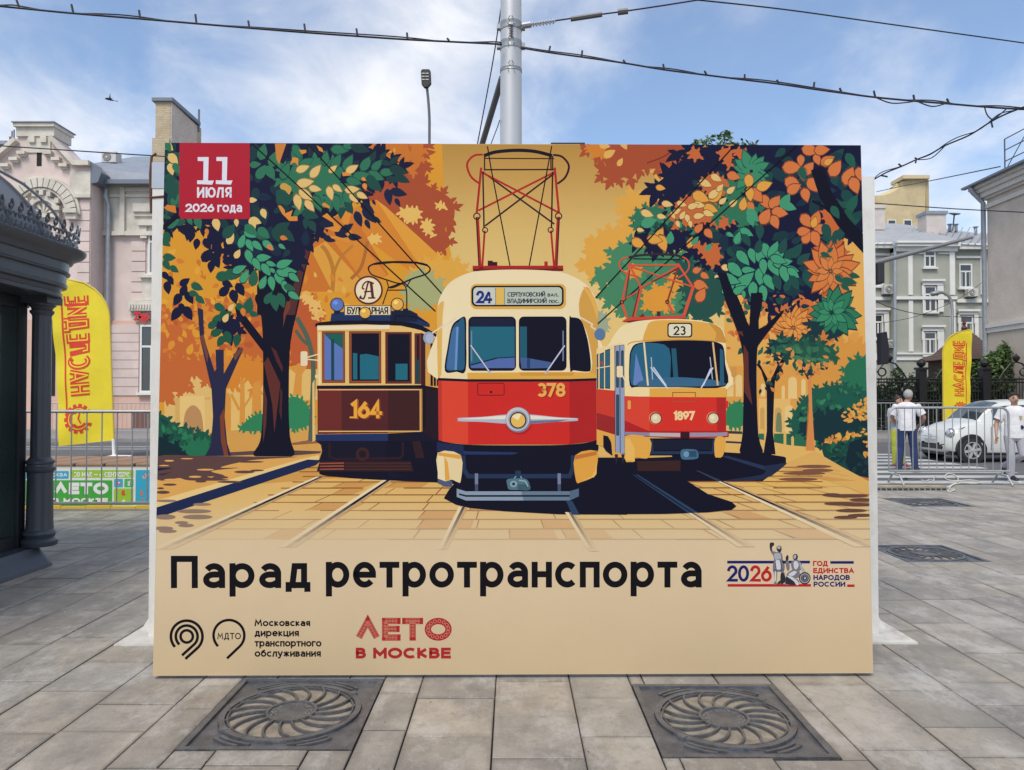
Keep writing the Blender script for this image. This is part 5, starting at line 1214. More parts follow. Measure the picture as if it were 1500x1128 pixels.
# left crown: dark masses
M1 = [(243, 205), (420, 205), (520, 210), (562, 224), (590, 245), (575, 262), (548, 268), (528, 285), (505, 292), (498, 312), (478, 322), (466, 338), (448, 352), (450, 372), (436, 385), (418, 392), (396, 388), (372, 380), (358, 398), (342, 388), (338, 366), (350, 348), (330, 342), (308, 328), (286, 330), (262, 322), (243, 326)]
mass(M1, NAVY, 19, 10, .5)
fill([(330, 225), (470, 215), (560, 235), (480, 315), (430, 370), (350, 380), (330, 330)], 80, [ink(28, 44, 66), ink(26, 52, 66), DTEAL, NAVY], 15, 30, .55)
fill([(243, 215), (268, 215), (268, 325), (243, 325)], 26, [DTEAL, MGRN, ink(36, 82, 70)], 14, 24)
# hanging sprays on the far left
leaves(r2, [(60, 600, 150, 80), (250, 535, 140, -35), (240, 620, 150, -70), (165, 730, 160, 120), (300, 710, 160, 60), (150, 890, 180, 125), (285, 880, 180, 60), (210, 830, 130, 90), (95, 520, 120, 60), (40, 470, 120, 50),
            (550, 60, 170, 80), (610, 180, 190, 70), (500, 240, 190, -50), (590, 300, 190, 65), (540, 370, 140, 95), (500, 120, 150, 60), (380, 120, 130, 100), (320, 30, 150, 100), (760, 160, 160, -20), (740, 300, 160, -10), (640, 20, 180, 60),
            (690, 630, 170, -45), (790, 700, 170, 75), (860, 620, 170, 60), (720, 560, 140, 30)], NAVY, .62)
leaves(r2, [(80, 265, 150, 5), (50, 350, 130, 60), (135, 395, 120, 35), (385, 590, 150, 25), (350, 665, 120, 15), (420, 735, 130, 40), (680, 470, 190, -10), (780, 450, 210, -10), (640, 820, 150, 30), (620, 940, 170, -40), (700, 900, 150, 20), (950, 790, 190, -75), (1010, 890, 110, 15), (860, 820, 130, 50), (590, 1090, 120, -20), (40, 100, 140, 40), (60, 40, 130, 60)], ink(38, 92, 70), .62)
mass(r2.p('680 1000 760 940 830 960 860 1020 820 1090 760 1130 660 1110'), NAVY, 16, 9, .6); leaves(r2, [(600, 1090, 150, -20), (700, 900, 150, -30), (720, 1150, 160, 70), (820, 1180, 150, 100), (640, 1190, 140, 120), (560, 1000, 140, -40)], ink(34, 86, 66), .62)
# green leaves of the left crown
mass(r3.p('100 420 130 320 215 330 240 280 390 230 480 240 600 200 680 250 740 260 780 350 700 440 830 470 950 450 880 540 790 560 740 640 730 720 690 680 620 620 540 560 400 590 380 700 330 720 290 640 220 540 140 440'), GRN, 18, 12, .5, .2)
leaves(r3, [(755, 100, 195, 5), (850, 240, 190, -60), (1045, 250, 190, -55), (1165, 270, 160, -45), (1280, 348, 165, 0), (1150, 390, 195, 22), (990, 385, 190, -10), (160, 330, 200, -65), (390, 240, 180, -30), (600, 190, 160, -80), (720, 230, 190, -60), (840, 640, 170, 65), (510, 690, 190, 65), (720, 690, 190, 80), (910, 450, 170, 15), (290, 120, 170, 60), (860, 60, 140, 0)], GRN, .52, ink(32, 72, 66))
leaves(r3, [(980, 85, 230, 18), (1125, 165, 130, -65), (1235, 165, 120, -55), (1360, 210, 130, -40), (1270, 250, 130, 15), (1400, 330, 220, 15), (1440, 420, 190, 25), (1340, 430, 160, 10)], ink(32, 62, 62), .5)
leaves(r3, [(1140, 490, 200, 40), (1110, 460, 190, 60), (800, 820, 200, 75), (430, 810, 200, 20), (120, 620, 190, -60), (860, 740, 150, 60)], ink(32, 76, 68), .6)
leaves(r3, [(1290, 620, 190, 80), (1400, 570, 200, 15), (1390, 680, 110, 60), (1130, 680, 70, 60), (1060, 740, 190, 35), (1080, 820, 230, 50), (960, 860, 190, 70), (1060, 920, 120, 65), (620, 920, 190, 10), (1160, 870, 120, 30), (830, 960, 180, -35), (770, 1030, 160, 20), (920, 1060, 160, 5), (640, 1080, 150, 20)], ink(28, 36, 62), .5)
leaves(r3, [(120, 950, 210, -30), (180, 1040, 210, 40), (60, 1040, 170, 70), (380, 910, 130, 90), (455, 940, 150, 60)], ink(34, 72, 66), .55)
for t in ((350, 305, 155, -20), (490, 335, 175, -50), (680, 310, 115, -40), (890, 310, 155, -30), (375, 462, 195, -10), (485, 527, 140, 10), (650, 578, 155, 75), (730, 525, 125, 35), (890, 537, 160, -5), (1000, 605, 130, 25), (910, 635, 130, 45), (385, 597, 190, 35), (295, 675, 175, 78), (425, 715, 155, 50)):
    leaves(r3, [t], CREAM, .52, ink(150, 116, 66))
for pt in ('75 710 110 710 150 760 160 840 190 840 235 760 215 840 290 830 290 880 200 880 120 800', '560 830 620 790 680 870 770 950 740 1000 690 1000 640 980 580 960 690 940 680 900', '820 770 880 810 850 920 800 920 760 880', '780 350 850 350 880 380 790 390', '560 690 590 680 645 720 640 745 565 715', '310 100 390 100 390 130 340 150', '500 50 560 80 580 130 530 110', '210 270 240 180 300 190 300 280 270 240 240 240', '640 1040 720 1050 880 1100 850 1130 660 1070'):
    poly(r3.p(pt), ink(224, 142, 56))
leaves(r3, [(1020, 425, 60, 30), (1030, 505, 80, 75), (155, 505, 120, 5, ink(204, 158, 70)), (190, 540, 110, 80, ink(204, 158, 70))], ink(224, 142, 56), .7)
leaves(r2, [(880, 85, 165, -70), (970, 15, 150, 25), (965, 135, 150, 62), (1050, 140, 150, 42), (1170, 135, 160, 38), (1320, 150, 95, 35), (960, 265, 175, 70), (1115, 270, 170, -5), (1040, 345, 160, 60), (1200, 340, 120, 18), (850, 395, 170, -25), (910, 475, 165, -60), (1145, 405, 170, 55), (1220, 415, 90, 35), (1110, 540, 160, -65), (1205, 555, 165, 80), (1300, 510, 190, 55), (1370, 425, 230, 0), (1345, 335, 190, -20), (1450, 490, 150, 40), (1450, 690, 150, 32), (1350, 590, 140, 75)], BGRN, .5, ink(28, 56, 66))
leaves(r2, [(1005, 490, 200, -80), (1170, 710, 160, -60), (1240, 770, 190, 80), (1310, 740, 180, 70), (1400, 600, 140, 20), (1100, 30, 170, 20)], ink(42, 96, 76), .55)
leaves(r2, [(755, 60, 140, -60), (830, 228, 115, -60), (760, 815, 95, -55), (700, 930, 110, -60), (1190, 160, 90, 45, ink(210, 130, 70)), (890, 870, 100, 80, ORG), (1340, 55, 90, 15, ORG)], CREAM, .62)
leaves(r1, [(60, 45, 180, 40, CREAM), (130, 200, 160, 50, CREAM), (105, 310, 140, 75, CREAM), (1120, 800, 120, 70, CREAM), (1000, 905, 140, 70, CREAM), (1030, 880, 140, 20, CREAM), (600, 920, 150, 75, CREAM), (820, 900, 90, 85, CREAM), (1000, 650, 100, 0, CREAM), (1090, 990, 90, 50, CREAM)], CREAM, .62)
leaves(r1, [(1095, 340, 180, -60), (1195, 350, 180, 60), (1030, 260, 130, -5), (1230, 200, 190, -70), (1110, 120, 190, -75), (150, 640, 150, -60), (165, 300, 140, 60), (400, 900, 150, 70), (310, 880, 100, 60), (980, 980, 180, 40), (1120, 1010, 170, 40), (120, 900, 170, -30), (70, 60, 140, 60)], GRN, .6)
leaves(r1, [(1340, 620, 220, 45), (1390, 640, 170, -50), (740, 990, 200, -50), (90, 480, 220, -80), (120, 560, 200, 70)], ink(36, 80, 72), .6)
poly(r1.p('22 730 60 700 150 710 160 790 110 780 60 760'), ORG); poly(r1.p('1275 710 1310 720 1350 800 1440 760 1410 830 1490 830 1490 880 1400 870 1320 800'), ink(224, 142, 56))
poly(r1.p('1245 30 1370 30 1290 260 1260 200'), ink(206, 130, 60)); stroke(r1.p('5 960 185 810'), 7, NIGHT)
leaves(r1, [(495, 1000, 80, 80), (1340, 1070, 80, 5)], ORG, .6)

# ---------------------------------------------------------------- right half of the park
poly([(1062, 205), (1270, 205), (1285, 700), (1062, 700)], ink(228, 172, 88))
mass(rG.p('0 610 60 500 130 455 185 500 200 300 300 295 350 330 300 400 250 470 190 560 150 640 80 720 0 700'), ink(226, 166, 72), 12, 8, .6)
mass(rG.p('400 100 460 120 470 170 380 200 360 180'), ink(226, 176, 92), 10, 8)
mass(rG.p('15 20 480 20 470 110 400 150 330 150 270 165 235 205 195 195 155 225 110 200 70 180 105 130 40 70'), RUST, 13, 9, .55)
mass(rG.p('20 20 110 20 90 70 50 90'), ink(214, 130, 50), 9, 8)
leaves(rG, [(125, 70, 70, -30), (180, 115, 50, -60), (100, 30, 60, 10), (200, 25, 60, 60)], ink(226, 176, 92), .6); curve(rG.p('320 120 400 90 460 50'), 2, ink(130, 52, 42))
mass(rG.p('440 110 560 60 760 40 780 200 700 330 600 420 440 440 330 420 400 330 420 250'), ink(190, 92, 52), 12, 9)
# green mid mass behind the third tram's collector
mass(rG.p('130 640 140 575 250 525 340 575 560 600 570 720 540 830 500 930 250 940 160 880 70 800 130 750 30 735 70 690'), ink(72, 134, 96), 11, 8, .6)
fill(rG.p('180 600 520 620 500 900 200 880'), 20, [ink(60, 118, 86), ink(86, 148, 108)], 10, 18)
mass(rG.p('300 810 400 760 440 800 430 880 330 890'), ink(224, 152, 58), 9, 7); mass(rG.p('215 680 270 660 290 700 240 720'), ink(224, 152, 58), 7, 6); mass(rG.p('440 700 500 690 510 780 450 790'), ink(224, 152, 58), 8, 7)
mass(rG.p('-20 900 60 890 110 930 100 1010 -20 1010'), ink(160, 170, 140), 8, 7)
# dark crown
RM = rG.p('470 60 600 40 760 30 1000 20 1440 20 1450 470 1345 470 1300 560 1240 600 1190 650 1250 740 1215 800 1170 860 1080 850 1060 890 960 870 900 820 770 800 690 710 590 630 500 570 420 560 310 560 250 500 310 430 420 430 520 330 420 290 380 250 420 190 520 170 560 110')
mass(RM, NAVY, 19, 10, .5)
mass(rG.p('360 240 480 160 600 190 620 280 560 320 440 320 400 280'), NAVY, 24, 13, .5)
mass(rG.p('520 110 600 60 680 100 650 160 580 150'), NAVY, 18, 11, .5)
fill(rG.p('520 200 1000 60 1420 60 1420 440 1200 620 1200 820 1000 850 800 780 600 560 320 520'), 130, [ink(30, 58, 66), ink(28, 48, 66), DTEAL, ink(32, 72, 70), NAVY], 15, 32, .55)
fill(rG.p('1180 300 1430 300 1430 420 1300 560 1180 600'), 20, [ink(36, 84, 70), DTEAL], 16, 28)
mass(rG.p('500 640 620 700 740 760 720 860 640 930 560 930 520 820'), ink(38, 82, 72), 13, 9)
# orange gaps and leaves in it
for pt in ('430 400 520 300 640 320 720 400 780 420 700 460 640 430 560 440 480 470', '560 540 640 560 680 540 700 620 650 660 610 600', '690 60 760 50 750 150 720 110', '780 50 840 60 830 110 800 100', '600 240 650 180 760 230 700 300', '1230 380 1290 370 1330 460 1300 520', '540 60 580 50 600 90 560 100'):
    mass(rG.p(pt), ink(200, 104, 56), 7, 8, .6)
mass(rG.p('780 220 830 330 900 360 860 440 800 440 760 390 690 400 660 380 740 320'), GRN, 14, 10)
rosette(*rG.q(862, 165), 32, 12, ink(62, 138, 102), .52, edge=ink(34, 78, 70)); rosette(*rG.q(862, 165), 18, 7, ink(62, 138, 102), .6)
mass(rG.p('250 390 320 350 430 370 400 420 330 430 360 470 290 480'), ink(50, 116, 88), 10, 8)
fill(rG.p('240 330 440 350 560 420 560 520 300 520'), 26, [ink(58, 130, 96), ink(34, 80, 72), NAVY, ink(72, 150, 112)], 9, 17, .6)
leaves(rG, [(1075, 145, 100, 0), (1160, 150, 80, -50), (1120, 110, 60, 90), (1205, 105, 60, 70), (1260, 110, 80, -30), (1300, 150, 95, -55), (1170, 55, 90, 10), (1230, 55, 80, -5), (1370, 190, 100, -65), (1400, 240, 90, 70), (1425, 180, 70, 80), (1080, 230, 95, 30), (1130, 180, 70, 80), (1145, 290, 75, 75), (1190, 240, 95, 45), (1085, 255, 80, -30),
            (935, 325, 80, 60), (985, 325, 80, -50), (1010, 380, 85, 10), (985, 430, 75, 65), (935, 400, 90, -60), (1150, 425, 85, 50), (1200, 410, 80, -70), (1228, 468, 80, 5), (1195, 518, 85, 70), (1150, 510, 70, -60), (1135, 478, 70, -10),
            (860, 350, 60, 60), (890, 290, 90, 50), (770, 190, 70, 15), (590, 460, 60, -50), (640, 490, 60, 50), (600, 760, 80, 20), (600, 810, 80, -60), (580, 680, 50, -20), (620, 710, 50, 30)], ink(214, 120, 66), .66, ink(120, 60, 48))
leaves(rG, [(1265, 115, 55, -30), (1190, 430, 60, -75), (930, 240, 85, -20), (850, 220, 80, 85), (855, 285, 75, 85), (680, 285, 100, -45), (600, 300, 95, 25), (820, 335, 70, -80), (650, 360, 80, 20), (380, 500, 90, -60), (400, 540, 90, 70), (360, 520, 80, 10), (275, 540, 80, 30), (545, 535, 60, -70), (390, 250, 50, 10)], ink(226, 160, 70), .6, ink(130, 84, 50))
for t in ((625, 228, 70, 25), (680, 200, 65, 30), (670, 280, 75, -40), (757, 262, 55, -40), (715, 318, 50, -40), (770, 330, 55, -40), (590, 340, 65, 10), (640, 385, 60, 20), (590, 397, 60, -8), (560, 345, 60, -20), (500, 335, 55, 20), (475, 372, 50, -30), (505, 392, 50, -60), (530, 412, 50, 75), (425, 335, 60, 10), (545, 440, 40, 80), (480, 440, 40, 70), (455, 395, 40, 60), (700, 250, 50, -50), (320, 385, 70, 20), (395, 400, 50, 10), (285, 470, 40, 10), (735, 668, 60, 10)):
    leaves(rG, [t], CREAM, .55, ink(124, 92, 56))
leaves(rG, [(840, 485, 75, 35), (790, 515, 75, -80), (750, 495, 45, 30), (570, 525, 55, -50), (640, 560, 50, -50), (870, 395, 90, 50), (1040, 320, 90, -60), (1060, 350, 80, 20), (440, 510, 70, -85), (330, 430, 90, -20), (860, 420, 70, 70)], ink(70, 150, 112), .6)
# big bright rosette
leaves(r7, [(175, 285, 165, 50), (255, 265, 140, 72), (325, 240, 170, -82), (375, 225, 150, 72), (440, 215, 170, -65), (490, 250, 150, -50), (110, 390, 180, 45), (220, 388, 120, 0), (440, 370, 165, 60), (520, 325, 170, -10), (600, 385, 120, 15), (535, 430, 165, 72), (610, 415, 130, 40), (320, 455, 165, 82), (400, 495, 160, 58), (258, 570, 165, 92), (350, 592, 150, 80), (190, 480, 210, -42), (140, 560, 130, -30), (45, 555, 130, -30), (60, 470, 190, 18), (350, 360, 140, 85), (180, 600, 70, 80), (205, 62, 130, 28), (128, 108, 120, -72), (65, 82, 70, 30), (480, 300, 150, 20)], BGRN, .5, ink(26, 50, 66))
leaves(r7, [(205, 130, 130, 60), (320, 60, 140, 90), (520, 180, 150, -70), (590, 240, 150, -40), (640, 220, 160, -55), (470, 500, 150, 70), (620, 500, 150, 60), (740, 480, 150, 70), (560, 520, 120, -70), (700, 290, 150, -40), (310, 180, 130, -80), (900, 60, 160, 70), (990, 120, 160, 80), (1020, 60, 140, -70), (840, 240, 140, 10)], ink(34, 78, 72), .55)
# lower right sprays
mass(r7.p('850 220 950 160 1040 200 1040 280 1070 360 1030 450 980 530 920 590 850 550 880 480 860 430 900 380 820 340'), ink(196, 102, 56), 11, 9, .5)
rosette(*r7.q(930, 400), 42, 15, ink(214, 122, 62), .5, edge=ink(128, 60, 46)); rosette(*r7.q(930, 400), 24, 8, ink(218, 128, 66), .5, edge=ink(60, 70, 56)); leaves(r7, [(1090, 490, 150, 10), (1140, 440, 100, 15), (1060, 540, 100, 40), (1010, 470, 110, 40), (890, 260, 100, 20), (930, 215, 70, -40)], ink(36, 88, 72), .5)
mass(r7.p('440 900 520 790 580 750 640 770 700 690 720 640 800 700 790 900 800 950 700 990 600 1000 480 980'), ink(206, 116, 58), 14, 10, .55)
rosette(*r7.q(610, 890), 36, 18, ink(226, 144, 66), .42, edge=ink(110, 62, 50)); rosette(*r7.q(610, 890), 22, 9, ink(230, 150, 70), .46, edge=ink(110, 62, 50))
mass(r7.p('760 900 800 780 880 860 1000 880 1040 950 960 980 900 1000 800 1010'), ink(26, 56, 62), 13, 9, .5)
mass(r7.p('440 1010 560 990 700 1010 760 960 820 1000 760 1090 700 1128 440 1128'), ink(30, 66, 64), 12, 9, .5); fill(r7.p('420 1000 560 960 700 990 800 960 820 1040 700 1128 420 1128'), 34, [ink(40, 92, 74), ink(52, 108, 80), ink(26, 54, 60)], 8, 16, .5)
rosette(*r7.q(960, 760), 40, 17, ink(48, 122, 88), .5, edge=ink(26, 60, 60), sq=.85); rosette(*r7.q(940, 760), 26, 9, ink(60, 140, 100), .5, edge=ink(26, 60, 60))
fill(r7.p('20 640 300 640 420 800 380 1128 30 1128'), 60, [ink(38, 84, 72), ink(204, 110, 58), ink(48, 100, 80), ink(214, 126, 62)], 5, 13, .6)
fill(r7.p('300 640 700 560 760 640 700 760 430 760'), 26, [ink(28, 52, 66), NAVY, ink(204, 112, 58)], 5, 15, .5)
mass(r7.p('770 1080 820 1000 900 990 980 1060 960 1128 760 1128'), ink(206, 124, 60), 10, 8); leaves(r7, [(800, 1060, 130, 30), (860, 1100, 120, 70), (950, 1100, 130, -20)], ink(66, 128, 86), .45)
poly(r7.p('1080 960 1130 930 1180 930 1170 970 1210 960 1210 1010 1160 1030 1160 1090 1240 1060 1240 1128 1060 1128 1060 1080 980 1050 980 1010 1100 1040'), ink(222, 156, 72)); 
# buildings and path on the right
poly(rH.p('76 300 330 300 480 270 720 240 730 700 76 700'), ink(222, 158, 76))
mass(rH.p('580 190 640 200 690 190 715 240 715 400 480 400 470 330 540 270'), ink(216, 150, 68), 10, 8)
poly(rH.p('225 450 370 450 370 640 225 640'), ink(230, 184, 108))
for x0, x1, y0, y1, c in ((80, 110, 340, 440, 0), (120, 150, 340, 440, 0), (235, 255, 380, 440, 0), (360, 400, 350, 450, 0), (330, 345, 390, 450, 0), (232, 252, 490, 620, 1), (298, 330, 490, 620, 1), (345, 385, 480, 610, 0), (420, 440, 360, 440, 0)):
    x, y = rH.q(x0, y0); X, Y = rH.q(x1, y1); w = (X - x) / 2
    poly([(x, Y), (x, y + w)] + arc(x + w, y + w, w, w, 180, 360, 8) + [(X, Y)], ink(232, 198, 130) if not c else ink(206, 160, 92))
sm(rH.p('305 610 307 530 317 512 328 530 330 610'), ink(120, 128, 96), 3)
poly([(1062, 640), (1100, 625), (1180, 640), (1200, 655), (1285, 680), (1290, 712), (1062, 712)], ink(226, 180, 100))
poly(rH.p('75 565 150 575 150 660 75 660'), ink(226, 184, 110)); stroke(rH.p('75 603 150 606'), 4, ink(62, 56, 60)); stroke(rH.p('75 648 150 652'), 3, ink(62, 56, 60)); stroke(rH.p('225 625 250 628'), 3, ink(70, 60, 60))
poly(rH.p('225 610 250 610 250 640 225 636'), ink(52, 108, 80)); poly(rH.p('295 610 510 610 510 676 370 664 295 650'), ink(46, 104, 78))
for x in (345, 380, 478): stroke(rH.p(f'{x} 600 {x} 665'), 4, ink(224, 176, 96))
mass(rH.p('80 570 80 500 110 470 150 470 150 575'), ink(52, 128, 84), 7, 6)
# right-hand bushes
mass(rH.p('615 330 640 280 690 265 722 265 724 460 640 430'), ink(44, 112, 82), 9, 7)
mass(rH.p('372 560 400 490 470 415 560 390 610 390 660 420 724 430 724 640 600 625 520 640 450 610 390 610'), ink(32, 88, 72), 10, 7)
mass(rH.p('420 600 430 540 560 500 724 560 724 660 520 650'), ink(24, 52, 58), 9, 8)
fill(rH.p('400 500 560 400 720 430 600 500 420 560'), 30, [ink(46, 112, 82), ink(60, 128, 88), ink(30, 78, 68)], 7, 13)
mass(rH.p('515 660 560 630 640 620 728 590 730 815 640 790 560 770 525 720'), ink(26, 68, 60), 9, 7)
fill(rH.p('530 660 640 630 720 620 640 740 560 740'), 40, [ink(40, 98, 72), ink(30, 80, 64), ink(22, 52, 56)], 7, 13)
poly(rH.p('640 650 728 620 730 815 650 795 620 740'), ink(22, 42, 52)); fill(rH.p('640 700 728 660 728 800 650 780'), 14, [ink(20, 38, 48), ink(26, 60, 60)], 7, 13)
fill(rH.p('590 540 640 490 700 440 724 440 724 540 640 560'), 46, [ink(220, 156, 70), ink(226, 166, 78), ink(206, 136, 60)], 5, 10, .5)
fill(rH.p('520 640 580 615 724 585 724 615 600 640 540 655'), 40, [ink(220, 156, 70), ink(206, 136, 60), ink(226, 166, 78)], 5, 10, .5)
fill(rH.p('700 650 726 640 726 720 705 715'), 8, [ink(216, 150, 66)], 5, 9)
poly(rH.p('480 778 520 772 730 815 733 850 640 828 485 800'), ink(196, 112, 62)); poly(rH.p('480 785 640 825 733 850 733 897 640 858 480 810'), ink(134, 68, 46))
# right trunks
poly(rH.p('440 688 455 500 444 250 460 250 466 360 470 500 482 688'), ink(214, 138, 76)); poly(rH.p('440 688 452 560 455 440 448 520 444 600'), ink(178, 104, 62)); stroke(rH.p('460 350 500 310'), 3, ink(190, 110, 64)); stroke(rH.p('452 360 425 310'), 2.5, ink(60, 40, 52))
fill(rH.p('380 260 500 230 600 250 560 310 400 350'), 34, [ink(34, 84, 70), ink(52, 104, 76), ink(214, 138, 70), ink(28, 56, 62)], 7, 14, .45)
mass(rH.p('340 205 430 195 540 205 580 245 540 270 470 265 400 240'), ink(40, 88, 70), 10, 8); fill(rH.p('330 200 560 190 620 250 540 300 400 280'), 30, [ink(56, 112, 82), ink(34, 76, 66), ink(214, 138, 70), ink(66, 124, 86)], 8, 15, .48)
poly(rH.p('150 700 215 690 300 710 350 720 350 750 240 830 -140 830 -180 680'), NIGHT)
poly(rH.p('262 600 262 420 258 390 236 320 216 295 225 280 262 350 276 375 310 300 330 270 345 275 300 370 296 420 290 600 302 705 246 705'), NIGHT)
sm(rH.p('70 -40 128 -20 190 130 204 -20 245 -20 226 130 330 48 328 70 235 190 218 240 216 420 224 620 242 705 142 705 152 600 156 300 142 190 110 90'), NIGHT, 3)
poly(rH.p('108 90 150 140 156 165 130 150'), ink(96, 48, 44)); poly(rH.p('156 200 178 240 180 360 196 480 160 420 156 300'), ink(100, 50, 44)); fill(rH.p('225 210 340 220 330 400 225 420'), 26, [ink(34, 78, 68), ink(214, 128, 60), ink(28, 48, 58)], 5, 11)
stroke(rG.p('1205 150 1250 290 1340 430 1470 570'), 20, NIGHT); stroke(rG.p('1180 320 1240 350 1340 440'), 4, NIGHT); stroke(rG.p('880 470 720 760 800 960'), 0.1, NIGHT)
poly(rG.p('690 700 730 690 800 880 850 1000 790 1000 730 850'), NIGHT); poly(rG.p('860 800 920 800 890 1000 850 1000'), NIGHT)
leaves(rG, [(1130, 180, 80, 70), (1300, 380, 80, 60), (1390, 330, 100, -60), (1380, 110, 90, 60)], ink(38, 92, 76), .55)

# ---------------------------------------------------------------- paving, rails and shadows of the picture
GF = [(470, ink(226, 176, 98)), (700, ink(226, 180, 104)), (740, ink(224, 186, 120)), (790, ink(218, 190, 146)), (800, ink(216, 190, 148))]
def fadecol(c, y):
    t = max(0, min(1, (y - 735) / 75)); b = ink(220, 195, 158); return tuple(c[i] + (b[i] - c[i]) * t for i in range(3))
def fline(a, b, w0, w1, col, n=10):
    for i in range(n):
        t0, t1 = i / n, (i + 1) / n; A_ = (a[0] + (b[0] - a[0]) * t0, a[1] + (b[1] - a[1]) * t0); B_ = (a[0] + (b[0] - a[0]) * t1, a[1] + (b[1] - a[1]) * t1)
        c = fadecol(col, (A_[1] + B_[1]) / 2)
        if max(abs(c[k] - fadecol(BEIGE, 900)[k]) for k in range(3)) < .012: continue
        wa = (w0 + (w1 - w0) * t0) / 2; wb = (w0 + (w1 - w0) * t1) / 2
        poly([(A_[0] - wa, A_[1]), (A_[0] + wa, A_[1]), (B_[0] + wb, B_[1]), (B_[0] - wb, B_[1])], c)
poly(rH.p('350 745 480 690 600 760 730 830 735 900 640 860 480 810 300 840'), ink(220, 172, 96))
poly(r4.p('0 170 440 160 1240 165 1420 150 1440 170 900 320 0 560'), ink(222, 166, 88))
# paving joints
JN = ink(150, 92, 50); VPX, VPY = 742, 612
ys = [684, 690, 697, 705, 714, 724, 735, 747, 760, 774, 789]
for k, y in enumerate(ys):
    c = fadecol(JN, y + 8)
    xl = 470 - (y - 684) * 1.9 if y > 690 else 440
    xr = 1205 if y < 716 else 1275
    for a in range(int(max(xl, 300 if y < 735 else 236)), xr, 60):
        if rnd.random() < .93: poly([(a, y - .7), (min(a + 60, xr), y - .7), (min(a + 60, xr), y + .7), (a, y + .7)], c)
    if k + 1 < len(ys):
        y2 = ys[k + 1]; d = y - VPY; x = -900 + rnd.uniform(0, 80)
        while x < 900:
            xa = VPX + x * d / 100; xb = VPX + x * (y2 - VPY) / 100
            if xl + 20 < min(xa, xb) and max(xa, xb) < 1270: fline((xa, y), (xb, y2), 1.6, 1.6, JN, 2)
            if rnd.random() < .22 and xl + 40 < xa < 1200:
                w = rnd.uniform(30, 60); poly([(xa + 1, y + .9), (xa + w * d / 100 * .9, y + .9), (xb + w * (y2 - VPY) / 100 * .9, y2 - .9), (xb + 1, y2 - .9)], fadecol(ink(208, 152, 84), y + 8))
            x += rnd.uniform(46, 84)
# kerb and left shade
poly(r4.p('0 548 1250 190 1420 150 1420 190 0 610'), ink(232, 200, 134)); poly(r4.p('0 608 1320 190 1440 196 1390 240 0 700'), ink(32, 42, 78))
SH = ink(94, 68, 66)
sm(r4.p('0 165 400 158 900 165 1230 168 880 190 700 220 560 260 720 262 480 290 600 330 440 340 640 370 300 372 200 350 100 370 0 350'), SH, 4)
for x, y, w, h in ((60, 475, 60, 14), (40, 440, 30, 9), (390, 380, 50, 10), (770, 298, 90, 12), (880, 285, 60, 8), (120, 408, 60, 10), (560, 345, 70, 12), (640, 385, 110, 10), (820, 210, 120, 8)): ell(*r4.q(x, y), w * r4.k, h * r4.k, SH, 16)
for x, y, w, h in ((115, 200, 42, 8), (270, 182, 55, 5), (430, 278, 75, 8), (340, 340, 55, 9), (130, 365, 60, 8), (70, 242, 45, 6)): ell(*r4.q(x, y), w * r4.k, h * r4.k, ink(224, 168, 90), 16)
for x, y, w, h in ((80, 690, 90, 22), (330, 640, 150, 18), (360, 690, 130, 20), (220, 740, 60, 14), (260, 765, 70, 16), (60, 790, 90, 18), (100, 815, 80, 16), (400, 580, 80, 12), (90, 550, 90, 12)): ell(*r4.q(x, y), w * r4.k, h * r4.k, fadecol(ink(130, 104, 94), 745), 18)
poly(r4.p('0 265 160 262 0 290'), NAVY); poly(r4.p('0 320 140 298 60 330'), ink(60, 48, 58))
# rails (light head, dark groove) fading out to the bottom
def rail(a, b, w0, w1):
    fline(a, b, w0 * 2.6, w1 * 2.6, ink(196, 150, 96)); fline((a[0] - w0 * .5, a[1]), (b[0] - w1 * .5, b[1]), w0 * 2.2, w1 * 2.2, ink(236, 214, 172)); fline(a, b, w0, w1, ink(38, 36, 52), 14)
rail(r4.q(1440, 340), r4.q(60, 970), 5, 12); rail(r5.q(520, 100), r5.q(10, 440), 5, 9); rail(r5.q(815, 255), r5.q(720, 450), 4.5, 5); 
# dark ground under the trams
sm(rC.p('95 1045 130 1010 300 960 640 940 760 1000 760 1080 600 1082 350 1070 200 1060'), NIGHT, 4)
poly(r5.p('700 30 1560 30 1560 292 1250 290 1000 276 850 262 780 246 724 216 745 180 770 150 700 140'), NIGHT)
poly(r6.p('-20 120 880 80 1010 100 1015 130 900 215 515 224 620 290 740 330 765 352 740 372 620 384 400 392 -20 394'), NIGHT)
poly(r6.p('680 95 720 95 920 150 910 168'), ink(40, 54, 84)); sm(r6.p('905 150 960 140 1014 132 1010 145 900 216 700 222 900 190'), ink(36, 46, 72), 3)
rail(r5.q(1300, 280), r5.q(1410, 460), 4.5, 5); rail(r6.q(690, 225), r6.q(1440, 560), 4, 14); rail(r6.q(540, 385), r6.q(820, 560), 4.5, 9)
poly(r5.p('1283 228 1310 228 1345 292 1310 292'), ink(46, 66, 96)); poly(r6.p('235 190 262 190 570 385 520 388'), ink(44, 66, 94)); poly(r6.p('555 168 575 172 700 226 670 226'), ink(48, 62, 88)); poly(r6.p('240 190 250 190 545 386 535 386'), NIGHT)
poly(r6.p('258 122 480 118 480 172 262 172'), ink(60, 36, 36))
for x, y, w in ((1160, 150, 90), (1110, 185, 110), (1080, 215, 100), (1180, 170, 80), (1330, 300, 110), (1290, 340, 80), (1380, 345, 90), (1350, 375, 80), (1400, 400, 70), (1320, 410, 60), (1250, 295, 50), (1400, 320, 60)):
    ell(*r6.q(x, y), w * r6.k, 9 * r6.k, ink(126, 84, 66) if y < 250 else ink(104, 70, 60), 14)

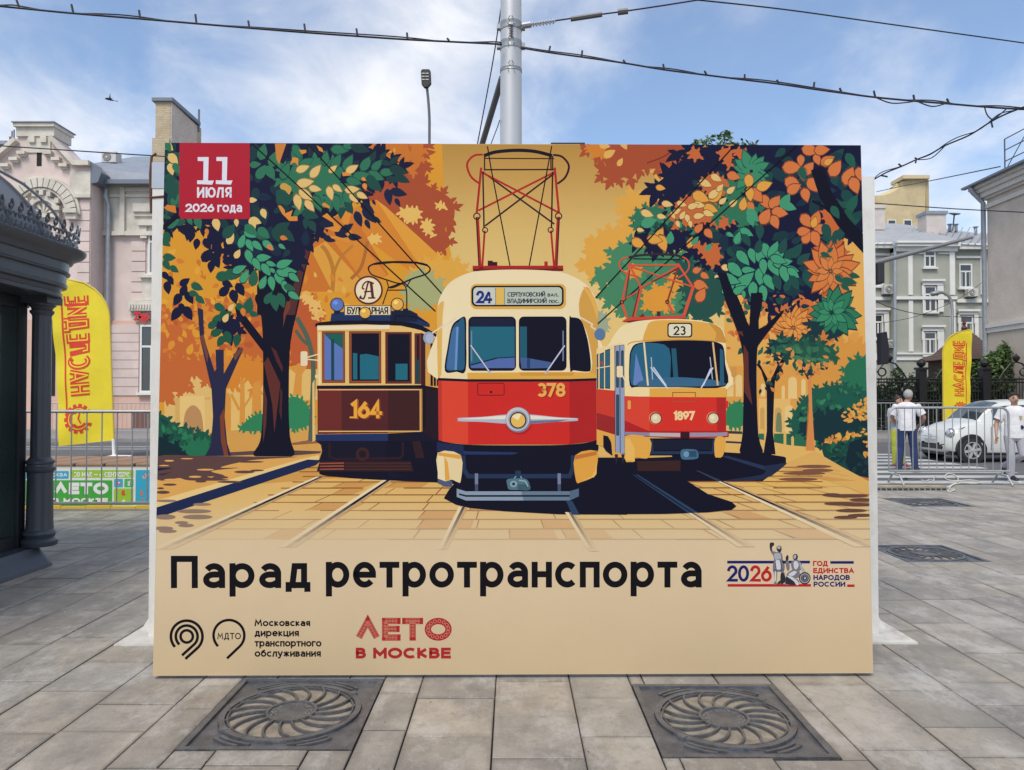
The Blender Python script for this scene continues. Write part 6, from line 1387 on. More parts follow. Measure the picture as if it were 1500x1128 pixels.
# ---------------------------------------------------------------- overhead wires of the picture (behind the trams)
stroke([(370, 207), (640, 455)], 2, BLK); stroke([(452, 207), (650, 430)], 2, BLK)
stroke([(1080, 210), (870, 440)], 1.8, BLK); stroke([(1168, 214), (870, 480)], 1.8, BLK)
# ---------------------------------------------------------------- the brown tram, 164
P.cur = 'tram_brown'
DB, RB, CRM, GOLD = ink(66, 34, 36), ink(110, 46, 42), ink(234, 208, 152), ink(216, 158, 72)
TEAL, LBL, BLU = ink(36, 106, 124), ink(96, 120, 184), ink(36, 52, 92)
CTAN = ink(222, 168, 82)
curve(rC.p('320 105 325 90 360 76 430 70 520 72 580 82 603 105 580 128 520 148 440 185 412 188'), 2.2, NIGHT); curve(rC.p('320 105 335 128 380 145 440 165 490 185 495 290'), 1.8, NIGHT)
for a in ('385 265 412 185 402 150', '405 200 495 200', '412 188 515 152', '495 185 515 150'): stroke(rC.p(a), 1.5, NIGHT)
stroke(rC.p('345 80 430 71 540 74 590 86'), 3, NIGHT)
poly(rC.p('145 340 150 308 185 300 420 295 510 292 600 355 600 370 420 345 145 345'), BLU); poly(rC.p('420 300 510 292 545 310 545 345 420 345'), ink(26, 34, 58)); stroke(rC.p('440 345 445 318 530 322 590 350'), 2, NIGHT); rect(*rC.q(478, 285), *rC.q(502, 325), ink(24, 30, 52))
ell(*rC.q(320, 200), 66 * rC.k, 66 * rC.k, ink(96, 44, 42)); ell(*rC.q(320, 200), 58 * rC.k, 58 * rC.k, ink(238, 222, 186))
AL = ink(96, 44, 42)
for a, w in (('283 232 300 236 318 168 330 165', 2.6), ('332 165 340 236', 4.2), ('318 236 352 236', 2.4), ('300 208 338 205', 2.2), ('345 170 318 160 300 170 292 190 302 196', 2.2), ('286 225 280 236 298 240', 2)): curve(rC.p(a), w, AL)
rect(*rC.q(208, 270), *rC.q(424, 316), ink(90, 74, 62)); rect(*rC.q(212, 273), *rC.q(420, 313), ink(228, 212, 178))
text('БУЛЬВАРНАЯ', rC.q(222, 0)[0], rC.q(410, 0)[0], rC.q(0, 310)[1], 33 * rC.k, 1.7, NIGHT, .2)
for x, y, r, c in ((176, 266, 28, ink(96, 122, 186)), (452, 265, 26, ink(230, 176, 84)), (304, 304, 24, ink(226, 176, 82))):
    rect(*rC.q(x - 14, y + r - 4), *rC.q(x + 14, y + r + 16), ink(30, 34, 56)); ell(*rC.q(x, y), (r + 4) * rC.k, (r + 4) * rC.k, ink(38, 34, 50)); ell(*rC.q(x, y), r * rC.k, r * rC.k, c); ell(*rC.q(x - 7, y - 9), r * .4 * rC.k, r * .35 * rC.k, tuple(min(.9, v * 1.6) for v in c))
sm(rC.p('78 362 85 350 180 340 350 340 470 345 560 362 640 410 640 420 560 385 470 366 300 358 90 366'), NIGHT, 3)
poly(rC.p('85 362 300 357 470 364 560 385 640 420 640 650 85 640'), ink(232, 190, 116)); poly(rC.p('85 365 416 360 416 378 85 382'), ink(238, 222, 186)); poly(rC.p('90 384 416 380 416 392 90 394'), ink(222, 176, 98))
poly(rC.p('90 394 100 394 100 636 90 636'), ink(238, 214, 160))
WF = ink(146, 78, 48)
for x0, x1, y0, y1 in ((106, 212, 388, 626), (230, 378, 388, 628), (396, 518, 392, 630), (530, 560, 398, 632)):
    rect(*rC.q(x0, y0), *rC.q(x1, y1), ink(120, 62, 46)); rect(*rC.q(x0 + 3, y0 + 3), *rC.q(x1 - 4, y1 - 4), WF if x0 < 390 else ink(96, 44, 40))
    rect(*rC.q(x0 + 12, y0 + 10), *rC.q(x1 - 10, y1 - 12), NIGHT)
rect(*rC.q(118, 410), *rC.q(203, 612), ink(30, 88, 84)); poly(rC.p('118 400 118 612 148 612 148 432'), LBL); poly(rC.p('162 440 202 468 202 612 162 612'), LBL); poly(rC.p('118 400 203 400 203 465'), ink(34, 96, 88)); rect(*rC.q(148, 425), *rC.q(162, 612), ink(30, 70, 80))
poly(rC.p('248 488 268 490 268 610 248 610'), TEAL); poly(rC.p('280 496 310 492 366 504 366 610 280 610'), TEAL); rect(*rC.q(268, 400), *rC.q(280, 610), NIGHT); rect(*rC.q(443, 538), *rC.q(498, 612), TEAL); rect(*rC.q(536, 520), *rC.q(552, 625), ink(30, 70, 76))
poly(rC.p('560 395 640 430 640 650 560 636'), ink(214, 156, 72)); poly(rC.p('560 395 580 405 580 640 560 640'), ink(60, 34, 40))
for x0, x1 in ((603, 614), (618, 628), (632, 641)): rect(*rC.q(x0, 445), *rC.q(x1, 640), NIGHT)
stroke(rC.p('600 510 640 530'), 1.6, ink(222, 170, 86))
poly(rC.p('82 638 565 636 640 650 640 660 565 652 82 652'), NIGHT)
poly(rC.p('85 650 560 648 560 850 85 860'), DB); poly(rC.p('85 650 195 650 195 858 85 858'), RB); poly(rC.p('195 650 408 650 408 855 195 858'), ink(84, 38, 40)); poly(rC.p('565 650 640 656 640 960 565 900'), ink(40, 26, 36)); poly(rC.p('570 650 580 650 580 830 570 830'), NIGHT)
stroke(rC.p('90 657 556 657 556 848 90 848'), 1.6, ink(232, 186, 120))
text('164', rC.q(236, 0)[0], rC.q(386, 0)[0], rC.q(0, 792)[1], 82 * rC.k, 6.4, ink(150, 80, 40), .26); text('164', rC.q(232, 0)[0], rC.q(380, 0)[0], rC.q(0, 788)[1], 82 * rC.k, 5.2, ink(238, 166, 60), .26)
rect(*rC.q(232, 780), *rC.q(260, 788), ink(238, 166, 60))
poly(rC.p('76 862 408 858 408 892 76 892'), ink(36, 52, 96)); poly(rC.p('408 858 565 850 640 900 640 1060 408 1060'), ink(24, 24, 44)); poly(rC.p('76 892 410 892 410 1000 90 985 105 940 100 910'), ink(26, 24, 42)); poly(rC.p('400 892 640 892 640 1078 520 1060 400 1030'), NIGHT)
BR2 = ink(66, 36, 36)
for a in ('140 900 140 965 165 975 460 972 475 960 475 900', ): stroke(rC.p(a), 3, ink(50, 30, 38))
ring(*rC.q(291, 953), 24 * rC.k, 4.4, BR2); ell(*rC.q(291, 953), 15 * rC.k, 15 * rC.k, ink(34, 26, 36)); poly(rC.p('518 895 555 892 575 970 535 972'), ink(52, 32, 38))
poly(rC.p('82 1025 95 985 510 985 525 1032 82 1032'), ink(52, 32, 36))
for y in (993, 1006, 1020): poly(rC.p(f'96 {y} 205 {y-2} 205 {y+4} 94 {y+5}'), ink(160, 84, 62)); poly(rC.p(f'210 {y} 512 {y} 514 {y+5} 210 {y+5}'), ink(78, 44, 42))
stroke(rC.p('25 512 95 492'), 1.8, ink(236, 216, 170)); stroke(rC.p('25 516 95 522'), 1.8, ink(236, 216, 170)); rect(*rC.q(8, 480), *rC.q(40, 548), ink(232, 214, 176), 3); rect(*rC.q(74, 588), *rC.q(90, 604), CRM)

# ---------------------------------------------------------------- the big red and cream tram, 378
P.cur = 'tram_red'
RED, RED2, RED3 = ink(208, 46, 40), ink(178, 38, 38), ink(224, 72, 50)
CB = ink(240, 220, 176); YEL = ink(226, 170, 74)
PR = ink(176, 42, 38); PD = ink(58, 26, 36)
# current collector
curve(rF.p('880 68 840 72 810 100 806 130 825 175 862 205'), 3.2, PR); curve(rF.p('1215 70 1255 78 1285 110 1288 140 1270 180 1235 208'), 3.2, PD)
curve(rF.p('885 74 940 56 1040 48 1130 54 1210 74'), 5.2, NIGHT); stroke(rF.p('885 86 1220 88'), 1.8, PD); stroke(rF.p('885 140 1220 140'), 2.2, PD)
for a in ('888 74 888 145', '1204 74 1204 145', '1212 74 1212 145'): stroke(rF.p(a), 2, PD)
stroke(rF.p('878 150 1220 400'), 2.6, PD); stroke(rF.p('1218 160 890 408'), 2.6, PD); stroke(rF.p('870 150 1240 345'), 3, PR); stroke(rF.p('1225 150 858 335'), 3, PR)
for a in ('872 130 850 350', '1222 130 1242 350'): stroke(rF.p(a), 3.4, PR)
for a in ('880 150 885 420', '1212 150 1206 420'): stroke(rF.p(a), 2.4, PD)
for a, c in (('850 365 862 605', PD), ('1242 365 1230 605', PD), ('888 430 876 605', PR), ('1204 430 1218 605', PR), ('856 365 868 605', PR), ('1236 365 1224 605', PR)): stroke(rF.p(a), 3, c)
for x, y in ((851, 362), (1240, 362)): ring(*rF.q(x, y), 15 * rF.k, 1.8, PD)
for x, y in ((890, 428), (1202, 428)): ring(*rF.q(x, y), 12 * rF.k, 1.6, PD)
rect(*rF.q(830, 598), *rF.q(1262, 614), PR); rect(*rF.q(832, 613), *rF.q(1262, 624), ink(96, 30, 36)); rect(*rF.q(902, 574), *rF.q(926, 598), PD); rect(*rF.q(926, 580), *rF.q(948, 598), PD); rect(*rF.q(1172, 578), *rF.q(1188, 600), PR)
for x in (860, 1215): rect(*rF.q(x, 604), *rF.q(x + 20, 622), ink(120, 32, 36))
stroke(rF.p('902 28 920 140 1008 598'), 1.8, BLK); stroke(rF.p('1208 28 1185 150 1100 598'), 1.8, BLK)
# body
sm(rD.p('66 235 72 185 85 150 120 100 180 65 250 48 400 42 560 48 640 65 710 105 745 150 764 200 764 240 757 300 757 520 70 520 72 300'), CB, 5)
sm(rD.p('682 190 700 130 722 120 745 160 764 210 762 300 757 520 640 520 735 480 720 330 690 260'), ink(214, 160, 76), 4); sm(rD.p('700 115 740 150 762 200 762 260 735 180'), ink(228, 176, 88), 3)
sm(rD.p('66 240 70 200 96 180 90 260 84 520 70 520'), ink(226, 178, 94), 3)
poly(rD.p('198 490 640 488 735 490 757 500 757 520 198 518'), YEL); poly(rD.p('90 490 198 490 198 516 75 514'), ink(240, 216, 166)); poly(rD.p('420 488 665 488 655 504 430 504'), ink(214, 152, 60))
for a, c in ((rrpts(212, 104, 626, 214, 26), ink(222, 170, 80)), (rrpts(216, 112, 616, 202, 22), NIGHT), (rrpts(224, 119, 608, 195, 17), ink(188, 196, 178))): poly([rD.q(*p) for p in a], c)
poly([rD.q(*p) for p in rrpts(226, 121, 320, 194, 14)], ink(206, 206, 192)); rect(*rD.q(322, 120), *rD.q(357, 195), ink(230, 186, 92)); stroke(rD.p('359 122 359 194'), 1, ink(120, 120, 110)); stroke(rD.p('321 122 321 194'), 1, ink(120, 120, 110))
text('24', rD.q(236, 0)[0], rD.q(306, 0)[0], rD.q(0, 189)[1], 56 * rD.k, 4, ink(34, 52, 128), .22)
DK = ink(34, 36, 66)
text('СЕРПУХОВСКИЙ', rD.q(372, 0)[0], rD.q(536, 0)[0], rD.q(0, 160)[1], 20 * rD.k, 1.2, DK, .26); text('ВАЛ.', rD.q(546, 0)[0], rD.q(594, 0)[0], rD.q(0, 160)[1], 14 * rD.k, 1.1, DK, .3)
text('ВЛАДИМИРСКИЙ', rD.q(372, 0)[0], rD.q(542, 0)[0], rD.q(0, 188)[1], 20 * rD.k, 1.2, DK, .26); text('ПОС.', rD.q(552, 0)[0], rD.q(596, 0)[0], rD.q(0, 188)[1], 14 * rD.k, 1.1, DK, .3)
# windows
sm(rD.p('100 482 112 380 130 290 160 258 190 250 193 330 190 480 150 486'), NIGHT, 4); sm(rD.p('107 474 118 385 135 295 160 268 184 258 186 400 183 472 150 478'), ink(44, 92, 124), 4); poly(rD.p('107 474 118 385 130 310 140 292 152 292 148 478'), ink(70, 110, 156)); poly(rD.p('150 290 160 290 152 478 142 478'), ink(110, 146, 198))
for x0, x1 in ((202, 409), (421, 628)):
    poly([rD.q(*p) for p in rrpts(x0, 246, x1, 482, 22)], NIGHT)
poly(rD.p('209 290 403 290 403 420 320 425 209 455'), ink(38, 104, 124)); poly(rD.p('209 460 330 428 403 424 403 470 215 470'), ink(86, 108, 168)); poly(rD.p('426 290 456 290 456 430 426 428'), ink(36, 92, 112)); poly(rD.p('426 426 456 426 560 445 560 470 432 472'), ink(70, 96, 146)); poly(rD.p('456 425 470 428 470 470 456 470'), ink(40, 70, 110)); rect(*rD.q(212, 254), *rD.q(400, 290), ink(30, 34, 58))
sm(rD.p('640 262 650 250 690 262 715 330 728 400 733 470 720 486 660 480 642 470'), NIGHT, 4)
for a in ('216 308 216 440', '613 308 613 440'): stroke(rD.p(a), 1.8, ink(120, 134, 166))
for a in ('212 370 296 490', '620 372 538 490'): stroke(rD.p(a), 3, ink(70, 80, 110)); stroke(rD.p(a), 1.7, ink(206, 210, 224))
ell(*rD.q(296, 490), 2.2, 1.8, ink(180, 184, 200)); ell(*rD.q(538, 490), 2.2, 1.8, ink(180, 184, 200))
# red front
poly(rD.p('69 512 200 518 640 518 758 514 758 526 640 529 200 529 69 524'), NIGHT)
poly(rD.p('70 524 200 529 640 529 757 525 757 788 640 802 200 802 72 788'), RED); poly(rD.p('70 524 200 529 200 802 72 788'), RED3); poly(rD.p('640 529 757 525 757 788 640 802'), RED2); poly(rD.p('70 524 86 525 88 790 72 788'), ink(196, 58, 48))
stroke([rD.q(*p) for p in rrpts(242, 536, 357, 588, 8)], 1.4, ink(128, 28, 34), True); ell(*rD.q(300, 574), 1.8, 1.8, ink(70, 20, 30))
text('378', rD.q(503, 0)[0], rD.q(627, 0)[0], rD.q(0, 598)[1], 60 * rD.k, 5.6, ink(150, 40, 34), .26); text('378', rD.q(500, 0)[0], rD.q(623, 0)[0], rD.q(0, 595)[1], 60 * rD.k, 4.4, ink(236, 172, 84), .26)
sm(rD.p('360 720 400 755 450 755 480 715 440 740'), RED2, 3)
sm(rD.p('157 694 162 686 260 682 370 672 470 672 590 684 670 688 676 694 668 700 590 704 470 712 370 712 260 704 162 701'), ink(178, 184, 198), 4); sm(rD.p('160 692 260 684 370 676 470 676 590 686 672 692 470 692 370 692'), ink(232, 224, 206), 3); poly(rD.p('420 700 640 694 590 704 470 712'), ink(104, 116, 148))
ell(*rD.q(417, 695), 55 * rD.k, 55 * rD.k, ink(120, 128, 152)); ell(*rD.q(415, 692), 51 * rD.k, 51 * rD.k, ink(196, 194, 196)); ell(*rD.q(417, 696), 42 * rD.k, 42 * rD.k, ink(150, 156, 172)); ell(*rD.q(417, 697), 36 * rD.k, 36 * rD.k, NIGHT); ell(*rD.q(417, 697), 31 * rD.k, 31 * rD.k, ink(232, 186, 92)); poly(rD.p('417 697 390 682 398 674 417 668 432 670'), ink(244, 226, 176))
# bumper, skirts, underside
sm(rD.p('62 788 66 782 120 795 220 804 420 806 620 804 720 794 760 782 764 790 760 835 700 846 420 852 120 848 64 832'), NIGHT, 3); poly(rD.p('66 812 200 832 398 836 420 838 396 846 200 848 120 848 64 830'), ink(38, 56, 98)); poly(rD.p('64 790 90 796 180 806 180 846 64 832'), ink(34, 44, 80))
poly(rD.p('165 846 665 846 665 950 640 1000 180 1000 160 960'), NIGHT)
stroke(rD.p('178 850 182 910 200 940 640 940 655 905 655 850'), 6.4, ink(38, 54, 82))
sm(rD.p('68 838 168 848 168 958 155 966 130 955 108 960 75 950'), ink(232, 208, 158), 3); poly(rD.p('68 836 100 842 112 900 106 965 68 950'), ink(238, 218, 172)); poly(rD.p('96 850 112 880 120 955 100 960'), ink(226, 166, 72)); poly(rD.p('70 836 168 848 168 866 70 850'), ink(226, 160, 66)); poly(rD.p('68 950 100 962 130 960 130 986 100 985 68 970'), ink(80, 92, 122))
sm(rD.p('664 850 757 830 758 900 748 940 690 966 668 960'), ink(226, 162, 68), 3); poly(rD.p('664 850 757 832 757 848 664 868'), ink(198, 116, 54)); poly(rD.p('690 960 735 942 750 920 757 870 757 930 745 945'), ink(236, 184, 96))
for x in (229, 588): rect(*rD.q(x, 928), *rD.q(x + 14, 1008), ink(120, 128, 154)); rect(*rD.q(x, 975), *rD.q(x + 14, 1008), ink(66, 82, 108))
stroke(rD.p('400 952 412 930 426 935 436 962'), 2, ink(118, 150, 162)); poly(rD.p('404 916 428 916 430 940 404 940'), ink(40, 58, 84)); sm(rD.p('368 955 400 950 450 952 466 975 466 1000 420 1000 378 998 370 980'), ink(84, 116, 128), 3); poly(rD.p('415 975 466 975 466 1000 415 1000'), ink(62, 92, 106)); ell(*rD.q(397, 974), 15 * rD.k, 14 * rD.k, ink(140, 166, 178)); ell(*rD.q(397, 974), 7 * rD.k, 7 * rD.k, ink(40, 60, 80)); stroke(rD.p('420 958 448 962 460 985'), 1.8, ink(146, 172, 182))
poly(rD.p('150 994 190 1006 640 1006 680 994 680 1028 640 1046 190 1046 150 1030'), ink(104, 124, 142)); poly(rD.p('150 994 190 1006 430 1006 440 1046 190 1046 150 1030'), ink(140, 156, 172)); poly(rD.p('160 1014 190 1022 640 1022 670 1012 670 1020 640 1030 190 1030 160 1022'), ink(30, 36, 58)); poly(rD.p('640 1006 680 994 680 1028 640 1046'), ink(84, 106, 128))
# mirrors
stroke(rD.p('148 250 96 290 94 285 35 325'), 2.2, ink(228, 214, 188)); ell(*rD.q(30, 338), 24 * rD.k, 27 * rD.k, ink(150, 160, 182)); ell(*rD.q(34, 340), 17 * rD.k, 22 * rD.k, ink(174, 182, 198))
stroke(rD.p('684 248 740 280 735 290 775 320'), 2.2, ink(232, 214, 180)); ell(*rD.q(772, 324), 24 * rD.k, 26 * rD.k, ink(92, 122, 156))

# ---------------------------------------------------------------- the smaller red and yellow tram, 1897
P.cur = 'tram_small'
TR = ink(214, 88, 62)
curve(rE.p('205 48 165 60 152 85 165 112 200 130 240 140'), 2.2, TR); curve(rE.p('425 46 460 60 472 90 460 120 420 148'), 2.2, TR); curve(rE.p('195 52 250 42 340 38 410 42 440 52'), 3, ink(58, 40, 52)); stroke(rE.p('215 58 430 62'), 1.4, NIGHT)
for a, w in (('200 88 424 88', 2.6), ('200 88 164 260', 2.6), ('200 88 252 190', 2.6), ('424 88 490 190', 3), ('424 88 372 256', 2.4), ('200 92 490 188', 2.2), ('424 92 252 192', 2.2), ('250 192 220 325', 4.6), ('490 190 446 325', 4.6), ('164 260 186 325', 4), ('372 256 400 310', 3.6), ('164 250 252 200', 2)): stroke(rE.p(a), w, TR if w != 2.4 else ink(150, 50, 46))
stroke(rE.p('244 196 214 325'), 2, ink(120, 40, 44)); stroke(rE.p('180 250 200 110'), 1.6, ink(120, 40, 44)); stroke(rE.p('300 165 420 105'), 1.6, ink(110, 40, 46))
for x, y in ((200, 86), (422, 88), (252, 190), (490, 190)): ell(*rE.q(x, y), 2.6, 2.6, ink(220, 80, 56))
for x, y in ((164, 258), (372, 256)): ring(*rE.q(x, y), 2.4, 1.3, NIGHT)
poly(rE.p('165 345 195 326 455 318 455 335 215 346'), ink(206, 76, 56)); poly(rE.p('165 347 215 340 460 332 460 340 210 350'), ink(130, 40, 44)); poly(rE.p('240 325 262 308 268 325'), ink(130, 40, 44)); rect(*rE.q(325, 300), *rE.q(340, 320), ink(80, 40, 44))
# side
poly(rE.p('48 470 130 448 180 440 180 680 48 660'), ink(238, 208, 150)); poly(rE.p('48 655 180 668 180 905 48 840'), ink(206, 62, 46)); poly(rE.p('48 765 180 800 180 905 48 845'), ink(156, 42, 42)); poly(rE.p('48 840 180 880 180 975 125 960 112 890 82 866 78 920 48 910'), ink(226, 166, 76)); poly(rE.p('78 868 100 872 114 900 120 962 90 940 78 920'), NIGHT)
for x0, x1, y0, y1 in ((49, 56, 490, 655), (62, 82, 486, 655), (87, 110, 470, 655)): poly([rE.q(x0, y0 + 8), rE.q(x1, y0), rE.q(x1, y1), rE.q(x0, y1 - 2)], NIGHT); poly([rE.q(x0 + 2, y0 + 11), rE.q(x1 - 2, y0 + 4), rE.q(x1 - 2, y1 - 4), rE.q(x0 + 2, y1 - 6)], ink(48, 100, 124))
stroke(rE.p('48 560 112 550'), 1.4, ink(238, 208, 150)); ell(*rE.q(70, 536), 1.8, 2.6, ink(190, 60, 56))
# front shell
sm(rE.p('105 460 110 440 150 380 200 352 300 338 450 336 560 350 615 372 632 400 638 440 640 520 640 660 176 660 180 460'), ink(242, 220, 170), 4)
sm(rE.p('262 420 275 380 300 346 400 340 540 350 610 375 630 410 637 438 520 434 400 432 270 440'), ink(226, 170, 78), 4); sm(rE.p('560 352 615 376 634 420 637 440 590 436 596 400'), ink(206, 146, 66), 3); curve(rE.p('190 452 230 438 400 430 560 434 638 444'), 1.6, ink(206, 150, 76))
poly(rE.p('176 640 640 640 640 692 176 690'), ink(242, 216, 160)); poly(rE.p('290 652 640 650 640 694 290 692'), ink(228, 170, 76))
for a, c in ((rrpts(372, 352, 486, 420, 14), NIGHT), (rrpts(378, 358, 480, 414, 11), ink(228, 218, 188))): poly([rE.q(*p) for p in a], c)
text('23', rE.q(400, 0)[0], rE.q(456, 0)[0], rE.q(0, 409)[1], 42 * rE.k, 2.3, NIGHT, .3)
sm(rE.p('200 640 198 520 206 475 230 448 300 438 430 432 560 436 610 446 630 470 636 540 636 644 420 648 240 646'), NIGHT, 4)
sm(rE.p('206 634 204 520 212 478 235 452 300 444 380 470 385 600 375 625 270 630'), ink(42, 100, 128), 3); poly(rE.p('228 490 270 640 215 636'), ink(104, 132, 188)); poly(rE.p('390 470 412 470 424 640 402 640'), ink(40, 92, 112)); sm(rE.p('270 612 400 602 500 606 600 618 632 640 420 645 240 642'), ink(60, 104, 136), 3); poly(rE.p('612 470 628 480 632 640 612 640'), ink(44, 94, 118))
stroke(rE.p('265 442 283 640'), 2.6, ink(238, 214, 168)); stroke(rE.p('580 442 602 640'), 2.6, ink(222, 184, 128))
for a in ('298 510 304 612', '567 510 578 612'): stroke(rE.p(a), 1.4, ink(176, 186, 208))
for a in ('296 556 374 655', '308 556 366 640', '580 558 526 652', '570 562 536 640'): stroke(rE.p(a), 1.9, ink(206, 212, 226))
# red nose
poly(rE.p('176 688 290 692 640 694 640 850 176 850'), ink(214, 52, 42)); poly(rE.p('596 694 640 694 640 850 600 850'), ink(180, 40, 40)); sm(rE.p('176 800 240 815 285 850 176 850'), RED2, 3); poly(rE.p('176 690 290 692 290 850 176 800'), ink(220, 70, 52))
stroke(rE.p('396 714 396 672 500 672 500 714 396 714'), 1.3, ink(170, 84, 50)); text('1897', rE.q(397, 0)[0], rE.q(497, 0)[0], rE.q(0, 799)[1], 42 * rE.k, 3.2, ink(240, 208, 150), .28)
for x in (319, 582): ell(*rE.q(x - 3, 789), 29 * rE.k, 29 * rE.k, ink(232, 130, 90)); ell(*rE.q(x, 790), 27 * rE.k, 27 * rE.k, ink(58, 46, 56)); ell(*rE.q(x, 791), 23 * rE.k, 23 * rE.k, ink(226, 206, 164)); ell(*rE.q(x - 4, 786), 10 * rE.k, 10 * rE.k, ink(240, 226, 192))
rect(*rE.q(190, 708), *rE.q(204, 748), ink(226, 166, 76), 1.5); rect(*rE.q(638, 710), *rE.q(650, 742), ink(214, 52, 42), 1)
poly(rE.p('174 848 640 848 652 852 652 876 470 884 430 882 174 868'), RED2); poly(rE.p('176 852 290 856 290 872 176 866'), ink(140, 134, 160)); poly(rE.p('290 856 430 858 430 876 290 872'), ink(188, 178, 184)); poly(rE.p('474 856 600 856 646 854 646 870 600 874 474 876'), ink(156, 144, 164)); rect(*rE.q(432, 852), *rE.q(472, 884), ink(60, 24, 34))
poly(rE.p('290 882 600 882 600 960 290 960'), NIGHT); stroke(rE.p('300 888 302 948 580 948 584 888'), 4, ink(36, 54, 84)); rect(*rE.q(310, 890), *rE.q(572, 935), ink(26, 30, 50))
sm(rE.p('176 872 290 882 290 960 270 975 225 970 222 988 200 990 178 980'), ink(228, 168, 76), 3); poly(rE.p('178 880 200 884 222 930 222 985 178 982'), ink(234, 184, 96)); sm(rE.p('590 882 634 880 632 940 620 968 600 970 588 960'), ink(228, 168, 76), 3)
sm(rE.p('432 945 445 932 500 934 512 950 508 975 450 980 434 970'), ink(70, 108, 134), 3); ell(*rE.q(458, 955), 13 * rE.k, 13 * rE.k, ink(116, 150, 176)); rect(*rE.q(470, 940), *rE.q(505, 968), ink(44, 78, 104))
# door
poly(rE.p('130 458 175 452 177 955 132 945'), NIGHT); poly(rE.p('133 460 153 456 154 950 134 945'), ink(150, 160, 186)); poly(rE.p('156 456 174 454 176 952 157 950'), ink(150, 160, 186))
for x0, x1, y0, y1 in ((137, 150, 480, 650), (160, 172, 478, 650), (137, 151, 680, 870)): rect(*rE.q(x0, y0), *rE.q(x1, y1), NIGHT, 2); rect(*rE.q(x0 + 2, y0 + 4), *rE.q(x1 - 2, y1 - 4), ink(44, 82, 104), 1)
curve(rE.p('165 590 180 620 205 650 212 675'), 1.6, ink(236, 214, 170)); rect(*rE.q(140, 550), *rE.q(168, 602), ink(238, 216, 168), 2); curve(rE.p('645 660 680 630 684 600 684 578'), 1.6, ink(226, 196, 140)); rect(*rE.q(664, 555), *rE.q(688, 600), ink(206, 150, 76), 2)
for x in (138, 168): poly(rE.p(f'{x-8} 955 {x+8} 955 {x} 1005'), ink(40, 40, 56))

# ---------------------------------------------------------------- badge, headline and emblems
P.cur = 'badge'
P.base = 1
rect(267, 200, 369, 319, ink(178, 36, 54)); poly([(266.5, 205), (369.2, 205), (369, 312)] + arc(362, 312.5, 7, 7, 0, 90, 5) + arc(272, 312, 7, 7, 90, 180, 5) + [(265.4, 305)], ink(180, 36, 54))
P.cur = 'badge_text'
for dx in (0, 27.4):
    poly([(293 + dx, 228.6), (309 + dx, 228.6), (308 + dx, 263), (316.5 + dx, 263), (314 + dx, 269), (292 + dx, 268), (292 + dx, 262.6), (301 + dx, 262.8), (301.5 + dx, 234.5), (293 + dx, 234.2)], WHT)
text('июля', 291.8, 342, 288, 14.6 / XH, 3.0, WHT, .32); text('2026', 274.6, 317, 309, 12.4, 2.7, WHT, .26); text('года', 321.5, 357.5, 309.2, 10 / XH, 2.5, WHT, .3)
P.cur = 'headline'
def flip(p): return p
text('Парад', 251.2, 454.5, 861, 47.5, 8.9, BLK, .335); text('ретротранспорта', 478.5, 1028, 860.3, 35.4 / XH, 8.9, BLK, .335)
P.cur = 'emblem'
for r in (9.0, 15.8, 23.2):
    if r == 9.0: ring(274, 932, r, 3.9, BLK)
q = arc(274, 932, 23.2, 23.2, 138, 360 + 48, 40) + [(271.8, 965.2)]; stroke(q, 4, BLK)
q = arc(274, 932, 16, 16, 132, 360 + 48, 40) + [(267, 960)]; stroke(q, 4, BLK)
P.cur = 'emblem2'
stroke(arc(336, 930.5, 22.6, 22.6, 135, 360 + 48, 40) + [(333, 964.5)], 3.8, BLK); text('М~ДТО', 319, 353.4, 936.2, 9.4, 1.5, BLK, .32)
P.cur = 'department'
for P.cur, t, x1, y in (('dep_a', 'М~осковская', 455, 917), ('dep_b', 'дирекция', 438.5, 932), ('dep_c', 'транспортного', 471.5, 947), ('dep_d', 'обслуживания', 470.5, 962)):
    text(t, 373.6, x1, y, 9.8 if t[0] == 'М' else 7.5 / XH, 2.15, BLK, .3)
P.cur = 'festival'
FR = ink(172, 44, 46); FL_ = ink(204, 140, 110)
text('ЛЕТО'.replace('Л', 'Λ'), 522, 662, 938.3, 33.5, 9.2, FR, .36)
for k in range(5):       # fine woven ornament inside the letters
    for x in np.arange(524 + k, 662, 5.2):
        pass
text('В', 522, 537, 964.6, 16, 4.4, FR, .3); text('МОСКВЕ', 547.5, 661, 964.6, 16, 4.4, FR, .34)
st_, tw_ = layout('ΛЕТО', .36); kx = (140 - 9.2) / tw_
for closed, pts in st_:
    L_ = [(522 + 4.6 + p[0] * kx, 938.3 - 4.6 - p[1] * 24.3) for p in pts]
    if closed: L_ = L_ + [L_[0]]
    for i in range(len(L_) - 1):
        a, b = L_[i], L_[i + 1]; n = max(1, int(math.dist(a, b) / 4.2))
        for j in range(n):
            t = (j + .5) / n; x, y = a[0] + (b[0] - a[0]) * t, a[1] + (b[1] - a[1]) * t
            if not closed: poly([(x - 2.2, y), (x, y - 2.2), (x + 2.2, y), (x, y + 2.2)], FL_); ell(x, y, .9, .9, FR, 8)
            elif i % 2 == 0: ring(x, y, 2.3, .8, FL_, 12)
        if not closed and math.dist(a, b) > 3:
            dx, dy = (b[1] - a[1]) / math.dist(a, b) * 3.4, -(b[0] - a[0]) / math.dist(a, b) * 3.4
            stroke([(a[0] + dx, a[1] + dy), (b[0] + dx, b[1] + dy)], .6, FL_); stroke([(a[0] - dx, a[1] - dy), (b[0] - dx, b[1] - dy)], .6, FL_)
P.cur = 'anniversary'
NB, NR, MR = ink(28, 34, 104), ink(184, 36, 44), Rg(1050, 785, .14667)
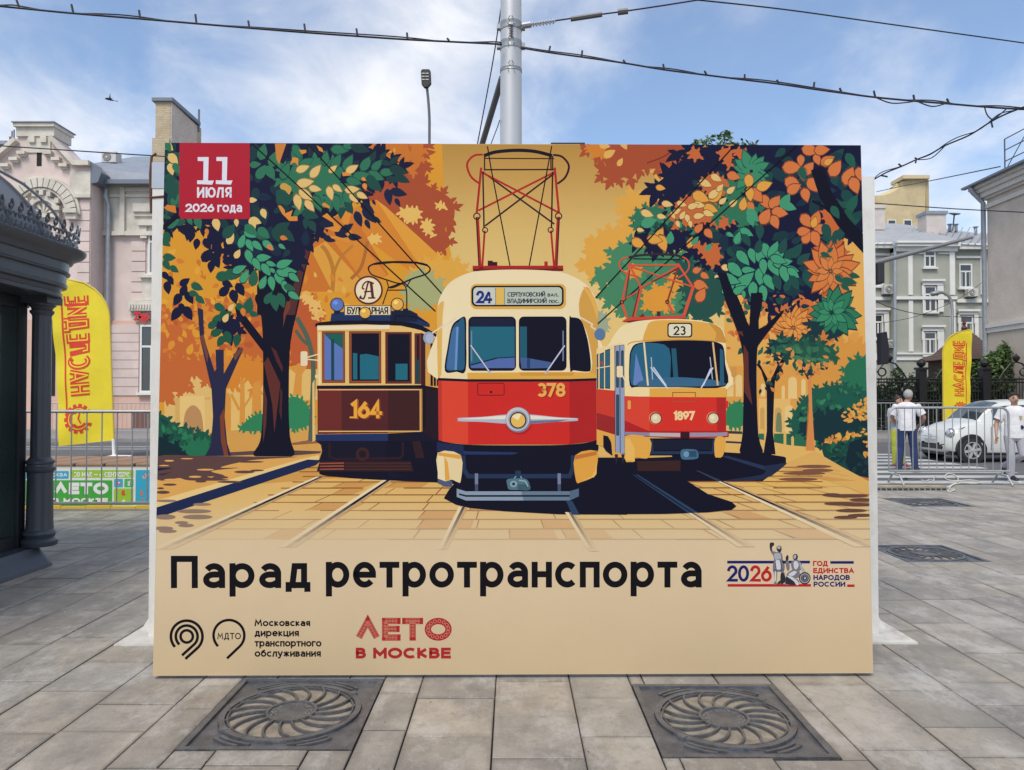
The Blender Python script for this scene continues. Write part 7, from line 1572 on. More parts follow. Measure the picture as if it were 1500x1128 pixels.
rect(*MR.q(108, 246), *MR.q(932, 274), NB); rect(*MR.q(1134, 250), *MR.q(1368, 277), NB); rect(*MR.q(112, 479), *MR.q(942, 506), NR); rect(*MR.q(1302, 484), *MR.q(1376, 510), NR)
text('20', *[MR.q(x, 0)[0] for x in (106, 326)], MR.q(0, 456)[1], 164 * MR.k, 4.3, NB, .26); text('26', *[MR.q(x, 0)[0] for x in (336, 552)], MR.q(0, 456)[1], 164 * MR.k, 4.3, NR, .26)
for t, x0, x1, y, c in (('ГОД', 962, 1110, 300, NR), ('ЕДИНСТВА', 964, 1370, 371, NR), ('НАРОДОВ', 966, 1330, 440, NB), ('РОССИИ', 968, 1284, 507, NB)):
    text(t, MR.q(x0, 0)[0], MR.q(x1, 0)[0], MR.q(0, y)[1], 52 * MR.k, 1.9, c, .32)
P.cur = 'monument'
G1, G2, G3, G4 = ink(50, 48, 54), ink(120, 118, 126), ink(172, 170, 178), ink(206, 204, 210)
def ms(t, c): sm(MR.p(t), c, 3)
ms('532 75 548 64 572 66 575 90 556 110 560 150 600 165 590 200 556 180 534 130', G1); ms('545 150 600 160 650 170 662 240 650 260 580 262 572 210', G2); ms('600 110 625 95 648 108 648 145 630 165 605 145', G1); ms('606 108 625 99 640 110 632 130 610 125', G3)
ms('575 180 610 170 640 180 640 230 590 240', G3); ms('566 270 600 236 650 236 680 290 672 350 620 358 568 362', G2); ms('590 250 630 246 640 330 600 340', G4); stroke(MR.p('585 250 600 350'), .8, G1); stroke(MR.p('640 250 655 340'), .8, G1); stroke(MR.p('570 340 670 340'), 1, G1)
ms('570 355 604 355 604 420 598 460 606 480 572 484 582 440', G2); ms('640 355 672 352 690 420 700 460 730 484 690 486 670 440', G2); ms('580 360 595 360 594 440 584 450', G4); ms('606 470 640 440 650 462 625 482', G1)
ms('655 240 690 250 690 215 705 190 718 200 716 240 690 275 660 270', G1); ms('690 262 720 245 730 320 715 350 700 330', G2)
ms('760 200 780 178 806 186 812 215 798 240 770 236', G1); ms('766 204 780 186 796 192 790 222 772 225', G3); ms('750 255 800 235 840 262 852 300 830 350 770 350 745 300', G2); ms('770 262 800 250 820 290 800 330 775 320', G4); ms('828 262 860 310 890 360 870 370 838 320', G3)
ms('700 380 760 335 820 345 835 400 800 420 720 410', G2); ms('715 385 770 350 800 360 760 400', G4); ms('700 400 760 410 815 440 825 470 800 490 700 480 690 440', G1); ms('700 400 750 405 812 450 820 485 795 488 770 450', G4); ms('640 380 670 370 690 440 660 480 640 470', G1)
ell(*MR.q(880, 421), 58 * MR.k, 62 * MR.k, G1); ring(*MR.q(880, 421), 44 * MR.k, 1.2, G3); ring(*MR.q(880, 421), 28 * MR.k, 1.4, G2); ell(*MR.q(882, 420), 12 * MR.k, 13 * MR.k, G3)

ink_m = attr_mat('printed_ink', .55, .08, noise=.025, scale=2.5)
made = P.build({'main': 'printed_picture', 'tram_brown': 'printed_tram', 'tram_red': 'printed_tram', 'tram_small': 'printed_tram', 'badge': 'date_badge', 'badge_text': 'lettering',
         'headline': 'headline_lettering', 'emblem': 'line_emblem', 'emblem2': 'line_emblem', 'dep_a': 'department_lettering', 'dep_b': 'department_lettering', 'dep_c': 'department_lettering', 'dep_d': 'department_lettering', 'festival': 'festival_lettering', 'anniversary': 'anniversary_emblem', 'monument': 'monument_drawing'},
        ink_m, {'main': board, 'tram_brown': 'main', 'tram_red': 'main', 'tram_small': 'main', 'badge': board, 'badge_text': 'badge', 'headline': board, 'emblem': board, 'emblem2': board, 'dep_a': board, 'dep_b': board, 'dep_c': board, 'dep_d': board, 'festival': board, 'anniversary': board, 'monument': 'anniversary'})
tag(made['tram_brown'], 'printed brown tram numbered 164'); tag(made['tram_red'], 'printed big red and cream tram numbered 378'); tag(made['tram_small'], 'printed red and yellow tram numbered 1897')
tag(made['emblem'], 'printed emblem of three nested rings'); tag(made['emblem2'], 'printed emblem of one open ring with four letters')
print('ink layers', max(it[1] for it in P.items), len(P.items))
# ================================================================ people, car, planting, small things
SKIN = mat('skin', (.42, .24, .165), .55, noise=.04, scale=20)
SKIN2 = mat('skin_tanned', (.40, .21, .14), .55, noise=.04, scale=20)
def skinned(name, V, E, m, parent, levels=2, root=0):
    """V: [(x, y, z, radius)], E: edges -> one smooth continuous surface"""
    me = bpy.data.meshes.new(name + '_src'); me.from_pydata([v[:3] for v in V], E, []); o = bpy.data.objects.new(name + '_src', me); COL.objects.link(o)
    md = o.modifiers.new('skin', 'SKIN'); md.use_smooth_shade = True; md.branch_smoothing = .3
    if not me.skin_vertices: me.attributes  # layer is made by the modifier below
    bm = bmesh.new(); bm.from_mesh(me); lay = bm.verts.layers.skin.verify()
    bm.verts.ensure_lookup_table()
    for i, v in enumerate(bm.verts):
        r = V[i][3]; v[lay].radius = r if isinstance(r, tuple) else (r, r); v[lay].use_root = (i == root)
    bm.to_mesh(me); bm.free()
    sb = o.modifiers.new('sub', 'SUBSURF'); sb.levels = levels; sb.render_levels = levels
    dg = bpy.context.evaluated_depsgraph_get(); dg.update()
    res = bpy.data.meshes.new_from_object(o.evaluated_get(dg)); res.name = name
    bpy.data.objects.remove(o); res.polygons.foreach_set('use_smooth', [True] * len(res.polygons))
    res.materials.clear()
    return link(name, res, m, parent)
def hand(V, E, wi, w, d, side, s=1):
    """palm, four fingers and a thumb growing from wrist vertex wi at w, pointing along d; side: direction of the thumb"""
    w, d = Vector(w), Vector(d).normalized(); sd = Vector(side).normalized(); nrm = d.cross(sd)
    p = w + d * .055 * s; V.append((*p, (.036 * s, .016 * s))); pi = len(V) - 1; E.append((wi, pi))
    for k, (o, l) in enumerate(((.027, .075), (.009, .085), (-.009, .08), (-.026, .062))):
        a = p + d * .035 * s + sd * o * s; b = a + d * l * .5 * s + nrm * .008 * s; c = b + d * l * .45 * s + nrm * .024 * s; i = len(V)
        V += [(*a, .0095 * s), (*b, .009 * s), (*c, .0075 * s)]; E += [(pi, i), (i, i + 1), (i + 1, i + 2)]
    a = w + d * .03 * s + sd * .035 * s; b = a + d * .035 * s + sd * .018 * s; i = len(V); V += [(*a, .012 * s), (*b, .0095 * s)]; E += [(pi, i), (i, i + 1)]
def figure(name_lab, loc, rz, H, P_, skin, hairm, shirt, trousers, shoe, hair_long=.0, age=0):
    k = H / 1.72
    t = empty('person', loc, rz, name_lab, 'person'); t.scale = (k, k, k)
    g_ = lambda n: P_[n]
    V = []; E = []
    def add(p, r, to=None):
        V.append((*p, r)); i = len(V) - 1
        if to is not None: E.append((to, i))
        return i
    pel = add(g_('pelvis'), (.12, .09)); ch = add(g_('chest'), (.13, .095), pel); nk = add(g_('neck'), .058, ch)
    hx, hy, hz = g_('head'); fy = Vector(P_.get('face', (0, -1, 0))).normalized(); fs = Vector((-fy.y, fy.x, 0))
    up = Vector((0, 0, 1)); hc = Vector((hx, hy, hz))
    jw = add(hc - up * .075 + fy * .02, (.058, .056), nk); mid = add(hc + fy * .005, (.078, .088), jw); tp = add(hc + up * .072 - fy * .008, (.066, .074), mid)
    ns = add(hc - up * .012 + fy * .098, .013, mid); nt_ = add(hc - up * .03 + fy * .112, .012, ns)
    for s in (-1, 1): e = add(hc + fs * s * .083 - fy * .008 - up * .01, (.012, .02), mid)
    for s, n in ((-1, 'l'), (1, 'r')):
        sh = add(g_('sh_' + n), .058, ch); el = add(g_('el_' + n), .042, sh); wr = add(g_('wr_' + n), (.030, .024), el)
        d = Vector(g_('wr_' + n)) - Vector(g_('el_' + n)); hd = Vector(P_.get('hd_' + n, d)); hand(V, E, wr, g_('wr_' + n), hd, P_.get('th_' + n, (-s * .3, -1, 0)))
        hp = add(g_('hip_' + n), .085, pel); kn = add(g_('kn_' + n), .058, hp); an = add(g_('an_' + n), .038, kn)
    body = skinned('body', V, E, skin, t)
    # face details and hair
    m = MB()
    for s in (-1, 1): m.lathe([(.001, -.009), (.008, -.004), (.010, 0), (.008, .004), (.001, .009)], 8, Matrix.Translation(hc + fy * .077 + fs * s * .031 + up * .006))
    
    for s in (-1, 1): m.tube([hc + fy * (.084 - abs(q) * .3) + fs * (s * .031 + q) + up * .03 for q in (-.018, 0, .018)], .006, 5)
    m.build('eyes', mat('eye_dark', (.02, .015, .012), .3), body)
    m = MB(); q = [hc + fy * (.083 - abs(a) * .25) + fs * a - up * .055 for a in (-.024, -.01, 0, .01, .024)]; m.tube(q, .0055, 6); m.build('mouth', mat('lips', (.28, .10, .08), .5), body)
    m = MB(); n_, r_ = 18, 9; vs = []; rh = random.Random(int(H * 1000))
    for i in range(r_ + 1):
        for j in range(n_):
            a = 2 * math.pi * j / n_; sa = math.sin(a); ph = i / r_ * R(108 - 44 * max(0, sa) ** .7 + 36 * max(0, -sa)); dirn = (fs * math.cos(a) + fy * math.sin(a)) * math.sin(ph) + up * math.cos(ph)
            lim = 1 - .10 * (i == r_) + .03 * rh.uniform(-1, 1) + .02 * (sa < 0)
            rr = .094 * lim * (1 + rh.uniform(-.045, .05)); vs.append(hc + up * .022 - fy * .012 + Vector((dirn.x * rr * .95, dirn.y * rr * 1.02, dirn.z * rr * 1.10)))
    m.add(vs, [(i * n_ + j, i * n_ + (j + 1) % n_, (i + 1) * n_ + (j + 1) % n_, (i + 1) * n_ + j) for i in range(r_) for j in range(n_)] + [tuple(range(n_))]); m.build('hair', hairm, body, True)
    # clothes: lofted rings that follow the body
    pv, cv, nv = (Vector(g_(q)) for q in ('pelvis', 'chest', 'neck')); rc = random.Random(int(H * 777))
    def loft(m, ring, n=20):
        vs = []; fs = []
        for (c, ax, ay, rx, ry) in ring:
            for q in range(n):
                a = 2 * math.pi * q / n; w = 1 + rc.uniform(-.018, .018); vs.append(c + ax * math.cos(a) * rx * w + ay * math.sin(a) * ry * w)
        for i in range(len(ring) - 1):
            for q in range(n): fs.append((i * n + q, i * n + (q + 1) % n, (i + 1) * n + (q + 1) % n, (i + 1) * n + q))
        fs += [tuple(range(n)), tuple(range((len(ring) - 1) * n, len(ring) * n))]; m.add(vs, fs)
    def limb(m, a, b_, rs):
        d = (b_ - a).normalized(); ax = d.orthogonal().normalized(); ay = d.cross(ax); loft(m, [(a.lerp(b_, t_), ax, ay, r, r) for t_, r in rs], 14)
    X_, Y_ = Vector((1, 0, 0)), Vector((0, 1, 0)); sw = (Vector(g_('sh_r')) - Vector(g_('sh_l'))).length / 2
    m = MB()
    loft(m, [(pv + up * z, X_, Y_, rx, ry) for z, rx, ry in ((-.10, .168, .128), (-.05, .172, .132), (.05, .168, .13), (.15, .165, .126))] + [(cv + up * z, X_, Y_, rx, ry) for z, rx, ry in ((-.05, .172, .126), (.04, .182, .124), (.10, sw * .98, .112), (.14, sw * .86, .098), (.17, sw * .62, .085), (.19, sw * .40, .075))] + [(nv - up * .02, X_, Y_, .068, .062)])
    for n in 'lr':
        s0, e0 = Vector(g_('sh_' + n)), Vector(g_('el_' + n)); s0 = s0 + (cv + up * .1 - s0) * .12; limb(m, s0 - (e0 - s0) * .06, e0, [(0, .05), (.08, .082), (.3, .084), (.55, .082), (.72, .084), (.725, .06)])
    m.build('shirt', shirt, t, True)
    m = MB(); loft(m, [(pv + up * z, X_, Y_, rx, ry) for z, rx, ry in ((.08, .15, .108), (.0, .160, .116), (-.06, .165, .12), (-.11, .16, .115), (-.15, .12, .095))])
    for n in 'lr':
        h_, k_, an_ = (Vector(g_(q + n)) for q in ('hip_', 'kn_', 'an_')); limb(m, h_ - up * .02, k_, [(0, .092), (.25, .09), (.6, .08), (.9, .073), (1.06, .066)]); limb(m, k_ + (k_ - an_) * .1, an_ - (k_ - an_) * .03, [(0, .06), (.12, .071), (.4, .07), (.75, .063), (.93, .064), (1, .062)])
    m.build('trousers', trousers, t, True)
    for n in 'lr':
        an_, to = Vector(g_('an_' + n)), Vector(g_('toe_' + n)); dr = (to - an_); he = an_ - dr * .22
        V = [(*(an_ + up * .01), .046), (*(he + (to - an_) * .05 - up * .03), (.042, .036)), (*an_.lerp(to, .5), (.044, .036)), (*to, (.04, .026))]; skinned('shoe', V, [(0, 1), (0, 2), (2, 3)], shoe, t)
        sole = MB(); fl = Vector((dr.x, dr.y, 0)).normalized() if Vector((dr.x, dr.y, 0)).length > .01 else Vector((0, -1, 0)); sdv = Vector((-fl.y, fl.x, 0))
        zt = .2 if an_.z > .15 else 0; q = [he - sdv * .04, he + sdv * .04, to + fl * .035 + sdv * .03, to + fl * .035 - sdv * .03]
        sole.add([(p.x, p.y, p.z - .05 if zt else .004) for p in q] + [(p.x, p.y, p.z - .025 if zt else .03) for p in q], [(0, 1, 2, 3), (4, 5, 6, 7), (0, 1, 5, 4), (1, 2, 6, 5), (2, 3, 7, 6), (3, 0, 4, 7)]); sole.build('shoe_sole', mat('white_sole', (.6, .6, .58), .6), t)
    return t
def cloth(name, c, bump=.5, noise=.08): return mat(name, c, .9, noise=noise, scale=9, bump=bump, bscale=7)
WSH = cloth('white_cotton', (.66, .66, .68), 1.0, .12)
# walking young man
Yp = at(1487, 705, 14.0)
young = dict(pelvis=(0, 0, .92), chest=(.0, 0, 1.24), neck=(.0, -.01, 1.44), head=(-.015, -.04, 1.565), face=(.10, -1, 0),
    sh_l=(-.19, .0, 1.37), el_l=(-.29, .03, 1.09), wr_l=(-.31, -.06, .87), hd_l=(.02, -.06, -1), th_l=(.5, -.8, 0),
    sh_r=(.19, .0, 1.37), el_r=(.27, .10, 1.10), wr_r=(.30, .02, .88), hd_r=(0, -.06, -1), th_r=(-.5, -.8, 0),
    hip_l=(-.09, 0, .88), kn_l=(-.08, -.07, .49), an_l=(-.07, -.02, .095), toe_l=(.0, -.19, .04),
    hip_r=(.09, 0, .88), kn_r=(.12, -.06, .50), an_r=(-.10, .34, .26), toe_r=(-.12, .26, .10))
ym = figure('young man in white t-shirt and grey joggers walking past the car', (Yp.x, 14.0, 0), R(-20), 1.70, young, SKIN, mat('hair_dark', (.012, .010, .010), .6), WSH, cloth('grey_jersey', (.36, .36, .40)), mat('shoe_black', (.012, .012, .014), .5))
pr = Print(lambda x, y, h: (x, -.128 - h * 100 + abs(x - .06) * .12, y))
pr.poly([(.045, 1.24), (.075, 1.235), (.105, 1.24), (.085, 1.17), (.07, 1.165)], (.30, .22, .10)); pr.poly([(.062, 1.225), (.09, 1.225), (.077, 1.18)], (.55, .45, .25)); pr.poly([(.07, 1.06), (.1, 1.07), (.115, 1.04), (.13, 1.07), (.125, 1.01), (.10, .99), (.075, 1.0)], (.015, .02, .05))
pr.build({'main': 'shirt_print'}, attr_mat('shirt_ink', .8), {'main': ym})
# white haired man seen from behind
Op = at(1329, 690, 15.9)
old = dict(pelvis=(0, 0, .95), chest=(0, .02, 1.25), neck=(.0, .03, 1.45), head=(.04, .04, 1.575), face=(.42, .9, 0),
    sh_l=(-.2, .02, 1.37), el_l=(-.27, .08, 1.10), wr_l=(-.19, .25, 1.03), hd_l=(.3, .6, -.1), th_l=(0, 0, 1),
    sh_r=(.2, .02, 1.37), el_r=(.33, .02, 1.10), wr_r=(.25, .22, .95), hd_r=(-.2, .6, -.3), th_r=(0, 0, 1),
    hip_l=(-.09, 0, .90), kn_l=(-.12, .0, .49), an_l=(-.15, -.02, .095), toe_l=(-.18, .16, .04),
    hip_r=(.09, 0, .90), kn_r=(.12, .0, .49), an_r=(.14, -.03, .095), toe_r=(.26, .12, .04))
DEN = cloth('navy_denim', (.018, .035, .11))
figure('white haired man in white t-shirt and blue jeans seen from behind the barrier', (Op.x, 15.9, 0), R(-22), 1.76, old, SKIN2, mat('hair_white', (.36, .355, .345), .9, noise=.55, scale=55, bump=1, bscale=60), WSH, DEN, mat('shoe_grey', (.10, .09, .08), .7))
# person in lime trousers standing before him
Lp = at(1316, 684, 16.9)
lime = dict(old); lime.update(face=(.2, -1, 0), head=(.0, -.03, 1.555), neck=(0, 0, 1.44), chest=(0, 0, 1.24), el_l=(-.25, -.06, 1.10), wr_l=(-.06, -.2, 1.02), hd_l=(1, -.2, 0), th_l=(0, 0, 1), el_r=(.25, -.06, 1.1), wr_r=(.1, -.21, 1.0), hd_r=(-1, -.1, 0), th_r=(0, 0, 1), sh_l=(-.18, 0, 1.36), sh_r=(.18, 0, 1.36), toe_l=(-.14, -.2, .04), toe_r=(.14, -.2, .04), kn_l=(-.09, -.01, .49), kn_r=(.09, -.01, .49), an_l=(-.1, -.02, .095), an_r=(.1, -.02, .095), hip_l=(-.09, 0, .9), hip_r=(.09, 0, .9))
figure('person in lime green trousers half hidden by the white haired man', (Lp.x, 16.9, 0), R(10), 1.66, lime, SKIN, mat('hair_brown', (.03, .018, .012), .6), cloth('pale_grey_cotton', (.42, .45, .50)), cloth('lime_cotton', (.42, .46, .06)), mat('shoe_red', (.45, .10, .10), .6))

# ---- white small hatchback
CWHT = mat('car_white', (.60, .61, .59), .18, spec=.6)
BLK2 = mat('car_black', (.012, .012, .013), .45); CGL = mat('car_glass', (.035, .05, .06), .03, spec=1.0); CHR = mat('car_chrome', (.6, .6, .62), .15, .9)
car = empty('parked_car', (12.45, 19.05, 0), 0, 'small white rounded hatchback with its front towards the barrier and people', 'car')
def interp(tab, s):
    for a, b_ in zip(tab, tab[1:]):
        if a[0] <= s <= b_[0]:
            t_ = (s - a[0]) / (b_[0] - a[0]); t_ = t_ * t_ * (3 - 2 * t_) * .4 + t_ * .6; return [a[i] + (b_[i] - a[i]) * t_ for i in range(1, len(a))]
    return list(tab[-1][1:]) if s > tab[-1][0] else list(tab[0][1:])
BT_ = [(0, .40, .50, .30), (.03, .58, .60, .25), (.10, .68, .72, .22), (.25, .755, .82, .20), (.5, .80, .92, .19), (.8, .815, .975, .19), (1.1, .82, .985, .19), (2.2, .82, .985, .19), (3.0, .80, .985, .2), (3.3, .75, .94, .22), (3.48, .66, .8, .28), (3.55, .5, .6, .34)]
m = MB(); st_ = [0, .03, .06, .1, .17, .25, .37, .5, .65, .8, .95, 1.1, 1.4, 1.8, 2.2, 2.6, 3.0, 3.15, 3.3, 3.42, 3.48, 3.55]; rings = []
for s in st_:
    w, h, b_ = interp(BT_, s); half = [(w * .80, b_), (w * .96, b_ + .05), (w * 1.0, b_ + .16), (w * 1.005, b_ + (h - b_) * .55), (w * .985, b_ + (h - b_) * .78), (w * .93, h - .035), (w * .82, h), (w * .5, h + .03), (0, h + .042)]
    rings.append([(s, -y, z) for y, z in half] + [(s, y, z) for y, z in half[-2::-1]])
n = len(rings[0]); vs = [(p[0] - 1.85, p[1], p[2]) for r_ in rings for p in r_]; fs = [(i * n + j, i * n + j + 1, (i + 1) * n + j + 1, (i + 1) * n + j) for i in range(len(st_) - 1) for j in range(n - 1)] + [(i * n + n - 1, i * n, (i + 1) * n, (i + 1) * n + n - 1) for i in range(len(st_) - 1)] + [tuple(range(n)), tuple(range((len(st_) - 1) * n, len(st_) * n))]
m.add(vs, fs); body = m.build('body', CWHT, car, True)
GT = [(.72, .0), (.84, .13), (1.02, .30), (1.24, .44), (1.45, .50), (1.9, .525), (2.3, .53), (2.7, .51), (3.0, .46), (3.2, .36), (3.36, .18), (3.46, 0)]
wm, gm_ = MB(), {'windscreen': MB(), 'side_window': MB(), 'rear_window': MB()}; grid = []; ss = [.72, .78, .86, .95, 1.05, 1.15, 1.27, 1.38, 1.5, 1.75, 1.9, 2.1, 2.2, 2.26, 2.5, 2.7, 2.85, 3.0, 3.1, 3.2, 3.3, 3.36, 3.46]
for s in ss:
    (gz,) = interp(GT, s); w, h, b_ = interp(BT_, s); yb, zb = w * .86, h - .01; yr = .57 if s > 1.4 else .67 - .1 * max(0, (s - .72) / .68); top = h + gz
    grid.append([(s - 1.85, sg_ * y, z) for sg_, y, z in [(-1, yb, zb)] + [(-1, yb + (yr - yb) * f, zb + (top - .05 - zb) * f) for f in (.12, .5, .86)] + [(-1, yr - .03, top - .03), (-1, yr * .7, top), (0, 0, top + .02), (1, yr * .7, top), (1, yr - .03, top - .03)] + [(1, yb + (yr - yb) * f, zb + (top - .05 - zb) * f) for f in (.86, .5, .12)] + [(1, yb, zb)]])
for i in range(len(ss) - 1):
    s = (ss[i] + ss[i + 1]) / 2
    for j in range(len(grid[0]) - 1):
        q = [grid[i][j], grid[i][j + 1], grid[i + 1][j + 1], grid[i + 1][j]]; side = j in (1, 2) or j in (9, 10); roof = j in (4, 5, 6, 7)
        if roof and .80 < s < 1.40: gm_['windscreen'].add(q, [(0, 1, 2, 3)])
        elif roof and 3.05 < s < 3.4: gm_['rear_window'].add(q, [(0, 1, 2, 3)])
        elif side and (1.15 < s < 2.2 or 2.26 < s < 2.95): gm_['side_window'].add(q, [(0, 1, 2, 3)])
        else: wm.add(q, [(0, 1, 2, 3)])
wm.build('cabin', CWHT, car, True)
for k_, v in gm_.items(): v.build(k_, CGL, car, True)
for sx_, in ((.56,), (2.86,)):
    for sy in (-1, 1):
        x, y = sx_ - 1.85, sy * .745; M = Matrix.Translation((x, y, .29)) @ Matrix.Rotation(R(-90 * sy), 4, 'X')
        m = MB(); m.lathe([(.36, -.02), (.365, .072), (.33, .074), (.05, .06)], 28, Matrix.Translation((x, y, .32)) @ Matrix.Rotation(R(-90 * sy), 4, 'X')); m.build('wheel_arch', BLK2, car)
        m = MB(); m.lathe([(.2, -.09), (.27, -.09), (.288, -.06), (.29, 0), (.288, .06), (.272, .09), (.205, .095), (.2, .07)], 32, M); wt = m.build('wheel', mat('tyre', (.018, .018, .018), .8), car, True)
        m = MB(); m.lathe([(.205, .06), (.205, .098), (.19, .1), (.182, .075), (.182, .05)], 32, M); m.lathe([(.05, .05), (.05, .095), (.03, .1), (.001, .1)], 16, M)
        for q in range(6):
            a = R(60 * q + 10); L_, R_ = ribbon([(.03 * math.cos(a), .03 * math.sin(a)), (.19 * math.cos(a), .19 * math.sin(a))], .062); pts = L_ + R_[::-1]
            m.add([M @ Vector((*p, .092)) for p in pts] + [M @ Vector((*p, .06)) for p in pts], [(0, 1, 2, 3), (0, 1, 5, 4), (2, 3, 7, 6), (1, 2, 6, 5), (3, 0, 4, 7)])
        m.build('rim', mat('alloy', (.50, .50, .51), .3, .5), wt); m = MB(); m.lathe([(.183, .045), (.001, .046)], 24, M); m.build('brake_disc', BLK2, wt)
for sy in (-1, 1):
    def egg(cx, cy, cz, rx, ry, rz_, mt, nm, par):
        m = MB(); m.lathe([(math.sin(R(a)) + .001, -math.cos(R(a))) for a in range(0, 181, 15)], 20, Matrix.Translation((cx - 1.85, cy, cz)) @ Matrix.Rotation(R(24 * sy), 4, 'Z') @ Matrix.Diagonal((rx, ry, rz_, 1))); return m.build(nm, mt, par, True)
    hl = egg(.155, sy * .615, .70, .105, .125, .12, mat('lamp_clear', (.42, .44, .46), .08, spec=.9), 'headlight', car); egg(.165, sy * .615, .70, .098, .14, .135, CHR, 'bezel', hl); egg(.085, sy * .585, .70, .045, .05, .05, mat('lamp_dark2', (.10, .10, .11), .2), 'bulb', hl)
    M = Matrix.Translation((.10 - 1.85, sy * .60, .52)) @ Matrix.Rotation(R(-75), 4, 'Y') @ Matrix.Rotation(R(-20 * sy), 4, 'X'); m = MB(); m.lathe([(.05, -.02), (.055, .015), (.001, .03)], 16, M); m.build('fog_lamp', mat('lamp_clear', (.42, .44, .46)), car, True)
    m = MB(); m.lathe([(.03, -.06), (.085, -.03), (.09, .02), (.05, .06), (.001, .065)], 14, Matrix.Translation((1.18 - 1.85, sy * .90, 1.02)) @ Matrix.Rotation(R(90), 4, 'Y') @ Matrix.Scale(.8, 4, (1, 0, 0))); m.build('mirror', CWHT if sy < 0 else CWHT, car, True)
    m = MB(); m.box(1.85 - 1.85, 2.0 - 1.85, sy * .826 - .012, sy * .826 + .012, .80, .83); m.build('door_handle', CHR, car, bevel=.005)
    m = MB(); m.tube([(1.02 - 1.85, sy * .824, .30), (1.02 - 1.85, sy * .828, .85), (1.14 - 1.85, sy * .80, .95)], .006, 5); m.tube([(2.24 - 1.85, sy * .828, .35), (2.24 - 1.85, sy * .825, .93)], .006, 5); m.build('door_seam', BLK2, car)
    m = MB(); m.tube([(.25 - 1.85, sy * .765, .795), (.5 - 1.85, sy * .72, .875), (.9 - 1.85, sy * .66, .955)], .008, 6); m.build('bonnet_seam', BLK2, car)
m = MB(); m.box(-.01 - 1.85, .02 - 1.85, -.26, .26, .43, .54); m.build('number_plate', mat('plate_white', (.5, .5, .5), .5), car, bevel=.004)
m = MB(); m.prism([(-.48, .30), (.48, .30), (.52, .36), (.48, .41), (-.48, .41), (-.52, .36)], 'x', -.012 - 1.85, .05 - 1.85); m.build('lower_grille', BLK2, car, bevel=.008)
m = MB(); m.tube([(-.02 - 1.85, -.34, .61), (-.035 - 1.85, 0, .605), (-.02 - 1.85, .34, .61)], .012, 6); m.lathe([(.045, 0), (.05, .012), (.001, .02)], 16, Matrix.Translation((-.0 - 1.85, 0, .615)) @ Matrix.Rotation(R(-75), 4, 'Y')); m.build('nose_trim', CHR, car)
m = MB(); m.box(.1 - 1.85, 3.4 - 1.85, -.7, .7, .16, .26); m.build('underside', BLK2, car)
m = MB()
for y0, a in ((-.45, 12), (.1, 10)): m.tube([(.98 - 1.85, y0, 1.0), (1.15 - 1.85, y0 + .5, 1.16)], .012, 5)
m.build('wiper', BLK2, car)

# ---- wooden hut roof
ht = empty('wooden_hut', (at(1413, 530, 42).x, 42, 0), 0, 'dark brown timber hut with a slatted pyramid roof behind the fence', 'hut')
hz = lambda py: at(750, py, 41).z; wr = (at(1462, 525, 41).x - at(1364, 525, 41).x) / 2
BRW = mat('dark_timber', (.055, .03, .022), .75, noise=.2, scale=4, stretch=(1, 1, 6)); BRT = mat('roof_timber', (.10, .062, .048), .7, noise=.2, scale=5)
m = MB(); m.box(-wr * .72, wr * .72, -wr * .72, wr * .72, 0, hz(526)); m.build('wall', BRW, ht)
m = MB(); n_ = 11; prof = [(1, hz(527)), (.62, hz(517)), (.42, hz(505)), (.24, hz(492)), (.04, hz(481))]
for i in range(len(prof) - 1):
    for k in range(3):
        a0, a1 = k / 3, (k + 1) / 3; r0 = prof[i][0] + (prof[i + 1][0] - prof[i][0]) * a0; r1 = prof[i][0] + (prof[i + 1][0] - prof[i][0]) * a1; z0 = prof[i][1] + (prof[i + 1][1] - prof[i][1]) * a0; z1 = prof[i][1] + (prof[i + 1][1] - prof[i][1]) * a1
        q = [(sx_ * r * wr, sy * r * wr, z) for r, z in ((r0 + .012, z0), (r0, z0 + .06), (r1, z1 + .03)) for sx_, sy in ((-1, -1), (1, -1), (1, 1), (-1, 1))]
        m.add(q, [(l * 4 + j, l * 4 + (j + 1) % 4, (l + 1) * 4 + (j + 1) % 4, (l + 1) * 4 + j) for l in range(2) for j in range(4)])
m.build('roof', BRT, ht)
m = MB(); m.lathe([(.12, hz(482)), (.16, hz(478)), (.06, hz(474)), (.10, hz(471)), (.02, hz(462)), (.001, hz(460))], 12); m.build('finial', mat('finial_red', (.10, .03, .02), .6), ht)

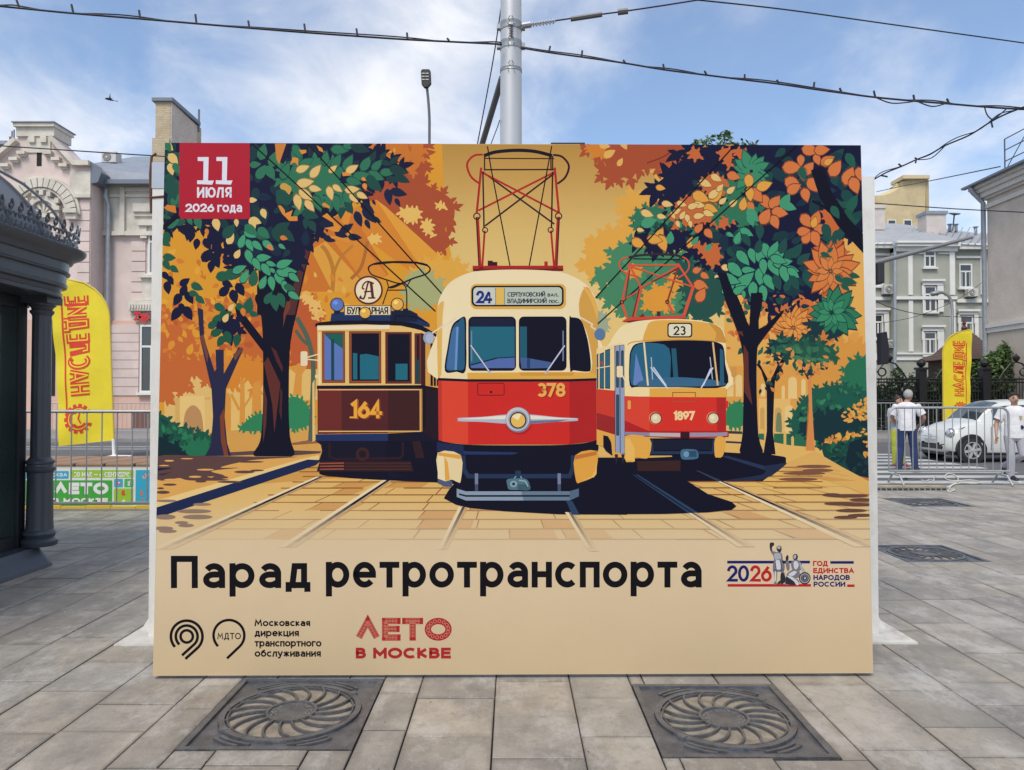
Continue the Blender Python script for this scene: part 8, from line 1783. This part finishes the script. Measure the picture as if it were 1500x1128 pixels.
# ---- iron fence panels on the far side
fy_ = 32.4; fn = empty('iron_fence', (at(1350, 600, fy_).x, fy_, 0), 0, 'black ornamental iron fence with ball topped posts behind the far barriers', 'fence')
FM = mat('fence_black', (.016, .017, .02), .5, .3); SPN = at(1443, 600, fy_).x - at(1350, 600, fy_).x; fzt = at(750, 541, fy_).z
for k in range(-2, 2):
    x = k * SPN; m = MB(); m.box(x - .16, x + .16, -.16, .16, .1, fzt + .0); m.box(x - .21, x + .21, -.21, .21, fzt - .02, fzt + .08); m.lathe([(.05, fzt + .08), (.15, fzt + .16), (.19, fzt + .27), (.15, fzt + .38), (.05, fzt + .44), (.001, fzt + .46)], 12, Matrix.Translation((x, 0, 0))); m.build('post', FM, fn)
    if k == 9: continue
    m = MB(); z1, z2, z3 = fzt - .42, fzt - 1.05, fzt - 1.35
    for z in (z1, z1 - .14, z3, .55, .3): m.tube([(x + .16, 0, z), (x + SPN - .16, 0, z)], .035, 5)
    c = SPN / 2
    for s in (-1, 1):
        m.tube([(x + c + s * a, 0, z) for a, z in ((c - .2, z2 + .1), (c * .55, z2 + .1), (c * .5, z2), (c * .42, z2 - .05), (c * .42, z2 - .3))], .045, 5)
        pts = [(x + c + s * (.32 + .17 * math.cos(t_)), 0, fzt - .12 + .17 * math.sin(t_)) for t_ in [R(-90 + 30 * q) for q in range(13)]]; m.tube(pts, .035, 5)
        m.tube([(x + c + s * .75, 0, z1), (x + c + s * .6, 0, z1 + .25), (x + c + s * .25, 0, fzt + .25), (x + c, 0, fzt + .32)], .035, 5)
    m.lathe([(.03, fzt + .3), (.12, fzt + .42), (.15, fzt + .52), (.05, fzt + .62), (.001, fzt + .68)], 10, Matrix.Translation((x + c, 0, 0)))
    nb = 20
    for j in range(1, nb): xx = x + .16 + (SPN - .32) * j / nb; m.tube([(xx, 0, .3), (xx, 0, z1 + (.1 if j % 2 else 0))], .022, 4, cap=False)
    m.build('panel', FM, fn)
# ---- planting
def foliage(name, blobs, n, size, cols, parent, mt, flat=.75, seed=1, trunk_gap=0):
    rr = random.Random(seed); vs = []; fs = []; cc = []; tot = sum(b_[3] * b_[4] * b_[5] for b_ in blobs)
    for b_ in blobs:
        cx, cy, cz, rx, ry, rz_ = b_; k = int(n * rx * ry * rz_ / tot) + 8; base = rr.choice(cols)
        for _ in range(k):
            d = Vector((rr.gauss(0, 1), rr.gauss(0, 1), rr.gauss(0, 1))).normalized(); r_ = rr.random() ** .38 * rr.uniform(.85, 1.12); p = Vector((cx + d.x * rx * r_, cy + d.y * ry * r_, cz + d.z * rz_ * r_))
            a = Vector((rr.gauss(0, 1), rr.gauss(0, 1), rr.gauss(0, .7))).normalized(); b2 = a.orthogonal().normalized(); b2.rotate(Matrix.Rotation(rr.random() * 6.28, 3, a)); s = size * rr.uniform(.6, 1.35); o = len(vs)
            vs += [p - a * s, p + b2 * s * .42, p + a * s, p - b2 * s * .42]; fs.append((o, o + 1, o + 2, o + 3)); v = rr.uniform(.7, 1.3); c = rr.choice((base, rr.choice(cols))); cc += [tuple(x * v for x in c)] * 4
    me = bpy.data.meshes.new(name); me.from_pydata([tuple(v) for v in vs], [], fs); ink_attr(me, cc); return link(name, me, mt, parent)
LEAFM = attr_mat('leaf_green', .55, .3)
BARK = mat('bark', (.07, .05, .04), .9, noise=.3, scale=6)
LG = [(.035, .075, .018), (.05, .10, .025), (.07, .12, .03), (.025, .055, .016)]
def shrub(name, label, cat, X, Y, blobs, n, size, cols, seed, stems, group=None):
    t = empty(name, (X, Y, 0), 0, label, cat, group)
    m = MB()
    for q in stems: m.tube(q[0], q[1], 7)
    m.build('trunk' if name.endswith('tree') else 'stem', BARK, t, True)
    foliage('crown' if name.endswith('tree') else 'foliage', blobs, n, size, cols, t, LEAFM, seed=seed)
    return t
hx0 = at(1275, 600, 33.2).x
he = empty('hedge', (hx0, 33.3, 0), 0, 'dark green conifer hedge growing close behind the black iron fence', 'hedge')
bl = []; rr = random.Random(9)
for k in range(11):
    x = k * .62 - .5; h = rr.uniform(2.0, 2.6); bl += [(x, 0, h * .5, .55, .55, h * .5), (x + rr.uniform(-.1, .1), 0, h * .95, .32, .35, .55)]
foliage('foliage', bl, 12000, .10, [(.020, .045, .012), (.03, .065, .016), (.05, .085, .02), (.014, .03, .01)], he, LEAFM, seed=4)
m = MB()
for k in range(11): m.tube([(k * .62 - .5, 0, 0), (k * .62 - .5, 0, 1.8)], .04, 5)
m.build('stem', BARK, he)
p = at(1464, 540, 33.6)
shrub('bush', 'big light green bush behind the fence below the beige house', 'bush', p.x, 33.7, [(0, 0, 2.0, 1.2, .6, 1.4), (-.75, .1, 2.5, .75, .5, .75), (.5, 0, 3.2, .8, .6, .8), (.5, 0, 2.4, .8, .6, 1.1), (-.35, -.1, 3.0, .6, .5, .65), (.75, .1, 3.7, .6, .5, .6), (-1.25, 0, 1.8, .6, .5, .8)], 9000, .12, [(.06, .11, .03), (.09, .15, .045), (.045, .085, .022), (.11, .17, .06)], 11, [([(0, 0, 0), (.1, 0, 1.5), (.0, 0, 3)], [.12, .09, .04]), ([(.1, 0, .5), (.9, 0, 2), (1.2, 0, 3.2)], [.08, .06, .03]), ([(0, 0, .6), (-.7, 0, 2), (-.9, 0, 2.8)], [.07, .05, .02])])
tx = at(1060, 205, 30).x; tz = at(750, 205, 30).z
shrub('leafy_tree', 'green treetop showing above the board beneath the overhead cable', 'tree', tx, 30, [(-.9, 0, tz - .15, .45, .4, .22), (-.55, 0, tz + .08, .3, .3, .2), (0, 0, tz - .1, .55, .5, .28), (.1, 0, tz + .22, .28, .3, .16), (.8, 0, tz - .2, .5, .5, .15), (1.15, 0, tz - .12, .22, .2, .12), (-1.1, 0, tz - .1, .2, .2, .12), (0, 0, tz - 1.6, 2.0, 1.6, 1.3), (-1, .3, tz - 2.9, 1.8, 1.8, 1.3), (1.2, 0, tz - 2.8, 1.9, 1.7, 1.3), (0, 0, tz - 4.2, 2.4, 2.2, 1.4)], 16000, .11, [(.07, .13, .035), (.10, .17, .05), (.05, .095, .025), (.13, .19, .06)], 21, [([(0, 0, 0), (.1, 0, 3), (0, .1, 7), (.1, 0, tz - 1.2)], [.22, .18, .12, .04]), ([(0, .1, 6), (-.6, 0, tz - 2), (-.7, 0, tz)], [.09, .05, .02]), ([(0, .1, 6), (.7, 0, tz - 2), (.9, 0, tz - .2)], [.09, .05, .02])])

# ---- small things on the right-hand paving
cr = empty('cable_ramp', (at(1330, 719, 12.75).x, 12.75, 0), 0, 'worn yellow and black cable ramp lying beside the white post', 'cable ramp')
m = MB(); L_ = .62; m.prism([(-.16, .0), (-.12, .045), (-.03, .06), (.03, .06), (.12, .045), (.16, 0)], 'x', -L_ - .3, L_); m.build('base', mat('rubber_grey', (.16, .15, .14), .8, noise=.2, scale=6), cr, bevel=.006)
m = MB()
for k in range(16): x = -L_ - .26 + k * .092; m.box(x, x + .06, -.155, -.13, .012, .04)
m.build('ramp_tread', mat('rubber_black', (.03, .03, .03), .8), cr)
m = MB(); m.box(-L_ - .28, L_ - .03, -.055, .055, .056, .066); m.build('lid', mat('worn_yellow', (.42, .31, .13), .7, noise=.25, scale=7, stain=(.2, .16, .11), stain_amt=.6, stain_scale=5), cr)
cd0 = at(1384, 717, 13.0)
cdp = [(1383, 718), (1392, 713), (1402, 708), (1403, 701), (1396, 696), (1387, 696), (1384, 701), (1392, 705), (1405, 706), (1420, 704), (1432, 706), (1436, 709), (1425, 709), (1410, 709), (1396, 712), (1388, 720), (1394, 721), (1398, 719), (1390, 718)]
t = empty('white_cord', ground(1384, 717, .0), 0, 'loose white cord looping across the paving between ramp and barrier foot', 'cord'); q0 = Vector(t.location)
pts = [ground(x, y) - q0 + Vector((0, 0, .012 + .006 * (i % 3))) for i, (x, y) in enumerate(cdp)]
MB().tube(catmull(pts, False, 5), .011, 6).build('cord', mat('cord_white', (.6, .58, .5), .6), t, True)
MB().tube(catmull([ground(x, y) - q0 + Vector((0, 0, .012)) for x, y in ((1350, 704), (1356, 706), (1362, 703), (1368, 705), (1368, 700), (1371, 698))], False, 5), .009, 6).build('cord_end', mat('cord_white', (.6, .58, .5)), t, True)
sc = ground(1332, 703.5); t = empty('black_scrap', sc, 0, 'crumpled black scrap of cloth lying on the near kerb', 'cloth scrap')
m = MB(); rr = random.Random(2); g_ = [[(i * .045 - .2, j * .03 - .06, .012 + rr.random() * .035 * (1 - abs(i - 4) / 5)) for i in range(10)] for j in range(5)]
m.add([p for r_ in g_ for p in r_], [(j * 10 + i, j * 10 + i + 1, j * 10 + i + 11, j * 10 + i + 10) for j in range(4) for i in range(9)]); m.build('cloth', mat('black_cloth', (.012, .013, .018)), t)
